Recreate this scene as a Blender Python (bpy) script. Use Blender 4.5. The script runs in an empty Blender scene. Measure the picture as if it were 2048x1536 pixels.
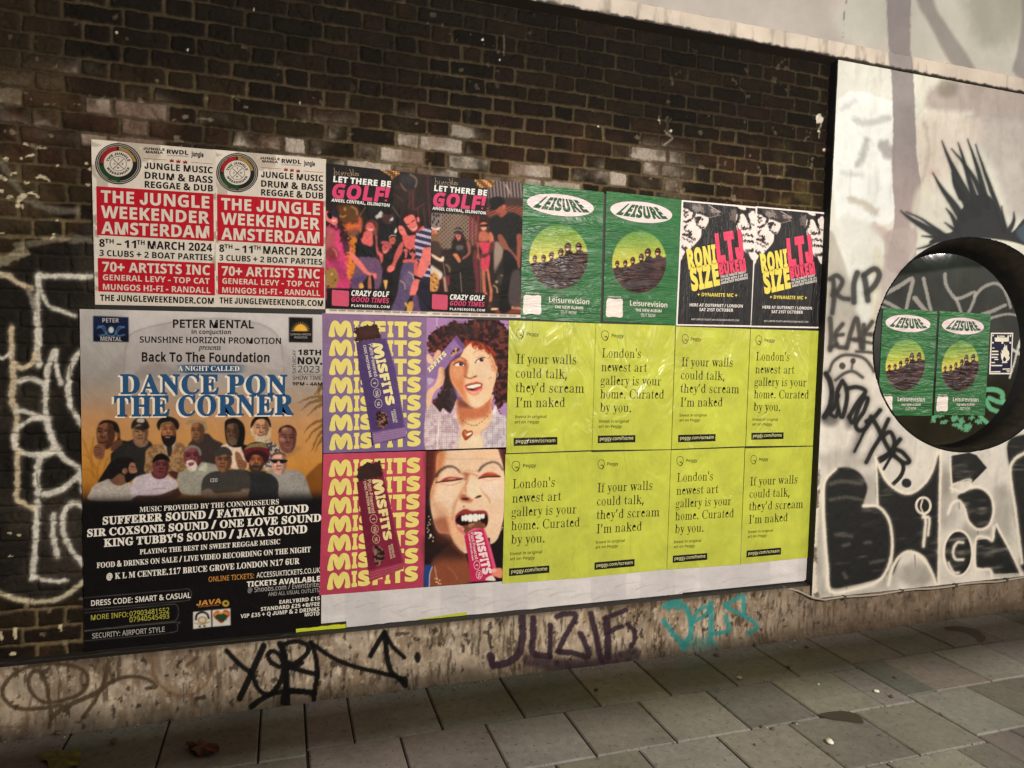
import bpy, math, random
import numpy as np
from mathutils import Matrix, Vector

# ---------------------------------------------------------------- camera, world, exposure
SC = bpy.context.scene
COL = SC.collection
F = 1400.0                                   # focal length in pixels of the 2048 px wide frame
CAM = np.array([0.83554, -3.64003, 1.82487])  # x along the wall, y into the wall, z up
RC = np.array([[0.95063, -0.30932, 0.02501], [0.00675, -0.05997, -0.99818], [0.31025, 0.94907, -0.05492]])  # right, down, forward
cd = bpy.data.cameras.new('camera')
cd.sensor_width = 36.0; cd.lens = F / 2048 * 36; cd.clip_start = 0.05; cd.clip_end = 200
co = bpy.data.objects.new('camera', cd); COL.objects.link(co)
M = np.eye(4); M[:3, 0] = RC[0]; M[:3, 1] = -RC[1]; M[:3, 2] = -RC[2]; M[:3, 3] = CAM
co.matrix_world = Matrix(M.tolist()); SC.camera = co

wd = bpy.data.worlds.new('World'); SC.world = wd; wd.use_nodes = True
wb = wd.node_tree.nodes['Background']
sky = wd.node_tree.nodes.new('ShaderNodeTexSky')
sky.sky_type = 'NISHITA'; sky.sun_disc = False; sky.sun_elevation = math.radians(2); sky.sun_rotation = math.radians(150)
tint = wd.node_tree.nodes.new('ShaderNodeMix'); tint.data_type = 'RGBA'; tint.inputs[0].default_value = 0.85
tint.inputs[7].default_value = (1.0, 0.86, 0.66, 1)          # sodium glow of a city night
wd.node_tree.links.new(sky.outputs[0], tint.inputs[6]); wd.node_tree.links.new(tint.outputs[2], wb.inputs[0])
wb.inputs[1].default_value = 0.018

SC.view_settings.view_transform = 'Standard'; SC.view_settings.look = 'None'
SC.view_settings.exposure = 0.0; SC.view_settings.gamma = 1.0

LAMPS = [((3.3, -6.0, 3.75), 385), ((-3.4, -6.0, 3.75), 60), ((12.0, -6.0, 3.75), 250)]   # street lamps across the pavement
for (lx, ly, lz), pw in LAMPS:
    ld = bpy.data.lights.new('street_lamp_light', 'AREA'); ld.shape = 'RECTANGLE'; ld.size = 0.5; ld.size_y = 0.09
    ld.energy = pw; ld.color = (1.0, 0.94, 0.86)
    lo = bpy.data.objects.new('street_lamp_light', ld); COL.objects.link(lo)
    lo.location = (lx, ly + 0.06, lz)
    lo.rotation_euler = (Vector((0, 1, -0.42))).to_track_quat('-Z', 'Y').to_euler()

for (lx, ly, lz), pw, cl_ in (((5.4, -6.4, 2.75), 26, (1.0, .62, .34)), ((7.3, -6.4, 2.95), 30, (.92, .97, 1.0))):   # lit shop signs over the road, mirrored in the wet-looking sheets
    ld = bpy.data.lights.new('shop_light', 'AREA'); ld.shape = 'RECTANGLE'; ld.size = 0.9; ld.size_y = 0.25; ld.energy = pw; ld.color = cl_
    lo = bpy.data.objects.new('shop_light', ld); COL.objects.link(lo); lo.location = (lx, ly, lz)
    lo.rotation_euler = Vector((-.35, 1, -.1)).to_track_quat('-Z', 'Y').to_euler()

# ---------------------------------------------------------------- helpers
def lin(c):
    c = np.asarray(c, float) / 255.0
    return np.where(c <= 0.04045, c / 12.92, ((c + 0.055) / 1.055) ** 2.4)
GAIN = 1.12
def alb(c, g=1.0):
    return np.clip(lin(c) * GAIN * g, 0.002, 0.86)

def proj(x, y, z):
    d = np.stack([np.asarray(x, float) - CAM[0], np.asarray(y, float) - CAM[1] + 0 * np.asarray(x, float), np.asarray(z, float) - CAM[2]], -1) @ RC.T
    return F * d[..., 0] / d[..., 2] + 1024, F * d[..., 1] / d[..., 2] + 768
def W(p, y=0.0):
    """photo points -> points (x, z) on the vertical plane at depth y"""
    p = np.asarray(p, float)
    d = np.stack([(p[..., 0] - 1024) / F, (p[..., 1] - 768) / F, np.ones(p.shape[:-1])], -1) @ RC
    s = (y - CAM[1]) / d[..., 1]
    return np.stack([CAM[0] + s * d[..., 0], CAM[2] + s * d[..., 2]], -1)
def G(p, z=0.0):
    p = np.asarray(p, float)
    d = np.stack([(p[..., 0] - 1024) / F, (p[..., 1] - 768) / F, np.ones(p.shape[:-1])], -1) @ RC
    s = (z - CAM[2]) / d[..., 2]
    return np.stack([CAM[0] + s * d[..., 0], CAM[1] + s * d[..., 1]], -1)

class Z:
    """a magnified crop of the reference: crop coordinates -> photo coordinates"""
    def __init__(s, x0, y0, k): s.o = np.array([x0, y0], float); s.k = k
    def __call__(s, t):
        a = np.array(t.replace(',', ' ').split(), float) if isinstance(t, str) else np.asarray(t, float).ravel()
        return s.o + s.k * a.reshape(-1, 2)
    def pt(s, x, y): return s.o + s.k * np.array([x, y], float)
PH = Z(0, 0, 1)

def tag(o, label=None, cat=None, group=None, kind=None):
    for k, v in (('label', label), ('category', cat), ('group', group), ('kind', kind)):
        if v: o[k] = v
    return o
def empty(name, loc):
    o = bpy.data.objects.new(name, None); COL.objects.link(o); o.location = loc; o.empty_display_size = 0.1
    return o
def children(o): return [c for c in bpy.data.objects if c.parent == o]
def copy_tree(o, delta=None, parent=None):
    kids = children(o)
    c = o.copy(); COL.objects.link(c)
    if parent: c.parent = parent
    if delta is not None: c.location = Vector(o.location) + Vector(delta)
    for k in kids: copy_tree(k, None, c)
    return c

def mesh(name, v, f, mat, parent=None, origin=None, col=None, smooth=False):
    """v (n,3) world; f (m,4) array or list of polygons; col (n,3) linear"""
    v = np.asarray(v, np.float32)
    if origin is None and parent is not None:
        origin = parent.location
        q = parent
        while q.parent: q = q.parent; origin = Vector(origin) + Vector(q.location)
    if origin is not None: v = v - np.asarray(origin, np.float32)
    me = bpy.data.meshes.new(name)
    if isinstance(f, np.ndarray):
        n, k = f.shape
        me.vertices.add(len(v)); me.vertices.foreach_set('co', v.ravel())
        me.loops.add(n * k); me.loops.foreach_set('vertex_index', f.astype(np.int32).ravel())
        me.polygons.add(n); me.polygons.foreach_set('loop_start', np.arange(0, n * k, k, dtype=np.int32))
        me.update(calc_edges=True)
    else:
        me.from_pydata(v.tolist(), [], f); me.update()
    if col is not None:
        ca = me.color_attributes.new('Col', 'FLOAT_COLOR', 'POINT')
        ca.data.foreach_set('color', np.c_[np.clip(col, 0, 1), np.ones(len(v))].astype(np.float32).ravel())
    if smooth: me.polygons.foreach_set('use_smooth', np.ones(len(me.polygons), bool))
    me.materials.append(mat)
    o = bpy.data.objects.new(name, me); COL.objects.link(o)
    if parent is not None: o.parent = parent
    elif origin is not None: o.location = origin
    return o

def box(name, x0, x1, y0, y1, z0, z1, mat, parent=None, origin=None):
    v = [(x, y, z) for x in (x0, x1) for y in (y0, y1) for z in (z0, z1)]
    f = [(0, 1, 3, 2), (4, 6, 7, 5), (0, 4, 5, 1), (2, 3, 7, 6), (0, 2, 6, 4), (1, 5, 7, 3)]
    return mesh(name, v, f, mat, parent, origin)

# ---------------------------------------------------------------- noise
def _h(i, j, s):
    n = (i.astype(np.int64) * 374761393 + j.astype(np.int64) * 668265263 + s * 974711) & 0x7fffffff
    n = ((n ^ (n >> 13)) * 1274126177) & 0x7fffffff
    return ((n ^ (n >> 16)) & 0xffff) / 65535.0
def vnoise(x, z, sc, seed=0):
    x = np.asarray(x) / sc + 1000; z = np.asarray(z) / sc + 1000
    i = np.floor(x); j = np.floor(z); fx = x - i; fz = z - j
    fx = fx * fx * (3 - 2 * fx); fz = fz * fz * (3 - 2 * fz); i = i.astype(np.int64); j = j.astype(np.int64)
    return (_h(i, j, seed) * (1 - fx) + _h(i + 1, j, seed) * fx) * (1 - fz) + (_h(i, j + 1, seed) * (1 - fx) + _h(i + 1, j + 1, seed) * fx) * fz
def fbm(x, z, sc, seed=0, o=4, r=0.55):
    t = 0; a = 1; n = 0
    for k in range(o):
        t = t + a * vnoise(x, z, sc / 2 ** k, seed + 17 * k); n += a; a *= r
    return t / n
def sstep(a, b, x):
    t = np.clip((x - a) / (b - a), 0, 1); return t * t * (3 - 2 * t)

# ---------------------------------------------------------------- materials
def newmat(name):
    m = bpy.data.materials.new(name); m.use_nodes = True
    return m, m.node_tree.nodes, m.node_tree.links, m.node_tree.nodes['Principled BSDF']
def paper_bump(n, l, strength, scale, fine=0.35, stretch=(1, 1, 1), crease=0.0):
    """creases of pasted paper, in world space so that no two sheets wrinkle alike"""
    g = n.new('ShaderNodeNewGeometry'); mp = n.new('ShaderNodeMapping'); mp.inputs['Scale'].default_value = stretch
    l.new(g.outputs['Position'], mp.inputs[0])
    a = n.new('ShaderNodeTexNoise'); a.inputs['Scale'].default_value = scale; a.inputs['Detail'].default_value = 3.2; a.inputs['Roughness'].default_value = 0.58; a.inputs['Distortion'].default_value = 1.1
    l.new(mp.outputs[0], a.inputs[0])
    h = a.outputs[0]
    if crease:
        b = n.new('ShaderNodeTexNoise'); b.inputs['Scale'].default_value = scale * 1.6; b.inputs['Detail'].default_value = 2; b.inputs['Distortion'].default_value = 1.2
        l.new(mp.outputs[0], b.inputs[0])
        s = n.new('ShaderNodeMath'); s.operation = 'SUBTRACT'; s.inputs[1].default_value = 0.5; l.new(b.outputs[0], s.inputs[0])
        ab = n.new('ShaderNodeMath'); ab.operation = 'ABSOLUTE'; l.new(s.outputs[0], ab.inputs[0])
        r = n.new('ShaderNodeMapRange'); r.inputs[1].default_value = 0; r.inputs[2].default_value = 0.06; r.inputs[3].default_value = crease; r.inputs[4].default_value = 0; r.interpolation_type = 'SMOOTHSTEP'
        l.new(ab.outputs[0], r.inputs[0])
        ad = n.new('ShaderNodeMath'); l.new(h, ad.inputs[0]); l.new(r.outputs[0], ad.inputs[1]); h = ad.outputs[0]
    bp = n.new('ShaderNodeBump'); bp.inputs['Strength'].default_value = strength; bp.inputs['Distance'].default_value = 0.03
    l.new(h, bp.inputs['Height'])
    return bp, h
FINISH = {   # how each kind of sheet lies and shines: bump strength, scale, roughness, stretch, crease
    'matt': (0.22, 8, 0.55, (1, 1, 1), 0.02), 'flat': (0.22, 8, 0.5, (1, 1, 1), 0.03),
    'film': (0.85, 4.6, 0.27, (1.25, 1, 0.55), 0.0), 'damp': (0.7, 6.0, 0.36, (0.4, 1, 2.4), 0.04),
    'slick': (0.5, 6, 0.42, (2.2, 1, 0.5), 0.05)}
_mc = {}
def ink(rgb, fin='matt', g=1.0, mott=0.06):
    key = (tuple(rgb), fin, g)
    if key in _mc: return _mc[key]
    m, n, l, b = newmat('print_ink')
    st, sc, ro, stretch, cr = FINISH[fin]
    bp, h = paper_bump(n, l, st, sc, stretch=stretch, crease=cr)
    l.new(bp.outputs[0], b.inputs['Normal']); b.inputs['Roughness'].default_value = ro; b.inputs['Specular IOR Level'].default_value = {'film': .55, 'damp': .4}.get(fin, .08 if fin != 'slick' else .25)
    ns = n.new('ShaderNodeTexNoise'); ns.inputs['Scale'].default_value = 14; ns.inputs['Detail'].default_value = 6
    g2 = n.new('ShaderNodeNewGeometry'); l.new(g2.outputs['Position'], ns.inputs[0])
    mr = n.new('ShaderNodeMapRange'); mr.inputs[3].default_value = 1 - mott * 2.2; mr.inputs[4].default_value = 1 + mott * 2.2; l.new(ns.outputs[0], mr.inputs[0])
    vm = n.new('ShaderNodeVectorMath'); vm.operation = 'SCALE'; vm.inputs[0].default_value = alb(rgb, g); l.new(mr.outputs[0], vm.inputs['Scale'])
    l.new(vm.outputs[0], b.inputs['Base Color'])
    _mc[key] = m; return m
def painted(fin='matt', name='printed_picture'):
    key = ('vc', fin)
    if key in _mc: return _mc[key]
    m, n, l, b = newmat(name)
    st, sc, ro, stretch, cr = FINISH[fin]
    bp, h = paper_bump(n, l, st, sc, stretch=stretch, crease=cr)
    l.new(bp.outputs[0], b.inputs['Normal']); b.inputs['Roughness'].default_value = ro; b.inputs['Specular IOR Level'].default_value = {'film': .55, 'damp': .4}.get(fin, .08 if fin != 'slick' else .25)
    at = n.new('ShaderNodeAttribute'); at.attribute_name = 'Col'
    ns = n.new('ShaderNodeTexNoise'); ns.inputs['Scale'].default_value = 5; ns.inputs['Detail'].default_value = 9; ns.inputs['Roughness'].default_value = 0.7
    g2 = n.new('ShaderNodeNewGeometry'); l.new(g2.outputs['Position'], ns.inputs[0])
    mr = n.new('ShaderNodeMapRange'); mr.inputs[1].default_value = .2; mr.inputs[2].default_value = .8; mr.inputs[3].default_value = 0.84; mr.inputs[4].default_value = 1.14; l.new(ns.outputs[0], mr.inputs[0])
    vm = n.new('ShaderNodeVectorMath'); vm.operation = 'SCALE'; l.new(at.outputs['Color'], vm.inputs[0]); l.new(mr.outputs[0], vm.inputs['Scale'])
    l.new(vm.outputs[0], b.inputs['Base Color'])
    _mc[key] = m; return m
def masonry(name, rough, bscale, bstr, spec=0.3, vary=0.25):
    m, n, l, b = newmat(name)
    at = n.new('ShaderNodeAttribute'); at.attribute_name = 'Col'
    g = n.new('ShaderNodeNewGeometry')
    a = n.new('ShaderNodeTexNoise'); a.inputs['Scale'].default_value = bscale; a.inputs['Detail'].default_value = 8; a.inputs['Roughness'].default_value = 0.65
    l.new(g.outputs['Position'], a.inputs[0])
    mr = n.new('ShaderNodeMapRange'); mr.inputs[1].default_value = 0.25; mr.inputs[2].default_value = 0.75; mr.inputs[3].default_value = 1 - vary; mr.inputs[4].default_value = 1 + vary
    l.new(a.outputs[0], mr.inputs[0])
    vm = n.new('ShaderNodeVectorMath'); vm.operation = 'SCALE'; l.new(at.outputs['Color'], vm.inputs[0]); l.new(mr.outputs[0], vm.inputs['Scale'])
    l.new(vm.outputs[0], b.inputs['Base Color'])
    bp = n.new('ShaderNodeBump'); bp.inputs['Strength'].default_value = bstr; bp.inputs['Distance'].default_value = 0.006
    l.new(a.outputs[0], bp.inputs['Height']); l.new(bp.outputs[0], b.inputs['Normal'])
    b.inputs['Roughness'].default_value = rough; b.inputs['Specular IOR Level'].default_value = spec
    return m
def plain(name, rgb, rough=0.6, g=1.0, metal=0.0):
    m, n, l, b = newmat(name)
    b.inputs['Base Color'].default_value = (*alb(rgb, g), 1); b.inputs['Roughness'].default_value = rough; b.inputs['Metallic'].default_value = metal
    return m

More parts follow.
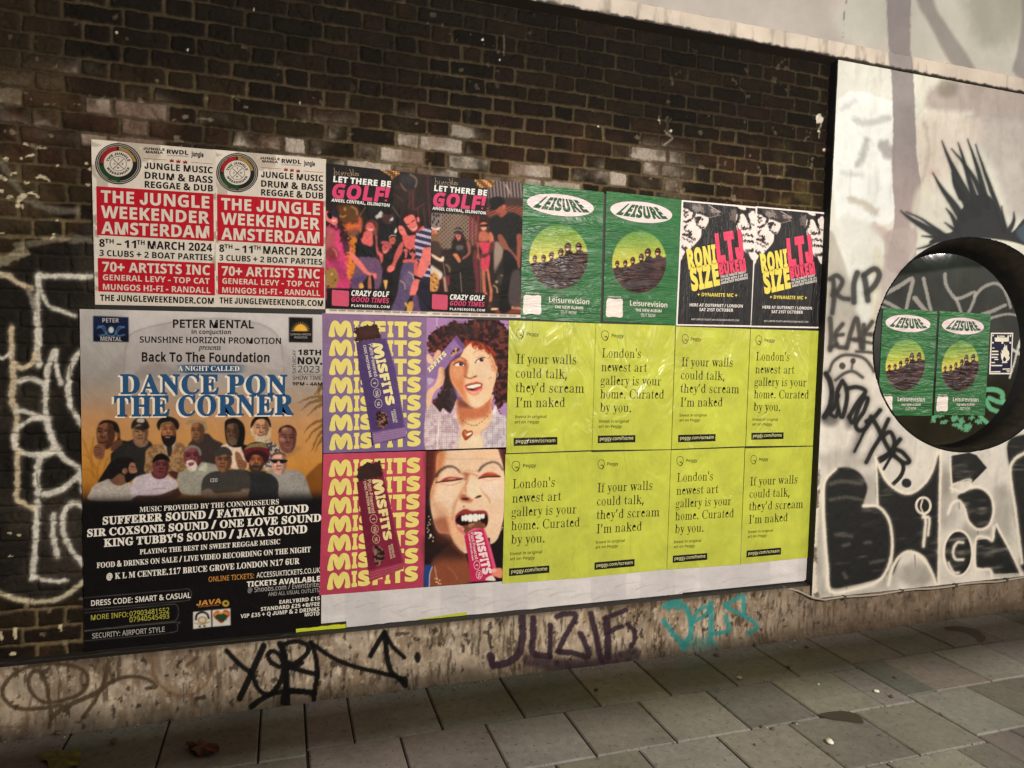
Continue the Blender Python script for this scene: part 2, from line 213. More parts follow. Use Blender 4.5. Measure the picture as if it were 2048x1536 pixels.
# ---------------------------------------------------------------- lettering
GLYPHS = {
 'B': {'A': '4(*h*h.04H0]4H4(*h1q*h11-&-^-&,z*h!.2.h0a.h/G2w', 'B': '3m+{*h+{4E/r4B1@4*1s3p2H3F2g2h2q1y2b0z2M0T23071m/}1D/r1D/l1|/Y2O/;2r.h3*.#3,-S2},f2a,(21+O1]+21%*x0B*l!-~0U/e0X0/0b0I0p0Z1)0i1a0e1~0W2;0C2L/Z2b-~2d!-~,J/t,N0?,X0Z,l0n-(0|-g0n.D0Y.Z0=.l/;.y-~.y', 'C': '3A/1*^-x*{-H+8,o+c,C,;+},z+^.1+S/T+_0w,(2.,L2n,|3G-X3s..41/B4M0R4O1N4A2r3p26230i2f0(2n/@2e.f2I.:1y-}1L-l0u-]/S-k.3-z-[.6-1.a,c/<,H0K,A18,K2P,o2P+-1_*o0n*a', 'D': '4f+{*h+{4E/e4B1$4*1Y3p2=3I2r2u3A2:3Y1c3v0G3y/_3r.Q3Y-Q32,a2U+}1m+K0v+(/r*o.b*h!-~,J.s,J02,]1+-71^.71o/Y1k0C1^0~1J1R1/1z0X2D/v2[/+2d-~2d', 'E': '2>+{*h+{4E1P4E1P2d-~2d-~0X1;0X1;.w-~.w-~,J1P,J1P*h', 'F': '21+{*h+{4E1N4E1N2d-|2d-|07180718.T-|.T-|*h', 'G': '4Q.~*c.,*x-A+@,c+t,4,X+n-J+Y.J+S/W+b0},.24,p33-o3v/)4C0U4Q1V4J2T483I3w2h2=1B2h0T2n/}2j/M2]/#2H.Y2,.;1f-l0h-]/S-h.E.,-H.D-%.d,f/-,O/X,C0s,C1J,K1J.L/Z.L/Z013J013J+21=*b', 'H': '5)+{*h+{4E-~4E-~0Y1n0Y1n4E3q4E3q*h1n*h1n.v-~.v-~*h', 'I': '/~+3*h+3+v,C,K,C2b+337+34E/U4E/U37.F2b.F,K/U+v/U*h', 'J': '/6*;&{)h())h)i*d)[+1)c+R)t+m*<+y*x+{4E-~4E-z*X-o)x-Z)D-@(v,{(S,T(;+R&z', 'K': '3d+{*h+{4E-~4E-~/{.m1,1H4E3a4E0@0.3d*h1E*h.r.m-~.4-~*h', 'L': '2D+{*h+{4E-~4E-~,J1v,J1v*h', 'M': '7M+{*h+{4E.g4E1)-$3M4E6:4E6:*h4B*h4D0C4K2=4F2=1v*h0%*h-e2>-_2>-i0A-k*h', 'N': '5e+{*h+{4E.S4E2i-22_/n2_4E4P4E4P*h1v*h-_2%-k/<-k*h', 'O': '5N/D*^.**{-S+8,w+d,H,=,$,|+_.4+S/X+_0},$24,H2s,w3K-S3v.*43/E4O0s4O22432d3v3@3K3n2s46244W0|4d/W4W.346,{3n,<3@+d2d+822*{0s*^!0.,@0v,I1R,e1}-528-a2R.r2R0>281O1}1{1S2K0v2f0/2o/B2f.e2K.:1{-~1O-e0>-e.r-~-a.:-5.e,e/B,I', 'P': '37+{*h+{4E/v4@0^431;3x1h3V282|2Q282Z1D2L0>2:/l1|/B1W.z1,.Z0N.D/h.7-~.3-~*h!-~/q/6/t/_/~0&040@0M0O0p0T1>0D2+/o2T.x2d-~2d', 'Q': '5N2%(L0;*Z/D*^.**{-S+8,w+d,H,=,$,|+_.4+S/X+_0},$24,H2s,w3K-S3v.*43/E4O0s4O22432d3v3@3K3n2s46244W0|4d/W4U.)4.,k3l,83E+i2u+C2@+&4^(L!0.,@0v,I1R,e1}-528-a2R.r2R0>281O1}1{1S2K0v2f0/2o/B2f.e2K.:1{-~1O-e0>-e.r-~-a.:-5.e,e/B,I', 'R': '3^+{*h+{4E/b4A0N45103|1a3_253,2P2E2Z1O2P0b230%1d/P0n.y3^*h1E*h/+.K-~.K-~*h!-~0,/;00/h0:0-0J0C0d0P1%0T1J0O1q0B230+2H/e2W-~2d', 'S': '23-C*^+}*y+D+5+D-,-<,H.:,>/),I/P,m/^-@/W-_/G-z.e.J-&/<,)0*+d0]+P1C+N1j+V2V+r39,C3l,o4--F4A.%4M/84O034A1Y3p0y29/G2h.a2n.$2c-Z2B-M1p-R1R-b1:.=0n04/p0s/?1C.b1Y-u1]-I1S,[18+y0e+E06+&/Y*m.u*_', 'T': '2U-]*h-]2b+$2b+$4E2=4E2=2b/a2b/a*h', 'U': '4y/m*Z.v*a..*r-K+2,u+X,L,.,0,f+{-H+u.3+u4E-x4E-x.N-}-j.0-6.H,n.l,T/<,E/r,@0M,F0z,U1?,q1U-;1e-n1i4E3l4E3h-P3Y,v3C,B3$+q2W+I2&+*1G*n0^*a', 'V': '3Q.#*h*h4E,n4E.j.,//,R/N.,1K4E3Q4E08*h', 'W': '7k-5*h*h4E,i4E.2.A.L,X.h.>0>4E284E3l.?4*,X4E.A5k4E7k4E5A*h3$*h1Y0:1;2(0n/l/R*h', 'X': '3g*h*h-y/e*z4E-54E/<0v1?4E3Q4E0O/Y3g*h1H*h/3.F,x*h', 'Y': '32-y*h-y.J*h4E,{4E.z0H0{4E324E/{.P/{*h', 'Z': '2U+**h+*,*/b2c+52c+54E2-4E2-3(-P,J28,J28*h', 'a': '2u,|*b,J*s+{+4+Y+]+F,7+?,z+H-_+b.9,0.b,Y.x-p/8/t/A/q0#/W0P/*0h.E0i-c0[,_08,#1Y,q1z-m23.n2:/g240O1|1,1Z1S1.1l0L1t/_1t*h0N*h0++h/&*t.2*^!.i,//.,:/K,M/c,i/p-./t.2.R.+.*-{-i-k-T-T-E,x-P,J-q,3', 'b': '3=/q*Z.w*g.<+--m+U-a+U-A*h+m*h+m4~-m4~-f11-m11.>1d.|2-/u290a201B1n1v1<290g2O0+2[/@2b.K2[-U2N,k28,/1u+W1@+&0]*f!/<,9/_,?/~,P0;,n0M-:0X-m0X//0M/a0:0,/}0G/^0W/:0].k0X.H0I.101-|/j-m.a-q-m-z-:./,n.G,P.k,?', 'c': '1b.$*a-A*p,h+/,:+R+r,&+W,c+H-N+C.F+H/8+U/{+n0X,21-,W1R-+1p-_2).=25/K280=2,1;1h0a05/k0P.|0[.=0O-l0*-P/E-G.G-K-f-X-4-n,j./,N.Q,>/E,;0+,H1%,t1%+20G*q/d*a', 'd': '3=./*Z-D*f,c+&,/+W+l,.+T,j+G-S+C.H+G/>+T0*+l0f,01<,e1n-G20.429/.2-/n1e0D12072]074~284~28*h0c*h0>+d07+d/g+1/)*i!.p,7/A,</f,J0#,e05-,0C.40@/)06/Z0%0(/h0D/A0T.m0Z.G0T.(0C-j0&-U/Y-J/(-J-f-U-4-j,i.(,L.H,<', 'e': '2e.I*_-j*l-3+%,^+B,6+i+p,<+V,s+H-W+C.E+G/4+T/v+l0R,.1(,S1N-$1n-V2(.325.p29/U24052%0i1i191E1]0u1w0@2+/_20-x-F-x-L-G-[,{-u,X.:,@.d,2/b,/0R,:1e,c1e+00|*p01*a!-J/;0:/;0+0)/u0E/]0[/<0j.N0j.20^-t0J-_00', 'f': '/{,.*h,.0Y+$0Y+$1V,.2-,238,;3e,K4-,}4a-i4{.f5)/l4|0V4h0)3=.y3M.N3C.73%./2-/s2-/s0Y./0Y./*h', 'g': '3=.T&Q,_&b+m&y+m)T-5)..a(}/S)20()f07*m0<+d/z+C/@*s.U*^./*Z-@*f,^+),++Z+j,2+S,n+G-V+G/;+T0%+k0b,-18,b1l-D2/.429/%2//g1j0D120S2-282-28*g23)~1~)B1d(l1>(A0k&|01&e/G&V!.q,4/?,9/c,F/},[05,~0@-P0@/.05/b/~0,/d0F/?0U.n0Z.50N-i0(-O/D-G.F-O-I-i,g.7,A', 'h': '3Y+m*h+m4~-m4~-e12-o12.E1k/-2//z290d231B1{1s1Y2<1,2Q0H2X/T2X*h0X*h0X/(0L/x0)0M/G0].r0V.K0D.10$-{/S-m.6-m*h', 'i': '.r,R3(,&39+r3I+e4#+r4Y,;4v,n4~-C4v-i4Y-v4#-i3I-C3.!+m*h+m2--m2--m*h', 'j': '.r,R3(,&39+r3I+e4#+r4Y,;4v,n4~-C4v-i4Y-v4#-i3I-C3.!*P&U)t&a)t):*o)/+?)8+a)U+m*:+m2--m2--k)Q-U(f-*(+,>&_', 'k': '3-+m*h+m4~-m4~-f.h.Y/s0a2-2x2-0#.w3-*h0l*h.a-f-m-&-m*h', 'l': '.r+m*h+m4~-m4~-m*h', 'm': '7}+m*h+m2--A2--Y12-e12.<1k/%2//r290o2/1W1j2,122<122p1k3Z2/4K2956235p1{6A1Y6c1,6v0H6|/T6|*h4|*h4|/(4q/x4N0M3r0]3F0W3#0F2f0*2T/]2F.K2F*h0F*h0F/(0;/x/u0M/<0].k0V.G0D./0$-z/S-m.6-m*h', 'n': '3Y+m*h+m2--A2--Y12-e12.>1k/,2//}290e231C1{1t1Y2<1,2Q0H2X/T2X*h0X*h0U/S0>090*0M/j0X/G0].q0V.J0D.00$-{/S-m.6-m*h', 'o': '3,.v*Z.9*_-]*n-*+),W+G,1+p+n,C+U,|+H-a+C.K+H/?+X0)+u0e,?1;,p1c-K1~.124.y29/Y25072(0j1m1;1L1b1%2%0Q2=/v2J/72O.K2I-W29,n1z,21R+Z0~+30F*r/c*b!.x,8/H,>/l,N0+,l0<-70J.K0G/-0</_0+0+/l0F/G0V.w0[.J0V.(0F-i0+-V/_-K/--K-j-V-7-i,l.(,N.J,>', 'p': '3=+m&Q+m2--J2--e11-m11.>1c.|2,/u290a201B1n1v1<290g2O0+2[/@2b.K2[-U2N,l28,/1t+X1>+(0[*f/q*Z.x*g.=+--m+U-d+U-m*N-m&Q!/<,9/c,?0&,P0>,n0N-:0[.M0T/I0=0,/q0P/:0].k0X.H0I.101-|/j-m.a-q-m-z-:./,n.G,P.k,?', 'q': '3=07&Q07*Y0>+d07+d/h+1/**i./*Z-C*f,c+&,.+W+k,.+T,j+G-S+C.H+G/>+T0*+l0f,01<,e1n-F20.329/.2-/m1e0C120S2-282-28&Q!.q,4/B,9/g,H0$,b05-)0C.20@/)06/Z0%0(/h0D/B0T.n0Z.F0T.%0C-i0&-U/Y-G.F-O-I-j,g.7,A', 'r': '0s+m*h+m2--@2--[0s-e0s.:1U/#2)/J250X240J0>/q0D/30=.V0&.,/Y-p.x-m*h', 's': '1K-l*Z,-*l+D+&+D,d-+,2-r,+.P,2.q,F.z,e.q-(.H-F,8.M+g.v+L/L+C05+K0o+d1A,11g,g2$-K24.e28/W2-0r1a0:07.u0c.90i-h0d-K0T-C0<-M/{-v/_/}.c0P.;0o-d0y,x0q,90X+a01+6/d*z/2*i', 't': '0Y-u*]-0*o,T+:,1+|,$-(,$0Y+)0Y+)1K,22.,h3a.%3a.%2-0+2-0+0Y.%0Y.(,l.;,I._,9/T,=02,K02*z/D*e', 'u': '3Y-]*b-#*u,N+:,*+j+p,L+i-?+i2--j2--m-A.(,[.<,G.W,;.z,7/P,=/w,P06,q0G-@0T.^0T2-2U2-2U*h1$*h0h+c0]+c0(+*/:*f', 'v': '2I-U*h*h2-,q2-.;-w.M-/.T,H.Y,H.i-G0@2-2I2-/Z*h', 'w': '6=,|*h*t2-,t2--u.&./,J.4,J.R.W/I2-1]2-2[-|2o,J2t,J3/.%442-612-4&*h1q*h0S0V0N0V//*h', 'x': '2T*n*h-?.Q*y2--72-.^/i0+2-2D2-/{.Q2N*h05*h.^-;-,*h', 'y': '2I,8&Q+6&[+6)6,#)/,G)3,f)>-8)l-a*m*h2-,z2-.P-C.Z,c.v-|0;2-2I2-/?)m.})-.W(S.+(+-R&j,v&W', 'z': '1A+-*h+-+y.R0V+?0V+?2-0m2-0m0m-O,=0x,=0x*h', '0': '2L.X*Z-k*c-+*y,P+C,&+x+c,^+J-O+=.M+:0?+H1^+n2w,33N,[3x-34;-o4L.X4R/G4K0,450a3l10371P2P1i1^1v0a1y.n1j-O1D,71#+_0V+60$*s/D*b!.X,:/&,C/F,[/^-+/r.-/y/U/r1#/^2&/F2Q/&2k.X2t./2k-k2Q-S2&-A1#-:/U-@..-S-+-k,[./,C', '1': '2L.<*h.A28,R0b+T1v.^4E0@4E0@*h', '2': '2L+=*h+=,2.t/q/C0O/]1)/f1a/W2?/32b.T2n-o2c-.2C,D1o+;3/,M4#-74?.14O/>4M0@421,3Y1W2o1h1v1Y0v140$0Q/1-o,U-o,L2$,L2$*h', '3': '2L-<*^+u*v+;+0+;,r,.,Q-#,>-o,8.N,<.},G/C,Z/X,u/g-:/j-x/X.C/4._.P.q,h.w,h0N.%0P.p0^/A0x/V1?/^1j/P2C/@2W/)2g.;2r-J2i,722+<3V,.4&-04F.H4Q/h4C0>430j3v1:3L1T2u1]271V1Y1D1)1&0[0Y0</U/k0</]0r/H1@/*1_._1q.11w-U1s-$1g,Q1Q,(14+]0i+=09*~/Z*k.t*_', '4': '2L/+*h/+,h*|,h*|.2/54E1*4E1*.@28.@28,h1*,h1**h!,j.@/+.@/32&', '5': '2L-P*[,W*h+H+0+H,u,2,W-),C-x,<.O,?.z,J/?,^/W,y/g-@/l-l/a.J/?.t.d/2-r/:,H/&+Y/M+{4E134E132^-g2^-V0i.l0u/t0h0k0>1K/W1_/-1l.W1p-|1k-81Y,V1>+~0s+Q0@+./a*p.u*a', '6': '2L.g*Z.-*_-Q*n,{+),M+I,&+t+c,L+A-Q+7.p+</y+K1#+j2#,<2u-$3].#42/=4K0d4M1B4F1B2i042u/K2q.o2f.A2Q-y28-[1s-:0}-,/t-3/t-]0K.@0r/;1#0(0w0f0^1<061b/Y1x.q2$-{1{-71l,U1R+~1/+P0^+.0,*p/L*a!/*,=/F,I/a,_/t,}0#-G0#.D/f/&/M/;/0/G.L/I-{/9-V.x-@.S-9.--?-R-S,|-u,R.G,<', '7': '2L,9*h/r2_+-2_+-4E2$4E2$3,.E*h', '8': '2L-p*_-3*k,X*~,-+>+Z+n+@,K+7-4+<-n+L.B+i.l,W/P-)/k,=0F+e12+V1^+Q24+V2a+d3,+z3M,^4&-V4E.Y4P/_4E0V4&1:3M1O3,1]2a1b231[1]1L12140i0I0,/z/o17.z1b.D1y-_1x,g1k,<1T+q18+O0D*y/9*^!.Y0b/21#/Z1I/i2%/Z2U/52u.X3$-~2u-W2U-J2%-X1K.%1$!/&,0/H,:/e,J/w,a0+->/~-h/B.J.Q.y-k.P-<-|---?-<,c-N,K-j,;', '9': '2L,O*]+q*d+q,B-$,6-h,9.D,E.s,X/;,s/V-8/z..0,/60$/6/U.^.w.8-u.,-/.3,M.K+w.t+Q/O+;09+310+81t+G2S+b3-,)3X,T3}--4;-g4I.L4N/,4J/b4=084%0f3b11361P2^1r1W1|0;1w/21h.,1J-+0w,504+L/4*x-v*^!.h/b/9/r/[03/s0V/z0~/t1W/a20/?2W.m2n./2m-m2a-R2K-@2/-41d-40g-M0)-f/p.(/d'},
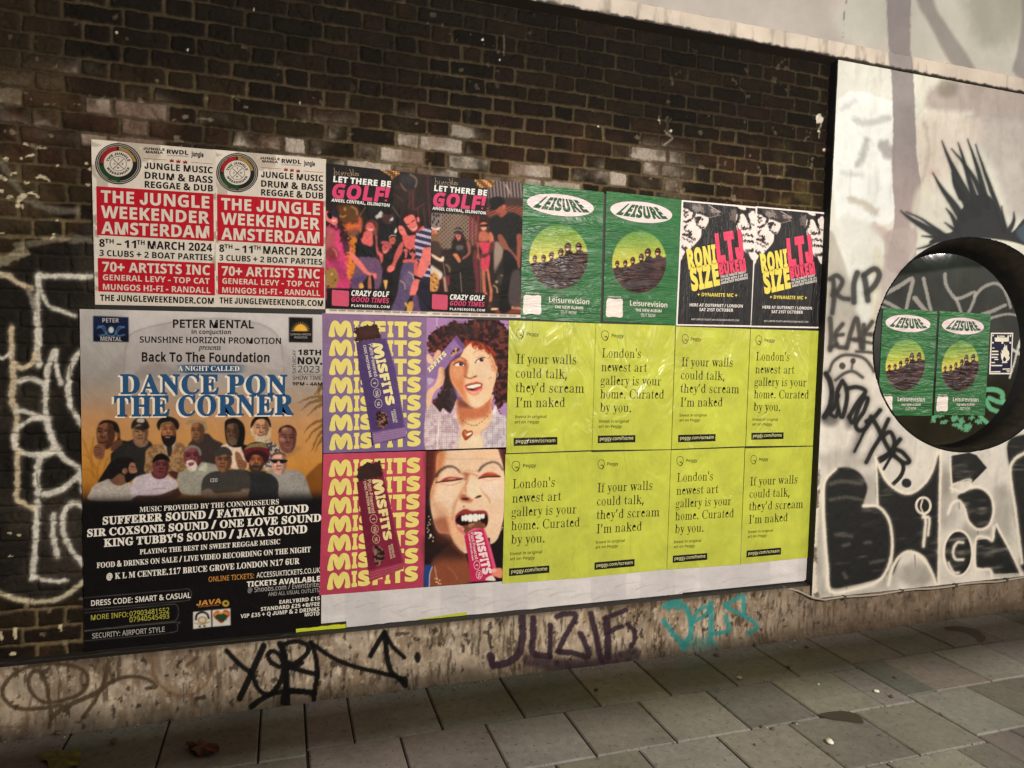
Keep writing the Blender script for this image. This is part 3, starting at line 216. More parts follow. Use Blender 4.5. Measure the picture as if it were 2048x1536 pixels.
 'R': {'A': '3D*h*h.Q4H/Y4H3C*h2,*h0y-f-.-f+|*h!-R.m0V.m/&32.Z1e', 'B': '3Q,(*h,(4E/_4B1$4*1S3p2(3G2C2k2L1}2H1L2:0}1}0W1[0:130#0[/r0[/l1F/X2%/92P.e2h-{2k-O2b,b2F,#1t+M1G+10o*x03*l!-;0</l0@0C0L0h0a1#0}111E161q102A0{2e0^2~0534.r3A-;3A!-;+j/|+o0V+~0~,<1;,]1J-*1O-W1J.(1:.L0|.m0S/)/w/6-;/;', 'C': '3;/~*Z.^*j-S+7,y+b,K,:,),z+c.2+V/W+d0z,-20,Q2o-&3H-a3t.o4C054Q1[4D2q3y2D2w0~3E043K/K3E.l34.82r-g2H-C1p-*13,v0I,q/U,v.e-)-z-@-=-b,f.1,;.e+y/F+h02+b1D+k2N,(2N+#1D*d', 'D': '4X,(*h,(4E/f4B0}4*1T3p253I2h2u342:3[1+3j/_3b.Q3J-Q3$,a2K+}1e+K0q+(/r*o.g*h!-;+k.W+k0=,%1Q,h29-y2O/Z2J0Q2:1=1z1x1S2K1$2p0F3-/a3<-;3A', 'E': '29,(*h,(4E1J4E1J3?-;3?-;0>150>15/:-;/:-;+n1J+n1J*h', 'F': '1h,(*h,(4E1J4E1J3?-;3?-;/u13/u13.p-;.p-;*h', 'G': '4V/M*^.5*z-_+6-%+a,Q,9,-,x+d.0+V/U+e0|,223,t32-s3u/,4C0U4Q1Y4K2U4:3J3y2|2u1F3E0O3K/b3E.{34.A2r-m2H-E1p-*13,u0I,p/U-#.1-6-S-P,}-u,R.E,1.{+t/_+e0M+a1T+g2C+u2C.h08.h08/o3V/o3V+-2Q*o1J*a', 'H': '4g,(*h,(4E-;4E-;0>260>264E3I4E3I*h26*h26/9-;/9-;*h', 'I': '/@+=*h+=+K,I+d,I3G+=3a+=4E.j4E.j3a-]3G-]+d.j+K.j*h', 'J': '.J*c(4*/(8)c(D)c)F*a):+,)?+P)P+m)r+|*I+}4E-54E-5*u-/*(,u)D,Q(q,#(N+G(;', 'K': '3,,(*h,(4E-;4E-;/[1S4E2z4E//043,*h1a*h.:/B-;.N-;*h', 'L': '1n,(*h,(4E-;4E-;+o1N+o1N*h', 'M': '6|,(*h,(4E-q4E0n,O0s,O3u4E5a4E5a*h4M*h4P2(4V334Q331>*h0>*h-/34-+34-30X-3*h', 'N': '4~,(*h,(4E-L4E2^,H2W-~2U4E3c4E3c*h2<*h-)2h-30/-3*h', 'O': '5</>*^.)*{-S+8,x+d,J,=,(,|+c.4+V/X+c0|,(23,J2r,x3J-S3v.)43/?4O0f4O1y432L3v3)3K3U2s3z244A0|4L/W4A.33z,{3U,<3)+d2L+81C*j!0$+a0k+f1K+x1},:2I,e2h-<2}-z3/.e3/0J2}152h1r2I2I1}2t1K350l3F0%3L/<3F.Z35.)2t-[2I-=1r-&15,v0J,q/W,u.e-&-z-=-<-[,e.),:.Y+x/:+f', 'P': '2v,(*h,(4E/O4A08440r3{1C3]1p3*2.2E271T2)0R1r0(1V/[12/90_.x0%.c/;.T-;.P-;*h!-;/S/*/W/i/g0=/}0a0B0u0q0{1O0u2)0d2R0D2t/u3//<3=-;3A', 'Q': '5<27(L0C*[.^*j.)*{-S+8,x+d,J,=,(,|+c.4+V/X+c0|,(23,J2r,x3J-S3v.)43/?4O0f4O1y432L3v3)3K3U2s3z244A0|4L/W4H.f4<-y4)-73h,V3C+~2s+R2>+01^*r3{(L!0$+a0k+f1K+x1},:2I,e2h-<2}-z3/.e3/0J2}152h1r2I2I1}2t1K350l3F0%3L/<3F.Z35.)2t-[2I-=1r-&15,v0J,q/W,u.e-&-z-=-<-[,e.),:.Y+x/:+f', 'R': '3/,(*h,(4E/T4A0<460s3~1D3c1p322.2N271]2,0f1f0&16/T0=/)2x*h1Q*h/4.f-;.f-;*h!-;/h/I/m/~/{0I070f0W0v1%0{1W0v210e2Y0G2x/z30/D3<-;3@', 'S': '21-U*[,W*g+J+*+J,8-/+h./+a.l+e/A+q/i,+0),G09,j0<-Q0,.#/d.I-=/Q,a/t,40=+p0j+[1D+U2(+Y2T+f2},93d-%46.(4N/04O0+4D1=3|0v2x/J3E.Y3K.(3G-Y3<-93),}2k,p2J,m1g,}18-D0o/v/a0b/316.W1N-l1Q-@1H,S1-+s0X+A0++$/O*l.o*_', 'T': '29-u*h-u3?*t3?*t4E2,4E2,3?/-3?/-*h', 'U': '4Y/[*Z.k*a.(*r-I+2,u+X,O,.,5,f,$-H+{.3+{4E-34E-3./-9-H-L,m-m,?.=+z.x+g/c+a0O+g1.+|1X,C1w,s2--M23.0234E3E4E3A-P35,v2|,B2_+q29+I1g+*10*n0J*a', 'V': '2p.4*h*h4E,$4E.T-+.l,,/G.81U4E2p4E/G*h', 'W': '7=-L*h*v4E,34E-z->./,6.^.V0B4E1Y4E3c-=3u,64D.Q5q4E7-4E4T*h3@*h181p0{2{0P1$.b*h', 'X': '2^*m*h-~/i+#4E,C4E.e0Y1+4E2D4E/F/l2X*h17*h.a.x,+*h', 'Y': '2E-{*h-{.J*h4E,*4E.V/^1*4E2E4E/3.N/3*h', 'Z': '2L+;*h+;+a0A3>+I3>+I4E1m4E1m3L,f+o1y+o1y*h', 'a': '2?-%*a,O*q,$+/+_+T+K,++D,i+M-I+h-|,7.I,d.b.#/#0)/-0$0*/t0O/a0l/E0}.V10-p1),R0X,21N,s1k-f2$.]2,/J2%0+1p0X1Q0y1(110J17/a17*h0C*h0/+j/+*u.6*^!.O+[/#+l/K,*/k,N/},~0(.<.3.2-U.%-.-m,o-R,_-2,X,h,],E,i,*-8+c', 'b': '3&/@*Z.@*h-X+0-++a,}+a,h*h+u*h+u4~-+4~-$1$-x1k.k2)/@2,021~0t1b1N121p0]2,/~29/82>.D29-O2,,f1p,+1N+U0s+%01*e!/0+Y/g+b07+w0X,?0r,r1$-T1*.E0z/V0W0J/|0y/.1-.J1&-v0n-R0L-</x-//9-+.B-/-R-<,q-R,?-u+w.J+b', 'c': '17.l*Z-Z*k-++#,[+?,8+e+w,7+b,n+S-R+O.@+S/1+c/t+y0O,;0~,a1H-01e-a1y.s2-/y1~0j1e0H0g/_0{.q1*-w0v-:0F,q/S,e.A,j-S,z,r-8,A-]+z.1+e/2+^/o+i0_,(0_+#/q*e', 'd': '3&.L*Z-Z*e,u+%,>+T+y,*+c,e+S-N+O.B+T/7+c/}+z0[,?12,v1c-[2#.M2-/K1|031W0d1&0l1&0d2-0d4~1u4~1u*h0y*h0i+e/q*y.}*^!.^+Y/A+a/s+s0:,70Q,e0a-B0f.A0a/20R/q0<0G/u0m/B1&.]1/.(1&-V0k-50D,x/l,j/.,e.@,j-R,x,q-5,?-V+w.(+b', 'e': '2C.?*_-d*m-1+%,a+C,:+j+x,<+b,s+S-T+S/)+a/g+t0B,40s,U1>-#1^-Q1v.*2).b2-/<2)/m1x0=1d0c1G1&1$1?0V1[/N1a./,e./,l-E-#,i-B,;-l+v.C+c/M+]09+h1B,.1B++/s*a!,h/*0I/*0E/^0800/~0V/_0t/71*.a10.01*-d0u-A0X-(04,q/b', 'f': '/F,7*h,71)*z1)*z1Z,72$,=3<,O3z,p4K-?4l-t4~.V5)/C4}/{4n/_3u.W4,.74(-w3w-c3c-J2{-G1|/71|/71)-G1)-G*h', 'g': '3&-u&T,Y&j,(&|,())-:(].f(P/>(U/l(g04)&0O)L0_)z0i+d0>+8/k*t/3*b.M*Z-Y*f,s+(,<+Y+x,0+c,k+S-Q+O.B+S/2+c/u+x0S,<1,,s1_-Y1~.L2-/B1~0-1[0l1$0z1|1u1|1q)u1c);1L(g1-(>0_&z0,&d/J&U!.^+W/?+^/p+q08,30Q,^0b-<0g.B0b/90Q/z070M/n0o/<1&.Z1-.)1%-X0l-70F,y/p,j/1,e.A,j-Q,y,p-6,=-X+u.)+_', 'h': '3++u*h+u4~-+4~-+1}-$0|-,0|-a1X.L1|/B2,012%0n1n1A1M1c0{1w0>1}/L1}*h0n*h0n/E0]0B0,0w/51-.N1&-w0m-S0J-</w-//;-+*h', 'i': '.8,?35,#3D+o3d+o42,#4P,?4a,a4a,}4P-242-23d,}3D,a35!+u*h+u1|-+1|-+*h', 'j': '.8,?35,#3D+o3d+o42,#4P,?4a,a4a,}4P-242-23d,}3D,a35!+&&Q*#&a*#(]*u(P+H(Y+j(y+u)[+u1|-+1|-+)a-%)&,r(Q,X(+,6&j+c&W', 'k': '1z+u*h+u4~-)4~-$.M081|1[1|.d.t1o*h0G*h-u..-)-G-)*h', 'l': '.8+u*h+u4~-+4~-+*h', 'm': '7C+u*h+u1|,q1|-%0~-,0~-^1Z.G1}/72-/~2%0[1m1-1I1J0u1P0u2-1W2w1|3o2-4V2&541o5_1N5~0}650>6;/L6;*h5+*h5+/G4x0C4J0w3[1-2}1&2O0p2.0P1r0&1e/L1a*h0O*h0O/G0A0C/p0w/#1-.C1&-q0n-P0J-;/x-//<-+*h', 'n': '3++u*h+u1|,q1|-%0~-b1Z.O1}/E2-022&0n1o1A1N1c0}1w0>1}/L1}*h0n*h0n/E0]0B0,0w/51-.N1&-x0n-S0J-=/x-//<-+*h', 'o': '2v.m*Z.4*_-[*m-,+(,]+F,9+n+w,A+b,y+S-Z+O.E+T/7+e/{+~0Y,F10,t1V-L1s.-2(.q2-/N2)0(1w0W1a1&1A1J0w1h0G1}/n2///23.E2.-S1z,k1a,01;+Y0j+205*r/T*a!.p+Y/P+b0%+x0J,B0f,v0u-W0z.E0u/20f/p0J0F0%0l/O1%.n1-.11%-Z0l-70F,y/p,j/2,e.E,j-W,y,v-7,B-[+x.2+b', 'p': '3&+u&Q+u1|,r1|-%0~-x1k.k2*/A2-022#0t1c1N131p0_2,0$29/:2>.E29-Q2,,h1p,-1N+V0t+&02*e/@*Z.A*i-Y+1-++a,~+a-+*N-+&Q!/0+Y/w+i0O,80r,z1(-s1$/20r/n0X0D070k/f1%/.1-.L1&-x0p-U0O-?0#-0/E-+.E-/-U-<,s-R,@-u+w.J+b', 'q': '3&0d&Q0j+e0c+e03+2/J*i.J*Z-Z*e,v+%,?+T+z,*+c,e+T-N+O.B+T/7+c/}+{0[,@12,x1c-^2#.M2-/M1{051U0j0~0z1|1u1|1u&Q!._+Y/A+a/r+s09,60P,c0_-@0f.A0a/30Q/s0;0I/t0n/A1(.]1/.&1&-U0k-40D,x/l,j/.,e.@,j-S,x,r-5,@-V+w.)+b', 'r': '0@+u*h+u1|,r1|,~0_-{1b.B1w.k2)/d2+0.2%/{0y/41%.N0u-q0P-D/t--/*-+*h', 's': '16-8*[,H*g+K+*+K,1,v+^-g+V.f+d/(+r/<,*/H,A/J,m/?-./#-H,2.j+d/7+M/o+J05+R0i+j18,41Z,g1t-F2(.W2,/E1}0L1[0(0b.i1*.)10-91%,g0f,V0;,^/v,t/[-A/C/Y.C01-y0O-I0Y,h0Q,,0:+V/n+1/8*q.S*a', 't': '/Z-g*]-)*m,P+5,.+r+},q+}1)*{1)*{1[,#2,,N3]-33]-31|/;1|/;1)-31)-6,N-@,1-f+f.?+W/@+g/@*o.k*a', 'u': '3+-^*b,}*u,N+9,-+g+t,H+n-9+n1|-$1|-$-@-4,D-f+l.Z+Y/A+a/u+u0=,<0T,k0c-J0h1|1y1|1y*h0{*h0l+d0M+D/i*s.v*^', 'v': '1Y-O*h*h1|,$1|-k-(./+m.4+m.V-)0A1|1Y1|.q*h', 'w': '5B,t*i*u1},.1}-G,{-X+|-^+|-y-:/H1}0d1}29,w2J+}2O+}2|./3}1}551}34*i1m*i0)0h0#0h/R.n.8*i', 'x': '1t*~*h-Y.K+-1|,L1|.@/:021|1P1|/#.K1]*h0=*h.@-],@*h', 'y': '1[+t&Q*u&[*u(V+c(N,H(],x),->)i-a*f*i1|,%1|-{,o.5+u.:+u.s-s0B1|1[1|.8).-S(.-+&k,S&W', 'z': '1++<*h+<+S/11)+P1)+P1|0M1|0M1+,]+a0U+a0U*h', '0': '2L.X*Z-o*c-3*y,[+C,4+x+q,^+Y-P+L.M+J0A+X1_+}2x,@3O,h3y-;4;-s4L.X4R/B4K0#450U3l1#371C2P1Y1_1h0b1k.o1Z-P17,80s+_0L+6/x*s/?*b!.X+[/9+g/i,)0/,Y0N-p0Y/W0N1>0/2R/i3*/93G.X3Q-y3G-I3*-(2R,d1>,X/W,d-p-(,Z-I,)-y+g', '1': '2L.E*h.J3/,V1U+z2C.T4E/S4E/S*h', '2': '2L+G*h+G+g/0/W/d0@0&1)011t0-2D/z2j/b3+/A3@.x3L.#3M-73:,02W+P3E,A3y-?4D.L4Q/=4J0#460X3o1$3@1<2c1D1z180}0o0-05/9,u+o1i+o1i*h', '3': '2L-P*[,X*f+C+0+C,9,6+v-.+b.#+Z.l+a/H+p/t,.05,P0F,{0L-Q0E.)00.O/h.n/6/%.T/2,o/6,o07.P0</,0K/V0f/v1+0.1S042&0/2N/|2p/e3//C3B.x3M-x3O-,3=,#2d+H3Q,54#-64E.H4Q/A4J0+460_3p1*3B1?2j1G2.1A1R111#0r0W0L09/|/}/G/n/G/i0-/[0b/E1//&1K.Y1[.+1c-O1R,L1>+~0~+X0X+:0,*|/P*j', '4': '2L/^*h/^,x+%,x+%-y/U4J0l4J0l-~24-~24,x0l,x0l*h!,4-~/^-~/e32', '5': '2L-Y*[,c*h+Y+0+Y,:,A+w-8+d.-+[.j+b/B+q/o,/04,S0H-(0N-d0H.<07.i/u/1/J/J.o/Y.)/_,I/L+o/o,44E1$4E1$3>-53>,|0P.L0_/20Y/l0M0B080n/w1>/C1X._1c-o1]-.1L,O11+y0g+M07+,/Y*o.u*a', '6': '2L.j*Z.3*a-[*n--+*,^+J,:+u+g,|+Q.3+Q/T+a0v,(22,A2f,c38-03a-a4%.?4>/(4L0R4N1+4F1+3E/x3S.o3G-~2~-G2E-#1X,k0_,b/^,i/^-<06.$0[/&0j/n0c0O0J1)0$1O/J1g.e1o-q1j-/1[,P1C+z0~+N0E*~/]*e!.h+Z/=+a/g+q0/,10I,X0X-10_-q0Y.I0K.v04/?/o/Y/D/k.F/n-c/W-1/2,m.^,c.*,l-?-,,V-Y+}-y+j', '7': '2L,W*h0S3>+B3>+B4E1m4E1m3L-u*h', '8': '2L.]*Z-v*_-:*k,d*~,9+>+k+m+P,K+H-5+S.#+u._,I/4-G/k,U0F,60i+y13+j1_+e27+t3,,E3j-.49.)4N/F4K0*490a3w1.3M1F2u1N261D1P1&0w0U0J/^/q1$.z1P.E1i-_1k-91c,O1H+q0x+@0>*x/R*c!.^0>/N0h0+1A0:1e0>220:2W0,2w/o35/N3F.W3U-d3F-C35-,2w,x2W,v1q-.1A-P0x!.Y+U/6+Z/e+i0-,$0G,D0V,j0[-80V-a0E.)0*.G/3.{.F/=-F.g-%.I,j.),[-_,V-4,[,h,l,C-),$-L+i-|+Z', '9': '2L,e*^,.*h,.+i,t+Y-v+Z.s+u/W,H0)--0D-|0U/M0N/M/{.w/6.O.4.B-H.J,h.c,4/-+i/c+Q0G+I1;+X2N+m2~,,3K,L3n,t4.-D4A.P4Q/+4L/]4>014&0Z3b1#371Q201g0z1g/W1W.715,{0w,G0U+u0-+L/V+,.y*o.4*a!.q/?/U/T0,/z0K0N0U1&0L1n012T/^3//?3B.P3Q-|3L-Q3;-/2{,o2R,_1{,X1<,^0d,l06-(/n-G/Q-s/A', '&': '4Z.P*Z-]*c,u*w,=+>+o+o+U,N+M-:+R-v+e.L,$.w,z/e-S0+,g1/,H1z,D2I,K3&,_3U-%3|-S4<.04M.q4R/Q4M0+4<0U3|0v3V1-3(132K1.1v0y1J0]1#/k0;/:/x1q-I2;.%2l/U3~/U3_.M37-N2[,_4X*h2}*h1n+t0v+7/p*j!.R0[/F17/q1k0#2K/r3$/K3H.m3U.03I-b3%-R2J-]1n-|1:!/++c0$+z1),[.:/B-I.i,t.0,h-h,d->,i,p,x,K-5,--V+r.$+e', '+': '2L.-,9.-/$+I/$+I/}.-/}.-2j/*2j/*/}1i/}1i/$/*/$/*,9', '-': '/++=-p+=.t.T.t.T-p', '.': '.D,A*W+{*j+h+4+h+j+{,3,A,C,i,C-0,3-D+j-D+4-0*j,i*W', ',': '.D+>)#+|,?-9,?-A,2,o*X,3)#', ':': '.D,A0C+{0T+h0z+h1U+{1{,A20,i20-01{-D1U-D0z-00T,i0C!,A*W+{*j+h+4+h+j+{,3,A,C,i,C-0,3-D+j-D+4-0*j,i*W', '/': '/i*t*h.M4E/[4E,&*h', '!': '.E,3-L+p4E-=4E,z-L!,A*W+{*j+h+4+h+j+{,3,A,C,j,C-0,3-D+j-D+4-0*j,j*W', '@': '6s/n)X.L)t-A*M,M+@+s,J+V-j+V/B+w0q,71S,Y21-(2e-W35.43Y/G4/0Y4B1x4B334(3g3l4I3C4~2m5L205x0z6+/U6%.h5p-{5Q-<5(,f4N,B3i,73&,E2V,o2B-F2<-F1q,l17,D0D,7/g,>/6,R.k,v.N-H.=.$.8.f.E/n.p0e/V1D0$1X1+1i2:1_311J3%-l3:-=3[-*4,-,4T-G4s-{5*.e50/W5+0D4w1*4]1d4:283l2b3:3%2]3<1{3J0Q3K/63/.^2q.#2E-M1l-(1-,]/w,P.V,V-[,i,m-,,,-U+P.0+&.p*d/_*P1/*L21*[3O+$3O*,2^)n1b)Z!0T-(1#-.1D-?1]-[1z.R2,0j1,0v0A0j/l0C/L/i/>/)/@.3/J-i/[-K/t-804-,', '£': '2d1l431l2}1:3>0d3O003U/Z3O/43>.r2}.]2R.P1w.L/i0q/i0q.p.L.p.L+q1w+q1w*h+^*h+^+q-2+q-2.p+t.p+t/i-2/i-62)-B2f-V3=-s3h.<4,.i4B/B4P0$4T0s4L', "'": '-k+u0u+[4E,v4E,]0u', '|': '0X-3(F-35s.25s.2(F'},
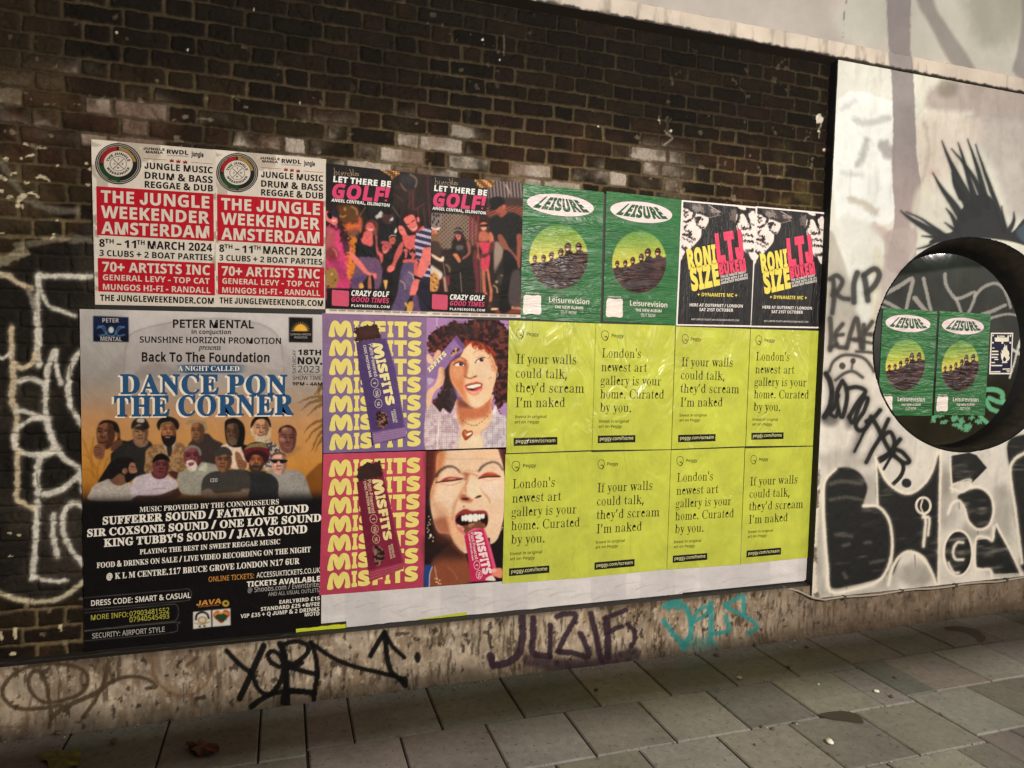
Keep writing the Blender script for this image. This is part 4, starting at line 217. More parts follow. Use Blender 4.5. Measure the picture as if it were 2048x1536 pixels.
 'S': {'A': '3Q*V*h*V+-+%+7+F+U+g,9.t4-/:4,2L,O2~+J3F+13^+-3^*h/B*h/B+-/z+30@+C0J+a/n-G,o-G,;+x,9+e,C+E,b+3-?+--?*h!-%-|/Y-|.>11', 'B': '3]+**h+*+,+l+9,#+G,7+{,52l,(36+j3J+)3U+)3u/33u0e3i1n3D2N2d2d1k2V1&210J1M/~0P/e1_/E2O.t2}.731-F3&,Z2f+|25+K1a+01(*w0A*l!.G/m/3/q/a/}0%070<0U0I1(0J280A2b013%/u3;/T3H.o3J.Q3<.H2u!/f+=0/+L0J+g0[,/0h,_0g-~0W.R0?.w/w/3/F/A.G/F.I+k.V+H.x+:', 'C': '40/u*S.[*b-P+0,r+Y,?,3+s,q+I.#+</A+I0^+s1l,@2L,t3$-S3N.a3y/z4,0Y4&2R3O2n3U3%3i324,3Q4,3Q0y330y2o1e2G2E1v2w1A3@0f3V0*3^/#3E.92U-k15-]/=-m-Q.?,9/1+N0A+71G+H2K+|3C,t3f,R2|+_2*+%1(*_', 'D': '4d+1*h+1+,+n+7,#+B,6+p,82:,.3*+|3>+K3R+&3U+&3u/53u0B3n1A3X24372t2d3J2(3o1;4)0C40/@4#-x3Z,k2y+u2#+:0m*s/A*h!0$+B0a+b12,:1J,o1[-S1k/B1[10102I0B34/73K.d3C.M3*.G2N.I+q.U+J.w+:', 'E': '3[+%*h+%+++k+5,#+B,8+t,:21,03(+~3=+M3R+*3U+*3u2i3u2i122K122<1w1}2P1W2v1$330>3A/G3F.]3>.N3..H2T.H/b/3/g/[/u/z01050R0S1b0r1b0r-.0R-.0C.&0)._/W/%.u/4.H/6.J+m.Y+K/%+@/~+@1&+R1q+z2O,[2~-[3E-[2o*h', 'F': '2r+)*h+)+,+l+;,#+I,7+~,92<,/3%+}39+K3O+%3U+%3u2^3u2^122@122)2/1^2k0|34/}3E.i3D.T3<.G2h.G/e/-/i/T/w/t03000U0A1)0L1d0n1d0n-.0M-.0B-o01.E/u.j/U/%/,/4.G/9.H,).Q+Y.i+?/6+2/u+,/u*h', 'G': '4y/I*W.1*t-X+0,w+X,C,0+v,n+L-}+>/B+L0a+v1n,C2M,u3%-T3O._3y/w4,0[4&2R3P2l3U324,3R4,3R0x330x2e1x2,2f1C3>0S3Z0.3^/(3E.=2V-o16-a/@-e.@-q-L.),e.D,-.t+O/R+/0<+#1++/1A+>1X+n1[-?1P-|1C.20i.D0<.G0<.f4l.f4l.G4-.>3w.33f-d3d+A2n*}1x*g1%*X', 'H': '5:+)*h+)+,+l+8,#+E,7+x,92C,/3&+~3:+N3P+*3U+*3u/Y3u/Y3U.c3B.P3+.H2^.G/k1Z/k1Z2C1R3+1A3B0H3U0H3u4x3u4x3U453G3~3;3l2h3j,D3s+]4#+H46+:4x+,4x*h0H*h0H+,10+81C+D1P+W1Z,D1Z/4.G/4.J+x.^+E/3+0/Y+,/Y*h', 'I': '/}+$*h+$+,+h+;+|+G,/+X,:,:,82t,$3A+M3Q+$3U+$3u/_3u/_3U.v3K.b3A.S31.H2Q.H,>.Q+].e+D/b+,/b*h', 'J': '1E,x)K,/)T+M)p*|*>*e*t*e+Q*{+|+F,6+v,7,B+},W+V,X+-,=*C,B*/,S)}-1)|-E**-]*O-e+3-d2K-Y2{-E3<,|3L,B3U,B3u1)3u1)3U0P3M013>/{2~/s2-/s,R/c+3/0*6.7)]', 'K': '4~+**h+*+,+m+8,$+E,8+x,:2C,13&,#3;+O3Q++3U++3u/Z3u/Z3U.d3B.Q3+.I2^.H/K1P2X1h311Z3E183Q0X3U0X3u4P3u4P3U3f3L3*322F2a040M4(+b4R+953+,53*h0F*h0F+,16+21I+A1H+X.h/&.H.f.K+x._+E/4+0/Z+,/Z*h', 'L': '3?+)*h+)+,+l+8,#+E,7+x,92C,/3)+~3<+N3Q+*3U+*3u/i3u/i3U/13Q.h3E.Q3-.H2_.G,H.S+T.i+E/K+>0X+H1N+g23,B2f-;2{-q3@-q2n*h', 'M': '7N+%*h+%+,+h+8+}+E,/+Y,:,B,92c,23,+{3B+&3U+&3u.L3u1--Y3j3u703u703U6L3F69396$2f6&+o62+J6I+67/+,7/*h2c*h2c+,3J+93d+M3p+p3s2i0S*h02*h,r2U,u+u,~+U-1+B-e+/.0+,.0*h', 'N': '4_2p*S,u1j,w+v-/+D-_+0.,+,.,*h+-*h+-+,+^+1+}+>,3+W,;,%,<2T+N3K+-3U+-3u-u3u2X./2W2[2P3)2>3A1G3U1G3u4E3u4E3U3^3I3K3<392g37*S', 'O': '5=/A*V./*u-,+Q,9,D+^-J+B._+B/|+^15,:2;--3/.23g/G4)0f4)1w3h2{303l2>4G184e/~4e._4G-J3l,D2y+Q1s*u0^*V!0)*~1*+;1l,*27-I2D/@26142#1y1f2T19320_3R/{3^.{3E.92V-m16-_/@-o-L.%,e.?,,.l+N/E+.', 'P': '3/+)*h+)+,+l+8,#+E,7+x,92C,/3&+~3:+N3P+*3U+*3u/p3s1)3e1w3C2V2f2k2A2{1H2r0c2W0+2-/V1]/;1)/(0E.w.G.s.J+x.^+E/3+0/Y+,/Y*h!.G/C/F/H/r/V05/n0J050V0d0W1~0L2Q0;2v/}34/X3B.q3F.T3:.I2{', 'Q': '5=2B(J1)(V0#)#/0)f.P*g-=+B,B,7+b-A+B.[+B/|+^15,:2;--3/.23g/G4)0f4)1w3h2{303l2>4G184e/~4c.R4S-l4:--3r,M3E+v2l+I2/+&1E*h1m*&2A)S2z)83{)04Z)<4b(v3t(]3,(N!0**~1++;1m,*28-I2E/@27142$1y1g2T1:320_3R/{3^.{3E.92V-m16-_/@-o-L.%,e.?,,.m+N/F+.', 'R': '49+)*h+)+,+l+8,#+E,7+x,92C,/3&+~3:+N3P+*3U+*3u0(3q0s3g1U3U2.3>2b2o3#273.1M2~0c2Z0*1|/W1*/93I+i3|+34B+,4F*h1T*h.l/#.G/#.J+x.^+E/3+0/Y+,/Y*h!.G/K/M/O/}/_0D/x0[0@0l0p0p1O0h2A0K2x/z3=/:3G.d3@.M3*.G2O', 'S': '2W+Z*S+Z-w,#-w,:-$,W,>,}+h-M+C.&+..d+&/3+,/W+8/v+M01+k0>,/0B,T07-,/r-V/;-{->.|,f/F,=/n+}0=+m0n+h1H+v2H,C35-)3j-z4).L4-/C4#0Y3c0{3f1-3r134-1U4-1U1117110t2*0D2o/f3C/$3].73]-q3Q-U3?-A3&-52g-42(-P1P..1(0j/d1G/01j.R1y-n1w,s1k,D1T+v19+Q0q+3/q*d.Y*T-x*X,f*y,@*},0*u+|*S', 'T': '39,X*h,X+,-D+7-Y+D-h+Y-s,D-s3K-+3E,R33,(2q+d2F+L1n+A1/*{1/*{3u2}3u2}1-2^1-2H2/1v2r113>0%3K0)+w01+W0>+C0s+/1A+,1A*h', 'U': '4]/f*O.r*T..*d-Q*{-&+@,b+l,I,D,;-),72C,-3&+|3:+K3P+&3U+&3u/W3u/W3U._3B.M3+.E2C.I,o.W,9.o+k/4+L/a+:0;+51>+D2%+t2N,g2[-y2X2g2D3:1l3O1B3U1B3u4;3u4;3U3[3D3@2~382B33-I3$,X2h+w2E+G1t*~1=*e0U*T', 'V': '3A/#*O+]2F+534*j3N*M3U*M3u.}3u.}3U.?3P-x3@-m2|-}2B/y-[1g2@1s2{1h3?1F3O0h3U0h3u3[3u3[3U3/3L2j3/2I2J/C*O', 'W': '7$.3*S+=2w+(3@*d3R*J3U*J3u.E3u.E3U-v3O-^3@-V2}-e28/7-o0l1o0F3&0.3D/B3U/B3u3V3u3V3U3(3O2g3?2]3$4;.*5Y225i2v5a3<5E3M4q3U4q3u7<3u7<3U6p3D6T2}3d*S3A*S1+0z.V*S', 'X': '45*|*h*|+,+T+6,)+S,U,+.].x,?2P+d3=+>3R+%3U+%3u/^3u/^3U.w3P.^3B.X2y0)0U1G2U1U3(1L3@103O0[3U0[3u3y3u3y3U3P3Q2o38272_0F0)3&+u3_+44)+,4)*h/S*h/S+,01+10M+?0V+V0J,%.z.H-D,.-9+^-C+B-b+2.9+,.9*h', 'Y': '3>,k*h,k+,-Q+8-f+E-y+x-|.A+K2v+%3D*N3S*N3u.v3u.v3S.K3R.,3I-v38-s3-.&2Z/g/<1Z2I1h2x1]3;1>3M0a3S0a3u3V3u3V3S2{3;2J2Z0/.p01+x0D+E0v+01A+,1A*h', 'Z': '3[+1*h+1*{0=3E.O3C-X34,v2l,G2.+|1,+]1,+u3u2v3u2v3^-o+A/T+A0I+G11+Z1i+|29,O2]-32w.&3:.&2w*h', '0': '2=.R*Z-i*b--*u,V+8,/+d+k,=+F-U+8.r+80?+F1Z+k2s,/3K,V3v--49-j4K.S4Q/;4K/v490J3v0s3K172s1]1Y1m0>1m.q1]-T17,<0s+d0I+8/u*u/:*b!.R+O.|+Z/>+|/Q,V/b-r/g/W/b1=/Q2V/>32.|3Q.S3].+3Q-i32-S2V-C1=->/W-C-r-S,V-i+|.++Z', '1': '2=,(*h,(+M-E+N-a+^-n,&-p3,,]1r,,1c+d1n+H22+?2c,W34.A4J/q4J/r,+/}+c0=+O1[+M1[*h', '2': '2=+7*h+7,0-f.e.P/a.|0Q/61@/=26/23(/#3A.T3^.93c-o3[-P3I-<3,-%2),~1C,-1O+h1_+O1v+A2:+?3#+Y3X,44*-*4G.94Q/24K/x490S3v0|3L192w1?1{121C0p0f/S/2,P,8/v,:0C,N0a,t0s-W1a-W1Y*h', '3': '2=-F*],E*p+a+6+;+c+/,8+<,m+e-2,<-=,@,i,N,@,f+}-)+h-M+Y.7+W.h+g/4,+/O,a/X-S/R.$/B.K/(.m.]/+../:,_/?,_00.+05.Q0F.q0c/*1+/71V/82W.}3;.i3P.O3]-q3_-H3F-12v,}1Y,&1f+c1t+J2.+=2I+82l+@3:+V3_+}4#,V4=-?4L.64Q/-4K/s4:0O3y0{3P182{1A2?1;1g1)180g0l/n0./;/t/~/b0d/A1=.k1P.J1[.$1]-#1D,00r+P03+&/E*i.O*[', '4': '2=-3*h-3+M-p+N.A+].Q+l._,J._-:*x-:*x.*.h4E0[4E0[.02%.02%-:0[-:0_,)0j+l14+S1v+M1v*h!+s.0._.0.b1k.h3,-c11', '5': '2=-I*],J*q+j+7+H+d+=,9+I,j+m-*,D-3,J,a,[,4,|+m-P+W.0+W.a+h/-,0/H,j/Q-e/L.A/>.o/%/7.a/O.6/_-a/e,o/],3/M+U/e+}4E1+4E111w0F1w0,2i/q2s,q2u,]0G-<0S..0Y.r0U/R0I0.050[/t11/@1M.X1V-e1J,a1$+s0I+>/b*v.s*b', '6': '2=.d*Z.)*a-N*o,z+-,N+O,++~+X-2+E.K+E/x+X1<,#2L,^3H-P4,.#4A.W4M/g4O0X4>123{1N3R1W3%1I2Q172=0w2./{1|/o3&/[3L/>3b/*3e.W3Z.23>-m2l-J1a-:01.?0W/.0_/t0V0S0A1*/w1O/D1g.b1n-r1i-31Z,U1D,#1%+Q0W+.0(*p/I*a!.g+P/)+U/A+g/U,&/f,L/r-f/e.x/R/@/</Y.|/j.D/m-p/[-:/4-E-Q-c,E-~+u.B+Y', '7': '2=,|*h0U2v-$2v,Z2o,C2Y,827,11T+B1T+H4E1p4E1p3e..*h', '8': '2=-f*^--*j,W*{+k+S+?,?+1-5+6-h+G.7+d.[,W/?-//Z,70>+_1,+Q1U+P2M+i3:+~3Y,h42-:4C.X4Q/M4J04460g3p103C1E2l1M211H1^19170|0s020:/^/{0z/21D.h1_.?1o-o1t->1k,Q1N+r0|+@0M+#/t*l/5*_!.n0I/D0r/a1H/i23/d2b/Q30/63P.j3d.33b-t3S-P2}-D27-H1k-S1I.%0t!.P+E.x+J/=+X/X+q/o,5/{,Y0#-)/z-N/m-q/T.2.a.j.&/*-P.Z---},|-1-$,_-2,8-F+s-d+Y.)+J', '9': '2=-?*],Q*p+}+4+c+^+Y,0+a,O+t,i,:,v,X,3--+^-L+Q-s+M.^+d/8,K/Y-_/k/E/>.v.a.V-r.L-0.S,P.j+{/3+T/e+>0H+719+F2J+X2z+s3H,83l,_4,-14A-d4M.?4Q.y4L/R4>0(4&0Q3a0w331J2%1^0g1_/:1M-u1),d0K+f/W+%/)*m.M*_!.K/I/#/S/L/r/k0A/a1n/F2o/-3;.j3R.F3Y.%3T-g3C-O3%-@2X-31A-@0<-g/]'},
 'L': {'C': '40/;*g.2+2-.+w,[,I,7-&+n.-+b/A+n0T,71X,]25-c36.c3n/=4(/z4,0Y4&1@3r2Q342~373%3i324,3Q4,3Q0y330y2c2X1A3@0f3V0*3^/#3E-{2e-F1<-8/=-H-I-~,%/*+?0A+71G+H2K+|3C,t3f,R2|+_2*+%1(*_', 'I': '/}+$*h+$+,,O+H,[+m,_2Q,Q3A+$3U+$3u/_3u/_3U.33B.(2z.#,>..+T.D+?/b+,/b*h', 'L': '3?+)*h+)+,,0+:,Q+L,^,D,Z2n,P37,.3G+*3U+*3u/i3u/i3U/13Q.h3E.M3F.13<.#2c-~,G.*+].6+B.R+?.i+E/K+>1.+F2-+e2U,d2{-q3@-q2a+/', 'a': '1^/r*z/K+$/;+2.j+q./*{-@+),^*|,(+-+b+M+U+~+[,J+q,l-4-w-s.>/*.B/-0#.x0B.[0S.&0^-80],Q05,n/G,i/4,X/&,>.},$/&+s/5+n/O+v/t,809,N0H,^0x-P1.-~10/j0?0#0#02/V0;+N0O+:13+W1C+>0_+60<+$!.9+V.H+b.s+T/0+}/,.A-p-l---@,e,M,n+h-9+?', 'b': '1}+Z*R+~2z+z3=+]3L*v3V*v3u-53^-x0G.#0k.X0x/W0j060I0f/s1+/+16.+1(,x0Y+~/~+:/2*Y.Y*T.#*]-I*t,i+d+n*R!.H+%/=+9/a+[/z,80*-{/y/H/h/{/C0@.v0M.90B-r02-F0:-7/}-./Z-.,.-Q+M-w+1', 'c': '0]-L*},e+>,-+u+c,g+T-h+d.p,2/g,k0R-50r-c1-.:11.o0x/R0H/s/z/u/R/m/C/]/;/9/>/0/I/*08.m0V.00d-^0V-/09,e/S,X.Q,_-U,p,g-2,)-[+U.9+D.q+E/i+n05,40M+{/x+B/:*~.W*p', 'd': '23-S*n,q++,;+S+n,9+W-2+W.@+p/C,@0.,x0]-a0x.80y.k0l.o0L/[2m/X3//H3G/#3F.X3S.<3V.<3u0j3h0i+w0x+B1E+K1p+>1p*{0W+:/t+./R*n/*+E.k*}.4*j!.F+B.m+W/>+R/[,;/[/Z/S/|/D0:.t02.80N-l0M-D0>,~/w,o/B,d-o,n,A,|+j-A+F-i+7', 'e': '0l-H*},a+=,++t+b,i+T-v+c.z,-/l,_0N-G1,-v10.[1(//0[/P02/j/[/z.~0$.50I.*,{.M,n,v-4+~-u+L.h+I/g+}02,N0M,6/x+N/9+*.T*t!-%.6.l.Y/5/*.}0(.j0E.;0_-}0d-H0V,r/z,b.r', 'f': '/&+&*h+&+*+x+6,1+G,6,6,50E+50J+50p,-0e,;2G,J2q,e35-W3k.94*.i4&/&3S/P34/[2h/V2M/J2A/#2A.u2J.v2q/%33.z3J.U3[..3Z-]3M-I39-?2W-E0h.i0r.i0I-@0H-A+]-J+<.h+*.h*h', 'g': '1?,s&|,:(7+o(R+E)%+@)8,@*5+b+-+^+V+t+z,O,D,}-%+w.$+b.L+Y/%+e/[,+0.-G1-.I1-/G0L1(0f1#0<030&0%/T05.o0+.:/j-k.],}.5,n-X,p-=-6-#-.-#,^,I,.,U+_-$+F/I+:00+(0O*j0_*A0g)O0V)#07(N/f(9.L&{!-v-9.P-B.o-U/)-x/1.}/)0&.t0J.50_-A0X-$0F,h0&,].},h-x-$-V---1-[-=!-|(H/.(R/m(r05)F0:)f03*&/y*</;*K,_*M,I)p,-)^+y)>,((|,Y(W', 'h': '2F+-*h+-+*,-+;,6+s,43),.3B+/3W+/3u-E3_.-02.;0b.|0o090]0]0B0t/o0|.}0~+U1)+=2&+*2&*h.m*h/)*~.v+*/k+=/s+r/r/N/d0-/J0@.n0@-?/P-A+V-F+=.D+*.D*h', 'i': '.f,Y2K,A2X,42q,435,B3M,Y3[,y3[-53M-C35-C2r-52X,y2K!+-*h+-+*,.+;,6+r,00J+n0V+10]+20|-D0l-B+V-G+>.D+*.D*h', 'k': '1z+,*h+,+*,.+;,6+s,03A+p3N+13V+23u-B3f.,.</Y000#0D/A0Y.y0]/<0e.s0|1b0|1b0]0[0J0%07.}.s1M+<1s+82>+*2>*h.}*h/1+#/-+*/Z+//z+L/g+z.>-}-?-Q-A+V-F+=.D+*.D*h', 'l': '.h+-*h+-+*,.+;,6+s,03?+r3N+13V+13u-B3j-B+V-G+>.D+*.D*h', 'm': '5s+-*h+-+*+i+3,&+=,.+r,-0/,(0F+m0T+/0_+/0|-W0a-R/k.80_/P0n040e0Z0I13/a1h0[2M0n3/0n3j0d430G4K/q4S.}4U+W4Z+?4q+25Q+*5Q*h2@*h2@+*2|+337+@3>+r3</M300*2y0@2@0@0y/S0z+W1#+@19+31u+*1u*h.h*h.h+*/G+3/^+@/f+r/d/M/V0)/E0@.h0@-D/O-E+W-J+A-_+3.?+*.?*h', 'n': '2F+-*h+-+*,-+;,6+r,400,.0I+/0_+/0|-X0X-R/i.:0b.{0o090]0]0B0t/o0|.}0~+U1)+=2&+*2&*h.m*h/)*~.v+*/k+=/s+r/r/N/d0-/J0@.n0@-?/P-A+V-F+=.D+*.D*h', 'o': '1P-U*X-,*t,G+W+r,B+V->+V.F+r/C,H0--+0n-U1,.b1,/00n/o0.0D/E0a.H0a-<0D,?/p+U/1*s.c*X!./*|.n+1/?+a/L+|/U-p/J/g//0;.L0b./0h-k0b--0;,m/f,c-q,m+|-/+J-K+1', 'r': '0R+-*h+-+*,.+;,6+r,401,/0K+10]+20|-P0Z.)/x-w05.O0:.~0[/J0g/s0^0*0K010+0,/n/{/a/Q/^/(04.j06.R0.-~/X-N/M-A.Z-D+R-P+8-y+:.D+-.e+*.e*h', 's': '0S-G*W,O*s,7+-+t+5+s*j+M*V+M,r+n,r,9+=,o+;-4+,-s+*.G+5.l+Z.v+z.t,L.T,u,E.2,#.]+u/2+y/Z,90F,T0i,|1+-W11.t0u/%0]/<0b/<0~/^11/^/5/A/5/+0-.s0P.G0R-g0c-:0Y,p0H,V/z,R/a,X/E,}.z.l-|/;-T/N-%/O,//F+b/2+<.E*Z', 't': '/A-6*{,T+,,9+J,.,4,.0G+80d,m1t-%2I-/2x-A3:-^3:->0k.r0t.r0K-;0M-:,,-F+W-X+E./+K.a+r.t,9/6,*.q+H.?+)', 'u': '2<,w*~,X+/,E+A,-,-,*/f+~0C+g0T*|0_*|0|-90k-7+y-N+H.&+?.b+S/g,&/e0*/^0F/@0T.T0_.T0|0u0k0r+o0y+R19+F1R+J1|+B1|+#1G*|0c+=/}+0/]*n/++;.m+$.)*t-d*|', 'w': '3M-5*T+F03+&0V*k0T*a0Y*g0e*S0|-R0|-R0]-10U,y0X,g0N,h0#.%,}/>/F/+06.b0[..0a..0|180|180]0]0U0D0A0H/v1M-:2Q0<2k0N2U0V2E0T1u0a1u0|3c0|3Q0]3E0V3*0V3$/x0r*T0T*T/7/$-U*T', 'y': '0j+V(C+8(S+&(p+%)5+0)H+@)S+Y)S+o)A+y(c,:(Z,O(_,o(}-B)r-_*b+q/x+V0L*b0]+(0a*_0|-~0|-~0],z0Q,{/~.H,g/O/{/n0N.n0].n0|0i0|0X0Z0J0R0&0S/z/Z-j)c-B(o,v(=,M(N,)(C'},
 'I': {'p': '1W(n&i(t&~)U(-)x(G*2)#+v/i+x04+k0F+*0N+00f->1*-D0|,~/i-T0B.-0j.c1$/=1,/i1&010t0O0Z0f0:0s/m0t.g0V-^/~,Y/8+d.?+$->*^,D*[+h*r+6(M+@(5+^(%,=&},7&i!,j*y-Q+..5+].m,G/=-@/Z.A/f/@/Z/{/<0C.h0O.?0I-t05-M/n--/@,n.e,#+T,++6,B+#', 'r': '/9*O*h+a.y+s/z+k0;+b0B+#0L+&0d-61*-90x,T.B-</T-x0H.M0x.w1,/81$/J0k/Q0I/H/~/0/b.j/W.O/].;/p.20/-C//,_-v,),K+V*h', 'e': '0R,R*Z+~*a+S*r+2+2*u+X*f,-*c-2*x.)+E.z,#/j,j0J-G0m.&1%/&1*/Y0p/u0F/x0+/n/S/N/%.x.T.D.8,u-i+|-Y+t,e,$+v,J+I-/+;-l+F.M+i/4,E/F,3.P+=-W*k!,%-w,s.,-V.D...g.R/4.j/a.q05.l0O.]0a.D0g-l0V-50,,_/D', 's': '/g+{*Y*f*q*V*a*>*a*Y,t*o,r+%+n+8+K+O+2+m+#,N*},{+<-8+l-7,K,p-1,$.:+Y/,+T/R+X/z+h0A,$0_,C0v,i1(-U1+.]0n.v0x.y1)/31).v/(.a/(.K/~.$0U-D0h,{0^,a0C,V/},l/@-O.F.6-4.A,h.@,3.++T-^+&-&*d', 'n': '2(/$*X.e*i.U++.Y+f/U/I/W0*/L07/+09.a0%-y/H-7.T,C-(+Y*h*P*h+n/4+|03+n0D+,0M+00d-D1,-I0x,Z.?-Y/S.R0F/+0j/X0~0%1*0M0}0f0g0n0A0[/6/e,%/d+U/z+I09+T0X+x1#,V17,H0f+Y08+%/f*c', 't': '.P+H*X+(*_*p*u*i+<*t+},*0I+00I+50d+m0w,F1>,z1s-M2[-k2[-;0r.H0r.?0I-20I+z+^,(+G,4+D,L+N-9,B-K,-,w+K,G*{+v*b'}}

_AL = "".join(chr(i) for i in range(35, 127) if chr(i) not in "\\'`\"")
_gc = {}
def glyph(font, c):
    if (font, c) in _gc: return _gc[(font, c)]
    bold = 0
    if c == '’':
        ad, polys = glyph(font, ','); _gc[(font, c)] = (ad, [p + [0, 0.56] for p in polys]); return _gc[(font, c)]
    if c in 'J!' and font == 'B':       # a J that stands on the line, and a stout exclamation mark
        pl = [[(.27, .714), (.42, .714), (.42, .22), (.40, .1), (.33, .02), (.21, -.01), (.09, .02), (.02, .1), (0, .22), (0, .26), (.145, .26), (.15, .18), (.18, .13), (.21, .12), (.25, .13), (.27, .19)]] if c == 'J' else [[(0, .714), (.18, .714), (.15, .25), (.03, .25)], [(.01, 0), (.17, 0), (.17, .15), (.01, .15)]]
        _gc[(font, c)] = (.49 if c == 'J' else .24, [np.array(p)[::-1] for p in pl]); return _gc[(font, c)]
    if c not in GLYPHS[font]:
        bold = 0.03 if font in 'BS' else 0
        s = GLYPHS['R'].get(c) or GLYPHS['S'].get(c) or GLYPHS['B'][c]
    else: s = GLYPHS[font][c]
    nb = len(_AL)
    def num(t): return (_AL.index(t[0]) * nb + _AL.index(t[1])) / 1200 - 0.5
    ad = num(s[:2]); polys = []
    for p in s[2:].split('!'):
        if len(p) < 12: continue
        q = [num(p[i:i + 2]) for i in range(0, len(p), 2)]
        polys.append(np.array(q).reshape(-1, 2))
    if bold: polys = embolden(polys, bold)
    _gc[(font, c)] = (ad + 2 * bold * 0.6, polys); return _gc[(font, c)]
def embolden(polys, d):
    ar = [0.5 * np.sum(p[:, 0] * np.roll(p[:, 1], -1) - p[:, 1] * np.roll(p[:, 0], -1)) for p in polys]
    big = max(ar, key=abs); s = np.sign(big); out = []
    for p in polys:
        t = np.roll(p, -1, 0) - p; t /= np.linalg.norm(t, axis=1)[:, None] + 1e-9
        nn = np.c_[t[:, 1], -t[:, 0]]; v = nn + np.roll(nn, 1, 0)
        tp = np.roll(t, 1, 0); cv = (tp[:, 0] * t[:, 1] - tp[:, 1] * t[:, 0]) * s < 0        # notches need the full mitre
        k = 1 / np.maximum(np.where(cv, 0.05, 0.4), (v ** 2).sum(1) / 2)
        k = np.clip(k, 0.3, np.where(cv, 8.0, 1.8))[:, None]
        out.append(p + v * k * d * s)
    return out
def inside(p, q):
    x, y = p; n = False
    for (ax, ay), (bx, by) in zip(q, np.roll(q, -1, 0)):
        if (ay > y) != (by > y) and x < (bx - ax) * (y - ay) / (by - ay) + ax: n = not n
    return n
def fill2d(polys):
    """fill closed outlines (each with its holes) in the plane -> verts (n,2), faces"""
    lo = np.array([p.min(0) for p in polys]); hi = np.array([p.max(0) for p in polys]); own = list(range(len(polys)))
    for i, p in enumerate(polys):
        for j in np.nonzero((lo < lo[i]).all(1) & (hi > hi[i]).all(1))[0]:
            if inside(p[0], polys[j]): own[i] = j; break
    V = []; Fs = []; k = 0
    for j in range(len(polys)):
        if own[j] != j: continue
        cu = bpy.data.curves.new('outline', 'CURVE'); cu.dimensions = '2D'; cu.fill_mode = 'FRONT'
        c0 = polys[j].mean(0); sc = 2.0 / max(1e-9, np.ptp(polys[j], axis=0).max())
        for i in range(len(polys)):
            if own[i] == j:
                p = (polys[i] - c0) * sc; s = cu.splines.new('POLY'); s.points.add(len(p) - 1)
                s.points.foreach_set('co', np.c_[p, np.zeros(len(p)), np.ones(len(p))].ravel()); s.use_cyclic_u = True
        o = bpy.data.objects.new('outline', cu); me = o.to_mesh(); n = len(me.vertices); a = np.empty(n * 3); me.vertices.foreach_get('co', a)
        V.append(a.reshape(-1, 3)[:, :2] / sc + c0); Fs += [tuple(v + k for v in p.vertices) for p in me.polygons]; k += n
        o.to_mesh_clear(); bpy.data.objects.remove(o); bpy.data.curves.remove(cu)
    return np.concatenate(V), Fs
def string_polys(s, font, bold=0.0, track=0.0, shear=0.0):
    x = 0; out = []; SPC = 0.27
    for c in s:
        if c == ' ': x += SPC + track; continue
        ad, pl = glyph(font, c)
        if bold: pl = embolden(pl, bold)
        for p in pl: out.append(np.c_[p[:, 0] + x + shear * p[:, 1], p[:, 1]])
        x += ad + track + bold * 1.2
    a = np.concatenate(out); x0 = a[:, 0].min(); x1 = a[:, 0].max()
    cap = 0.714 if font in 'RB' else 0.676
    return [np.c_[(p[:, 0] - x0) / (x1 - x0), p[:, 1] / cap] for p in out]
def letter_obj(name, polys_px, y, mat, parent, scale=1.0):
    w = [W(p, y) for p in polys_px]
    c = np.concatenate(w).mean(0)
    v, f = fill2d([(p - c) * 100 for p in w])
    v = v / 100 + c
    return mesh(name, np.c_[v[:, 0], np.full(len(v), y), v[:, 1]], f, mat, parent)
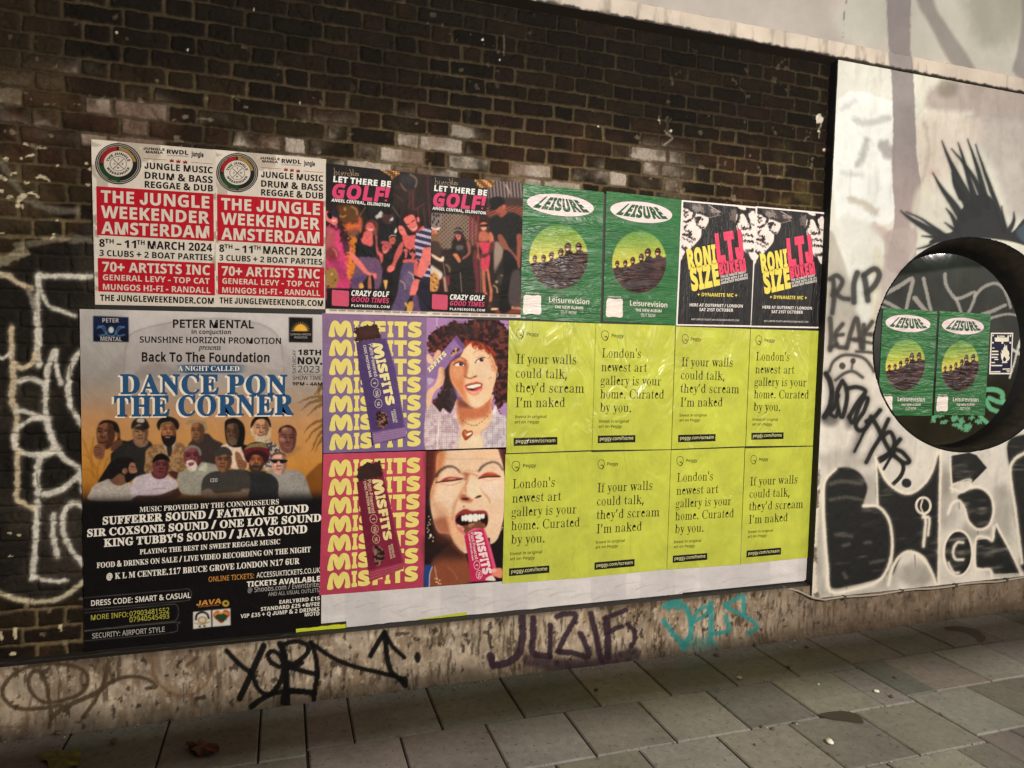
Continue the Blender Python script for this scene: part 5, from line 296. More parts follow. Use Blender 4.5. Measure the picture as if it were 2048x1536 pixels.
class Text:
    """collects lines of one block of print; build() links them as ONE lettering part"""
    def __init__(s, y): s.p = []; s.y = y; s.marks = []; s.objs = []
    def line(s, fr, t, font, x0, y0, x1, y1, h, bold=0.0, track=0.0, shear=0.0, dx=0, dy=0):
        p0 = fr.pt(x0 + dx, y0 + dy); p1 = fr.pt(x1 + dx, y1 + dy); h = h * fr.k
        a = W(p0, s.y); q = proj(a[0], s.y, a[1] + 0.02); up = np.array(q) - p0; up = up / np.linalg.norm(up) * h
        b = W(p1, s.y); q = proj(b[0], s.y, b[1] + 0.02); up1 = np.array(q) - p1; up1 = up1 / np.linalg.norm(up1) * h
        k = len(s.p)
        for g in string_polys(t, font, bold, track, shear):
            X = g[:, :1]; Y = g[:, 1:]
            s.p.append(p0 + (p1 - p0) * X + (up + (up1 - up) * X) * Y)
        s.marks.append((k, len(s.p))); return s
    def quad(s, fr, t, font, pts, bold=0.0, track=0.0, bulge_t=0, bulge_b=0):
        """pts: top-left, top-right, bottom-right, bottom-left of the line of capitals"""
        tl, tr, br, bl = fr(pts)
        k = len(s.p)
        for g in string_polys(t, font, bold, track):
            X = g[:, :1]; Y = g[:, 1:]; cb = 4 * X * (1 - X)
            s.p.append((bl + (br - bl) * X + np.array([0, bulge_b * fr.k]) * cb) * (1 - Y) + (tl + (tr - tl) * X + np.array([0, bulge_t * fr.k]) * cb) * Y)
        s.marks.append((k, len(s.p))); return s
    def arc(s, fr, t, font, cx, cy, rx, ry, a0, a1, h, bold=0.0):
        """round the inside of an ellipse, angles in degrees clockwise from the top"""
        for g in string_polys(t, font, bold):
            a = np.radians(a0 + (a1 - a0) * g[:, 0]); r = 1 + (h * g[:, 1] if a1 > a0 else -h * g[:, 1])
            s.p.append(fr(np.c_[cx + rx * r * np.sin(a), cy - ry * r * np.cos(a)]))
        return s
    def poly(s, fr, t): s.p.append(fr(t)); return s
    def build(s, name, mat, parent):
        used = set()
        if len(s.marks) > 1:
            for a, b in s.marks:
                s.objs.append(letter_obj(name, s.p[a:b], s.y, mat, parent)); used |= set(range(a, b))
        rest = [p for i, p in enumerate(s.p) if i not in used]
        if rest: s.objs.append(letter_obj(name if not used else 'print_detail', rest, s.y, mat, parent))
        return s.objs[0]
def stroke_poly(pts, w):
    """outline of a brush stroke of width w (px) along pts"""
    p = smooth_open(np.asarray(pts, float), 5); t = np.gradient(p, axis=0); t /= np.linalg.norm(t, axis=1)[:, None] + 1e-9
    n = np.c_[-t[:, 1], t[:, 0]] * w / 2
    return np.concatenate([p + n, (p - n)[::-1]])

# ---------------------------------------------------------------- painting on a surface
def smooth_closed(p, k=4):
    out = []; n = len(p)
    for i in range(n):
        a, b, c, d = p[i - 1], p[i], p[(i + 1) % n], p[(i + 2) % n]
        for j in range(k):
            t = j / k; out.append(0.5 * (2 * b + (c - a) * t + (2 * a - 5 * b + 4 * c - d) * t * t + (3 * b - a - 3 * c + d) * t ** 3))
    return np.array(out)
def smooth_open(p, k=4):
    if len(p) < 3: return p
    q = np.vstack([2 * p[0] - p[1], p, 2 * p[-1] - p[-2]]); out = []
    for i in range(1, len(q) - 2):
        a, b, c, d = q[i - 1], q[i], q[i + 1], q[i + 2]
        for j in range(k):
            t = j / k; out.append(0.5 * (2 * b + (c - a) * t + (2 * a - 5 * b + 4 * c - d) * t * t + (3 * b - a - 3 * c + d) * t ** 3))
    out.append(p[-1]); return np.array(out)
class Canvas:
    """a grid of points on the plane y whose colours are painted (sRGB 0-255), addressed in photo coordinates"""
    def __init__(s, y, x0, x1, z0, z1, step, base=(128, 128, 128)):
        s.y = y; s.nx = int(round((x1 - x0) / step)) + 1; s.nz = int(round((z1 - z0) / step)) + 1
        s.x, s.z = np.meshgrid(np.linspace(x0, x1, s.nx), np.linspace(z0, z1, s.nz))
        s.x = s.x.ravel(); s.z = s.z.ravel(); s.px, s.py = proj(s.x, y, s.z)
        s.c = np.empty((len(s.x), 3)); s.c[:] = base; s.id = np.zeros(len(s.x), int); s.cur = 0
        s.res = step * F / 4.2
    def sel(s, p, m):
        a = p.min(0) - m; b = p.max(0) + m
        return np.nonzero((s.px > a[0]) & (s.px < b[0]) & (s.py > a[1]) & (s.py < b[1]))[0]
    def put(s, ix, m, col, a):
        if callable(col): col = col(s, ix)
        m = (m * a)[:, None]; s.c[ix] = s.c[ix] * (1 - m) + np.asarray(col, float) * m
        if s.cur: k = ix[m[:, 0] > 0.5]; s.id[k] = s.cur
    def warp(s, ix, rough, rs):
        if not rough: return s.px[ix], s.py[ix]
        k = rs * 0.0025
        return (s.px[ix] + rough * 2 * (fbm(s.x[ix], s.z[ix], k, 3, 2) - 0.5), s.py[ix] + rough * 2 * (fbm(s.x[ix], s.z[ix], k, 9, 2) - 0.5))
    def fill(s, fr, t, col, a=1.0, soft=0.8, smooth=True, rough=0, rs=4):
        p = fr(t)
        if smooth: p = smooth_closed(p)
        ix = s.sel(p, soft + rough + 1)
        for k in range(0, len(ix), 20000):
            j = ix[k:k + 20000]
            X, Y = s.warp(j, rough, rs); ins = np.zeros(len(j), bool); d2 = np.full(len(j), 1e9)
            for (ax, ay), (bx, by) in zip(p, np.roll(p, -1, 0)):
                dx, dy = bx - ax, by - ay
                if dy: ins ^= ((ay > Y) != (by > Y)) & (X < dx * (Y - ay) / dy + ax)
                u = np.clip(((X - ax) * dx + (Y - ay) * dy) / (dx * dx + dy * dy + 1e-9), 0, 1)
                d2 = np.minimum(d2, (X - ax - u * dx) ** 2 + (Y - ay - u * dy) ** 2)
            sd = np.sqrt(d2) * np.where(ins, 1, -1)
            s.put(j, sstep(-soft, soft, sd), col, a)
        return s
    def stroke(s, fr, t, w, col, a=1.0, soft=0.8, smooth=True, rough=0, rs=4, w1=None):
        p = fr(t); w = w * fr.k; w1 = w if w1 is None else w1 * fr.k
        if smooth: p = smooth_open(p)
        ix = s.sel(p, max(w, w1) + soft + rough + 1); X, Y = s.warp(ix, rough, rs); best = np.full(len(ix), -1e9); n = len(p) - 1
        for i in range(n):
            (ax, ay), (bx, by) = p[i], p[i + 1]; dx, dy = bx - ax, by - ay
            u = np.clip(((X - ax) * dx + (Y - ay) * dy) / (dx * dx + dy * dy + 1e-9), 0, 1)
            ww = (w + (w1 - w) * (i + u) / n) / 2
            best = np.maximum(best, ww - np.sqrt((X - ax - u * dx) ** 2 + (Y - ay - u * dy) ** 2))
        s.put(ix, sstep(-soft, soft, best), col, a)
        return s
    def ell(s, fr, cx, cy, rx, ry, col, a=1.0, soft=0.8, rot=0, rough=0, rs=4):
        t = np.linspace(0, 2 * np.pi, 20, endpoint=False); c, q = math.cos(math.radians(rot)), math.sin(math.radians(rot))
        x = rx * np.cos(t); y = ry * np.sin(t)
        return s.fill(fr, np.c_[cx + x * c - y * q, cy + x * q + y * c], col, a, soft, True, rough, rs)
    def photo(s, k=1, amt=.5, grain=.1, ids=True):
        """screen-print softness: blend with a blur, then add the grain of an enlarged photograph"""
        a = s.c.reshape(s.nz, s.nx, 3); b = a
        for ax in (0, 1):
            for _ in range(2): p = np.pad(b, [(k, k) if i == ax else (0, 0) for i in range(3)], mode='edge'); b = sum(np.take(p, np.arange(j, j + a.shape[ax]), ax) for j in range(2 * k + 1)) / (2 * k + 1)
        c = a * (1 - amt) + b * amt
        lum = fbm(s.x, s.z, .008, 77, 2).reshape(s.nz, s.nx, 1) - .5 + .35 * (fbm(s.x, s.z, .05, 78, 2).reshape(s.nz, s.nx, 1) - .5)
        m = (s.id.reshape(s.nz, s.nx, 1) > 0) if ids else 1.0
        s.c = np.clip(c * (1 + grain * 2 * lum * m), 0, 255).reshape(-1, 3)
    def build(s, name, mat, parent=None, h=None, keep=None, pid=None, origin=None, gain=1.0, smooth=True, dy=0.0):
        """link the cells whose part id is pid (all when None) as one mesh; h = relief towards the wall"""
        nx, nz = s.nx, s.nz; i = np.arange(nx * nz).reshape(nz, nx)
        q = np.stack([i[:-1, :-1], i[:-1, 1:], i[1:, 1:], i[1:, :-1]], -1).reshape(-1, 4)
        k = np.ones(len(q), bool)
        if keep is not None: k &= keep[q].all(1)
        if pid is not None:
            k &= (s.id[q[:, 0]] == pid)
        q = q[k]
        if not len(q): return None
        use, inv = np.unique(q, return_inverse=True); q = inv.reshape(q.shape)
        y = np.full(len(use), s.y + dy) + (h[use] if h is not None else 0)
        return mesh(name, np.c_[s.x[use], y, s.z[use]], q, mat, parent, origin, alb(s.c[use], gain), smooth=smooth)
def QC(y, corners, step, base=(128, 128, 128), ext=0.7):
    """a canvas stretched exactly between the four photographed corners of a sheet"""
    p = np.array(corners, float).reshape(4, 2); m = p.mean(0); p = p + np.sign(p - m) * ext
    tl, tr, br, bl = W(p, y); wd_ = np.linalg.norm(tr - tl); ht = np.linalg.norm(bl - tl)
    c = Canvas(y, 0, wd_, 0, ht, step, base); U, V = c.x / wd_, 1 - c.z / ht
    q = (tl * (1 - U[:, None]) + tr * U[:, None]) * (1 - V[:, None]) + (bl * (1 - U[:, None]) + br * U[:, None]) * V[:, None]
    c.x, c.z = q[:, 0], q[:, 1]; c.px, c.py = proj(c.x, y, c.z); return c
def lgrad(fr, x0, y0, c0, x1, y1, c1):
    a = fr.pt(x0, y0); b = fr.pt(x1, y1); d = (b - a) / ((b - a) ** 2).sum(); c0 = np.array(c0, float); c1 = np.array(c1, float)
    def f(s, ix):
        t = np.clip((s.px[ix] - a[0]) * d[0] + (s.py[ix] - a[1]) * d[1], 0, 1)[:, None]; return c0 + (c1 - c0) * t
    return f
def speck(c0, c1, sc, lo=0.4, hi=0.6, seed=5, o=3):
    c0 = np.array(c0, float); c1 = np.array(c1, float)
    def f(s, ix):
        t = sstep(lo, hi, fbm(s.x[ix], s.z[ix], sc, seed, o))[:, None]; return c0 + (c1 - c0) * t
    return f

# ================================================================ THE SETTING
rng = random.Random(7)
# ---------------------------------------------------------------- pavement of square slabs
def pavement():
    V = []; Fc = []; Cc = []
    rr = np.random.RandomState(4)
    def slab(x0, x1, y0, y1):
        g = 0.004; b = 0.006; h = rr.uniform(-0.0015, 0.0015); tx, ty = rr.uniform(-0.001, 0.001, 2)
        x0, x1, y0, y1 = x0 + g, x1 - g, y0 + g, y1 - g
        if x1 - x0 < 0.02 or y1 - y0 < 0.02: return
        k = len(V)
        def zz(x, y): return h + tx * (x - x0) / 0.4 + ty * (y - y0) / 0.4
        for x, y in ((x0, y0), (x1, y0), (x1, y1), (x0, y1)): V.append((x, y, -0.03))
        for x, y in ((x0, y0), (x1, y0), (x1, y1), (x0, y1)): V.append((x, y, zz(x, y) - b))
        for x, y in ((x0 + b, y0 + b), (x1 - b, y0 + b), (x1 - b, y1 - b), (x0 + b, y1 - b)): V.append((x, y, zz(x, y)))
        for a in (0, 4):
            for i in range(4): Fc.append((k + a + i, k + a + (i + 1) % 4, k + a + 4 + (i + 1) % 4, k + a + 4 + i))
        Fc.append((k + 8, k + 9, k + 10, k + 11))
        t = rr.uniform(0.84, 1.12); c = np.array((110, 107, 100)) * t + rr.uniform(-3, 3, 3)
        for i in range(12): Cc.append(c)
    PX, PY = 0.411, 0.3975
    def zone(xa, xb, ystart, phase, first):
        r = 0; y1 = -0.045; y0 = first
        while y1 > -5.2:
            off = phase + (0.5 * PX if r % 2 else 0)
            n0 = math.floor((xa - off) / PX)
            x = off + n0 * PX
            while x < xb - 1e-6:
                slab(max(x, xa), min(x + PX, xb), y0, y1); x += PX
            y1 = y0; y0 -= PY; r += 1
    zone(0.945, 4.035, 0, 1.155, -0.487)
    zone(-2.6, 0.945, 0, 0.74, -0.53)
    zone(4.035, 9.0, 0, 4.45, -0.43)
    m = masonry('paving_concrete', 0.6, 22, 0.35, 0.3, 0.22)
    n, l, b = m.node_tree.nodes, m.node_tree.links, m.node_tree.nodes['Principled BSDF']
    src = b.inputs['Base Color'].links[0].from_socket
    for sc_, lo, hi, dk in ((2.2, .45, .75, .75), (38, .62, .68, .55), (95, .64, .7, 1.5)):      # worn patches, trodden gum, grit
        a = n.new('ShaderNodeTexNoise'); a.inputs['Scale'].default_value = sc_; a.inputs['Detail'].default_value = 3; g = n.new('ShaderNodeNewGeometry'); l.new(g.outputs['Position'], a.inputs[0])
        r = n.new('ShaderNodeMapRange'); r.inputs[1].default_value = lo; r.inputs[2].default_value = hi; r.inputs[3].default_value = 1.0; r.inputs[4].default_value = dk; l.new(a.outputs[0], r.inputs[0])
        v = n.new('ShaderNodeVectorMath'); v.operation = 'SCALE'; l.new(src, v.inputs[0]); l.new(r.outputs[0], v.inputs['Scale']); src = v.outputs[0]
    l.new(src, b.inputs['Base Color'])
    o = mesh('pavement', V, Fc, m, None, (2, -2, 0), np.array([alb(c, 1.2) for c in Cc]))
    tag(o, kind='structure')
    base = mesh('ground', [(-40, -30, -0.012), (50, -30, -0.012), (50, 12, -0.012), (-40, 12, -0.012)], [(0, 1, 2, 3)], plain('joint_dirt', (52, 47, 38), 0.95, 0.6), None, (0, 0, 0))
    tag(base, kind='structure')
    return o
PAVE = pavement()
E6 = Z(1000, 1080, .3125); E5 = Z(560, 1130, .3125); E7 = Z(1400, 1080, .3164); EL = Z(0, 1100, .29297)
stain_m = plain('damp_patch', (66, 60, 51), 0.5, 0.85)
def decal(name, pts, z, m, parent):
    g = G(smooth_closed(np.asarray(pts, float), 4), 0.0)
    v, f = fill2d([(g - g.mean(0)) * 100]); v = v / 100 + g.mean(0)
    return mesh(name, np.c_[v, np.full(len(v), z)], f, m, parent)
decal('damp_patch', E7('1545 552 1640 548 1740 570 1800 610 1800 640 1760 650 1730 615 1660 585 1560 570'), 0.004, stain_m, PAVE)
decal('damp_patch', E7('750 1105 880 1085 960 1095 1010 1120 1035 1160 990 1160 930 1150 820 1135'), 0.004, stain_m, PAVE)

# ---------------------------------------------------------------- the brick wall: a relief of worn London stocks in Flemish bond
BX0, BX1, BZ0, BZ1 = -1.5, 4.07, 0.30, 3.72
bw = Canvas(0.0, BX0, BX1, BZ0, BZ1, 0.0052)
def brickwork(c):
    x = c.x + 0.012 * (fbm(c.x, c.z, 0.08, 1) - 0.5); z = c.z + 0.016 * (fbm(c.x, c.z, 0.4, 2) - 0.5) + 0.010 * (fbm(c.x, c.z, 0.07, 5) - 0.5)
    CH, P, S = 0.0805, 0.350, 0.235
    r = np.floor(z / CH); fz = z - r * CH
    off = np.where(r % 2 == 0, 0.0, 0.172) + 0.03 * (_h(r.astype(np.int64), r.astype(np.int64) * 3, 8) - 0.5)
    t = x + off + 5; kx = np.floor(t / P); tx = t - kx * P
    hd = tx >= S; bid = (kx * 2 + hd).astype(np.int64); L = np.where(hd, P - S, S); lx = np.where(hd, tx - S, tx)
    ri = r.astype(np.int64)
    j1 = 0.012 * (_h(bid, ri, 21) - 0.5); j2 = 0.008 * (_h(bid, ri, 22) - 0.5)
    d = np.minimum(np.minimum(lx + j1, L - lx + j1), np.minimum(fz + j2, CH - fz + j2))
    cx = np.minimum(lx, L - lx); cz = np.minimum(fz, CH - fz)
    rd = np.hypot(np.maximum(0, 0.018 - cx), np.maximum(0, 0.018 - cz)); d = np.minimum(d, 0.0195 - rd)
    d = d + 0.009 * (fbm(c.x, c.z, 0.026, 4, 3) - 0.5)
    br = sstep(0.0025, 0.012, d)
    a, b2, c2 = _h(bid, ri, 1), _h(bid, ri, 2), _h(bid, ri, 3)
    n = fbm(c.x, c.z, 0.05, 6, 4)
    h = (1 - br) * (0.011 + 0.004 * (n - 0.5)) + br * (0.004 * (a - 0.5) + 0.006 * (n - 0.5) - 0.003 * sstep(0.01, 0.04, d))
    pit = sstep(0.62, 0.72, fbm(c.x, c.z, 0.035, 12, 3)) * br; h = h + pit * 0.005
    # colours: soot black, plum and brown bricks, grey-brown mortar
    col = np.empty((len(x), 3)); base = np.array([(48, 37, 22), (37, 28, 17), (58, 40, 25), (54, 42, 25), (43, 31, 20)], float)
    col[:] = base[(a * 4.99).astype(int)] * .84; col *= (0.85 + 0.3 * b2)[:, None]
    col *= (0.75 + 0.5 * n)[:, None]
    mort = np.array((112, 95, 68.0)) * (0.72 + 0.55 * fbm(c.x, c.z, 0.12, 31, 4))[:, None]
    soot = sstep(0.45, 0.7, fbm(c.x, c.z, 0.7, 40, 3)); mort = mort * (1 - 0.35 * soot[:, None])
    col = mort * (1 - br[:, None]) + col * br[:, None]
    # wash of old paste left on the faces in a ragged band over the sheets
    zt = 2.705 + 0.24 + 0.16 * (fbm(c.x, c.z * 0.2, 0.55, 50, 3) - 0.5) * 2
    band = sstep(0, 0.05, c.z - 2.66) * sstep(0.03, -0.13, c.z - zt) * sstep(3.25, 2.8, c.x)
    pa = band * sstep(0.36, 0.72, c2 * 0.5 + 0.7 * fbm(c.x, c.z, 0.14, 52, 4) - 0.06) * (0.35 + 0.65 * br)
    pa = pa * (0.35 + 0.4 * (c2 > .35) + .5 * (c2 > .72)) * (0.2 + 0.8 * br); pa = np.clip(pa * (0.75 + 0.8 * fbm(c.x, c.z, 0.03, 53, 3)), 0, .95)
    col = col * (1 - pa[:, None]) + np.array((198, 184, 168.0)) * pa[:, None]
    red = sstep(0.5, 0.75, fbm(c.x, c.z, 0.25, 60, 3)) * sstep(3.25, 2.9, c.z) * br * 0.5
    col = col * (1 - red[:, None]) + np.array((84, 52, 36.0)) * red[:, None]
    ol = sstep(0.0, -0.15, c.x) * sstep(0.35, 0.6, fbm(c.x, c.z, 0.3, 62, 3)) * 0.5
    col = col * (1 - ol[:, None]) + np.array((92, 78, 52.0)) * ol[:, None]
    ye = sstep(0.62, 0.8, fbm(c.x, c.z, 0.22, 63, 4)) * sstep(3.2, 3.9, c.x) * sstep(3.3, 2.9, c.z) * 0.55
    col = col * (1 - ye[:, None]) + np.array((120, 108, 60.0)) * ye[:, None]
    wh = sstep(0.765, 0.80, fbm(c.x, c.z, 0.05, 70, 3)) * sstep(0.4, 0.6, fbm(c.x, c.z, 0.5, 71, 2)) * 0.7
    col = col * (1 - wh[:, None]) + np.array((150, 136, 112.0)) * wh[:, None]
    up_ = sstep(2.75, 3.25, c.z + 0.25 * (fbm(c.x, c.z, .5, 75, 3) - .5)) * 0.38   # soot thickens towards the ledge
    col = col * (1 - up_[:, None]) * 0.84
    c.c[:] = col; c.br = br
    return h
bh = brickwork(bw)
GA = Z(0, 260, .23447); GB = Z(0, 520, .24725); GC = Z(0, 860, .2995)
bw.cur = 1
bw.fill(PH, '-190 600 -100 560 0 530 25 536 58 506 122 492 200 490 200 1150 150 1190 95 1206 35 1200 0 1188 -90 1160 -190 1090', speck((26, 23, 20), (50, 45, 38), 0.25, 0.45, 0.75, 80), 0.88, 2.5, rough=3, rs=14)
WHT = (208, 202, 188); CRM = (198, 180, 150); GRY = (128, 122, 110)
bw.cur = 2
bw.stroke(GA, '0 250 100 420 250 600 400 665 560 690 660 690', 52, GRY, 0.55, 4, rough=3, rs=8)
bw.stroke(GA, '0 1120 60 1110 140 1060 200 1040', 90, (170, 160, 135), 0.6, 3, rough=4, rs=8)
bw.stroke(GA, '150 985 350 950 520 920 640 930 790 930', 65, (150, 142, 120), 0.5, 4, rough=4, rs=8)
for fr, t, w, c in [(GB, '300 130 480 128 640 135 760 128', 46, WHT), (GB, '312 118 312 230 306 300 298 420 305 600 300 740 312 850', 60, WHT), (GB, '345 285 400 375 500 412 605 455', 36, WHT),
    (GB, '-60 95 0 115 80 132 150 190 250 225', 48, CRM), (GB, '225 250 262 320 280 400', 40, GRY), (GB, '88 545 95 740 100 830 180 872 258 832 296 755', 50, CRM),
    (GB, '100 850 105 1000 92 1130 125 1190', 62, CRM), (GB, '-40 770 0 790 40 788 85 755', 30, WHT), (GB, '150 985 230 960 300 980 360 1012', 46, WHT),
    (GB, '442 738 392 850 372 1000 365 1120 366 1250 392 1350 440 1500', 52, WHT), (GB, '452 740 458 870 492 1000', 42, WHT), (GB, '670 720 590 820 558 930 552 1080 575 1190 670 1350', 52, WHT),
    (GB, '130 1220 130 1340 118 1500', 52, CRM), (GB, '130 1222 200 1225 285 1252', 40, WHT), (GB, '285 1262 200 1320 140 1360', 42, WHT), (GB, '280 1270 340 1280 388 1288', 50, WHT),
    (GC, '90 40 110 130 230 165 385 128', 40, WHT), (GC, '375 128 270 190 244 300 252 425', 50, WHT), (GC, '325 -10 370 110 430 190 560 280', 40, WHT), (GC, '295 432 400 402 480 345 565 262', 46, WHT),
    (GC, '115 150 113 380 122 475 235 525', 40, CRM), (GC, '252 478 240 620 232 800 215 985', 46, WHT), (GC, '212 990 300 1003 445 1012', 30, WHT), (GC, '356 570 354 700 382 842', 42, WHT),
    (GC, '570 525 520 490 470 495 430 545 416 630 450 760 520 860 590 930', 42, WHT), (GC, '-120 1010 -40 1070 0 1092 130 1136 290 1146 430 1110 575 1000', 36, (190, 180, 150)), (GC, '540 330 548 360 555 410', 40, WHT)]:
    bw.stroke(fr, t, w * 1.5, c, 0.25, 5, rough=2, rs=7); bw.stroke(fr, t, w * .84, c, 0.93, 2.6, rough=2.4, rs=7)
bw.cur = 3
for t, w in [('225 228 285 205', 16), ('320 148 395 152', 12), ('310 412 345 390 420 430', 22), ('200 440 240 450', 20), ('290 540 330 575', 18), ('150 600 180 570 210 560', 40), ('140 640 190 650', 30), ('95 375 130 362', 18), ('30 250 60 245', 24), ('0 390 45 420', 22), ('60 575 95 565', 22), ('180 240 190 250', 16), ('740 460 760 462', 20), ('765 330 785 335', 20), ('735 285 745 290', 14), ('475 298 500 290', 12), ('430 920 455 895', 24), ('0 520 20 525', 22), ('480 768 495 768', 14), ('205 110 225 120', 22), ('240 545 280 535', 16), ('0 885 40 878', 14)]:
    bw.stroke(GA, t, w, (205, 192, 160), 0.95, 1.0, smooth=False, rough=2.5, rs=3)
for t, w in [('95 1330 105 1380', 26), ('0 1360 10 1390', 26), ('395 1310 410 1340', 22), ('60 690 70 692', 14), ('60 846 80 846', 12), ('70 1500 100 1495', 16), ('120 700 132 700', 12)]:
    bw.stroke(GC, t, w, (200, 188, 150), 0.95, 1.0, smooth=False, rough=2.5, rs=3)
for x, y, r in [(508, 18, 2), (233, 65, 2.5), (965, 80, 2.5), (1640, 237, 8), (1320, 240, 2), (1342, 262, 2.5), (1198, 252, 2), (600, 205, 2), (1648, 300, 3), (1637, 262, 2.5), (375, 100, 2), (1000, 120, 2)]:
    bw.ell(PH, x, y, r * 0.9, r * 1.2, (215, 206, 190), 0.95, 1.0, rough=1.5, rs=2)
bw.cur = 0
bw.stroke(PH, '1008 70 1008 110', 3, (150, 140, 125), 0.5, 2); bw.stroke(PH, '1318 232 1320 248', 2, (170, 160, 140), 0.6, 1)
bw.stroke(PH, '1330 262 1345 275 1328 290', 4, (160, 150, 135), 0.6, 2)
bw.stroke(PH, '1642 245 1638 275', 3, (190, 182, 160), 0.7, 1.5)
hid = (bw.x > 0.05) & (bw.x < 4.02) & (bw.z > 0.46) & (bw.z < 2.66)
BRICK_M = masonry('sooty_brick', 0.8, 60, 0.5, 0.14, 0.4)
wall = empty('brick_wall', (1.3, 0.0, 0.3))
tag(wall, 'old dark brick wall behind the pasted posters, sooty bricks in worn grey mortar', 'wall')
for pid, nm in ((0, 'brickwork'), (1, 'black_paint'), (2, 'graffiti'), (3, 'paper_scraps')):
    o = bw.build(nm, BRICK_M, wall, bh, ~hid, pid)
    if o and pid == 1: tag(o, 'patch of black paint under the white graffiti')
    if o and pid == 2: tag(o, 'white and cream spray graffiti outlines on the bricks')
box('core', BX0, BX1, 0.03, 0.35, 0.0, 4.7, plain('brick_core', (50, 42, 34)), wall)
mesh('blackboard', [(x, y, z) for x in (0.014, 4.05) for y in (-0.0045, 0.02) for z in (0.33, 2.69)], [(0, 1, 3, 2), (4, 6, 7, 5), (0, 4, 5, 1), (2, 3, 7, 6), (0, 2, 6, 4), (1, 5, 7, 3)], plain('black_board', (24, 21, 18), 0.6), wall)

# ---------------------------------------------------------------- plinth of flaking painted concrete
pl = Canvas(-0.05, -1.5, 7.6, 0.0, 0.336, 0.006)
def plinthpaint(c):
    st = fbm(c.x, c.z * 0.3, 0.03, 90, 5, .65); bl = fbm(c.x, c.z * 0.8, 0.3, 91, 4); dr = fbm(c.x + .004 * fbm(c.x, c.z, .03, 97), c.z * 0.16, 0.013, 92, 3); fl = fbm(c.x, c.z * .6, .02, 96, 4, .7)
    a = sstep(0.38, 0.66, 0.5 * st + 0.5 * bl)
    col = np.array((168, 152, 132.0)) * (1 - a[:, None]) + np.array((124, 106, 86.0)) * a[:, None]
    k = sstep(0.54, 0.66, dr * 0.55 + 0.45 * fbm(c.x, c.z * 0.5, 0.09, 93, 4)) * 0.7
    col = col * (1 - k[:, None]) + np.array((66, 54, 42.0)) * k[:, None]
    w = sstep(.60, .68, fl) * .5; col = col * (1 - w[:, None]) + np.array((202, 190, 172.0)) * w[:, None]
    q = sstep(.66, .72, fbm(c.x, c.z * .7, .03, 98, 4)) * .7; col = col * (1 - q[:, None]) + np.array((44, 36, 28.0)) * q[:, None]
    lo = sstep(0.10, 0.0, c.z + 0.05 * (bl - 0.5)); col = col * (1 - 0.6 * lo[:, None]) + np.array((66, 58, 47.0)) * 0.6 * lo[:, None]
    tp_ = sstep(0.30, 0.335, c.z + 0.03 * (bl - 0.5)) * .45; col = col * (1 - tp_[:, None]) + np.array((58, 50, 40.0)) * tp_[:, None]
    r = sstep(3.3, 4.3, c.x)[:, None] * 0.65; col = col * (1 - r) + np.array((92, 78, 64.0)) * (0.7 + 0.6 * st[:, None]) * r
    c.c[:] = col * (0.8 + 0.4 * fbm(c.x, c.z, 0.08, 94, 4))[:, None]
    return 0.003 * a + 0.005 * (fbm(c.x, c.z, 0.05, 95, 4) - 0.5) - 0.02 * sstep(0.04, 0.0, c.z)
ph = plinthpaint(pl)
pl.cur = 1
BRN = (72, 58, 42)
for t, w, a in [('420 1060 250 1085 100 1075 20 1000 30 920 120 830 280 780 430 780 560 820 600 890 560 970 460 1020 330 1045 240 1005 195 920 215 840 270 830 310 900 330 1000 350 1110 335 1210', 28, .85), ('350 1150 430 1080 560 1020 680 960 720 870 740 760', 34, .85), ('560 1150 640 1040 690 960 780 890 900 865 1010 885 1065 935 1000 948', 26, .85), ('1035 730 1055 870 1150 970 1280 1000 1390 930 1460 800 1468 680', 22, .6), ('1345 690 1340 740 1280 785', 24, .7), ('1310 990 1320 1080 1345 1130', 20, .5), ('0 1210 100 1210 180 1220', 18, .5), ('180 1090 190 1210', 18, .5), ('0 820 50 900', 22, .5)]:
    pl.stroke(EL, t, w, BRN if a > .6 else (112, 82, 60), a, 1.6, rough=1.2)
pl.cur = 2
BK = (16, 15, 14)
for fr, t, w in [(EL, '1548 688 1630 775 1725 850', 36), (EL, '1800 655 1735 800 1690 900 1635 1015', 44), (EL, '1725 850 1760 945 1830 988 1900 925 1935 820 1915 730 1865 690 1830 715 1850 765 1920 800 1975 770', 34), (EL, '1915 650 1955 790 1960 920 1965 1045', 36), (EL, '1940 815 2000 800 2060 770', 34), (EL, '1715 1062 1800 1010 1900 972 2060 968', 34),
    (E5, '0 505 25 560 38 650 40 760 20 870', 42), (E5, '0 520 90 488 165 508 178 555 125 610 48 652', 30), (E5, '48 652 150 680 240 702', 34), (E5, '200 495 228 590 240 700 225 780 215 850', 32), (E5, '45 800 130 808 222 818', 38), (E5, '198 498 330 590 480 652 640 690 770 722', 30), (E5, '578 582 625 500 670 430', 32), (E5, '670 430 720 520 795 592', 30), (E5, '670 430 682 560 705 670 755 722 800 762', 34)]:
    pl.stroke(fr, t, w, BK, 0.95, 1.0)
pl.ell(E5, 880, 592, 20, 36, BK, 0.9, 1.2); pl.ell(E5, 795, 745, 26, 34, BK, .9, 1.2)
pl.cur = 3
PU = (46, 32, 42)
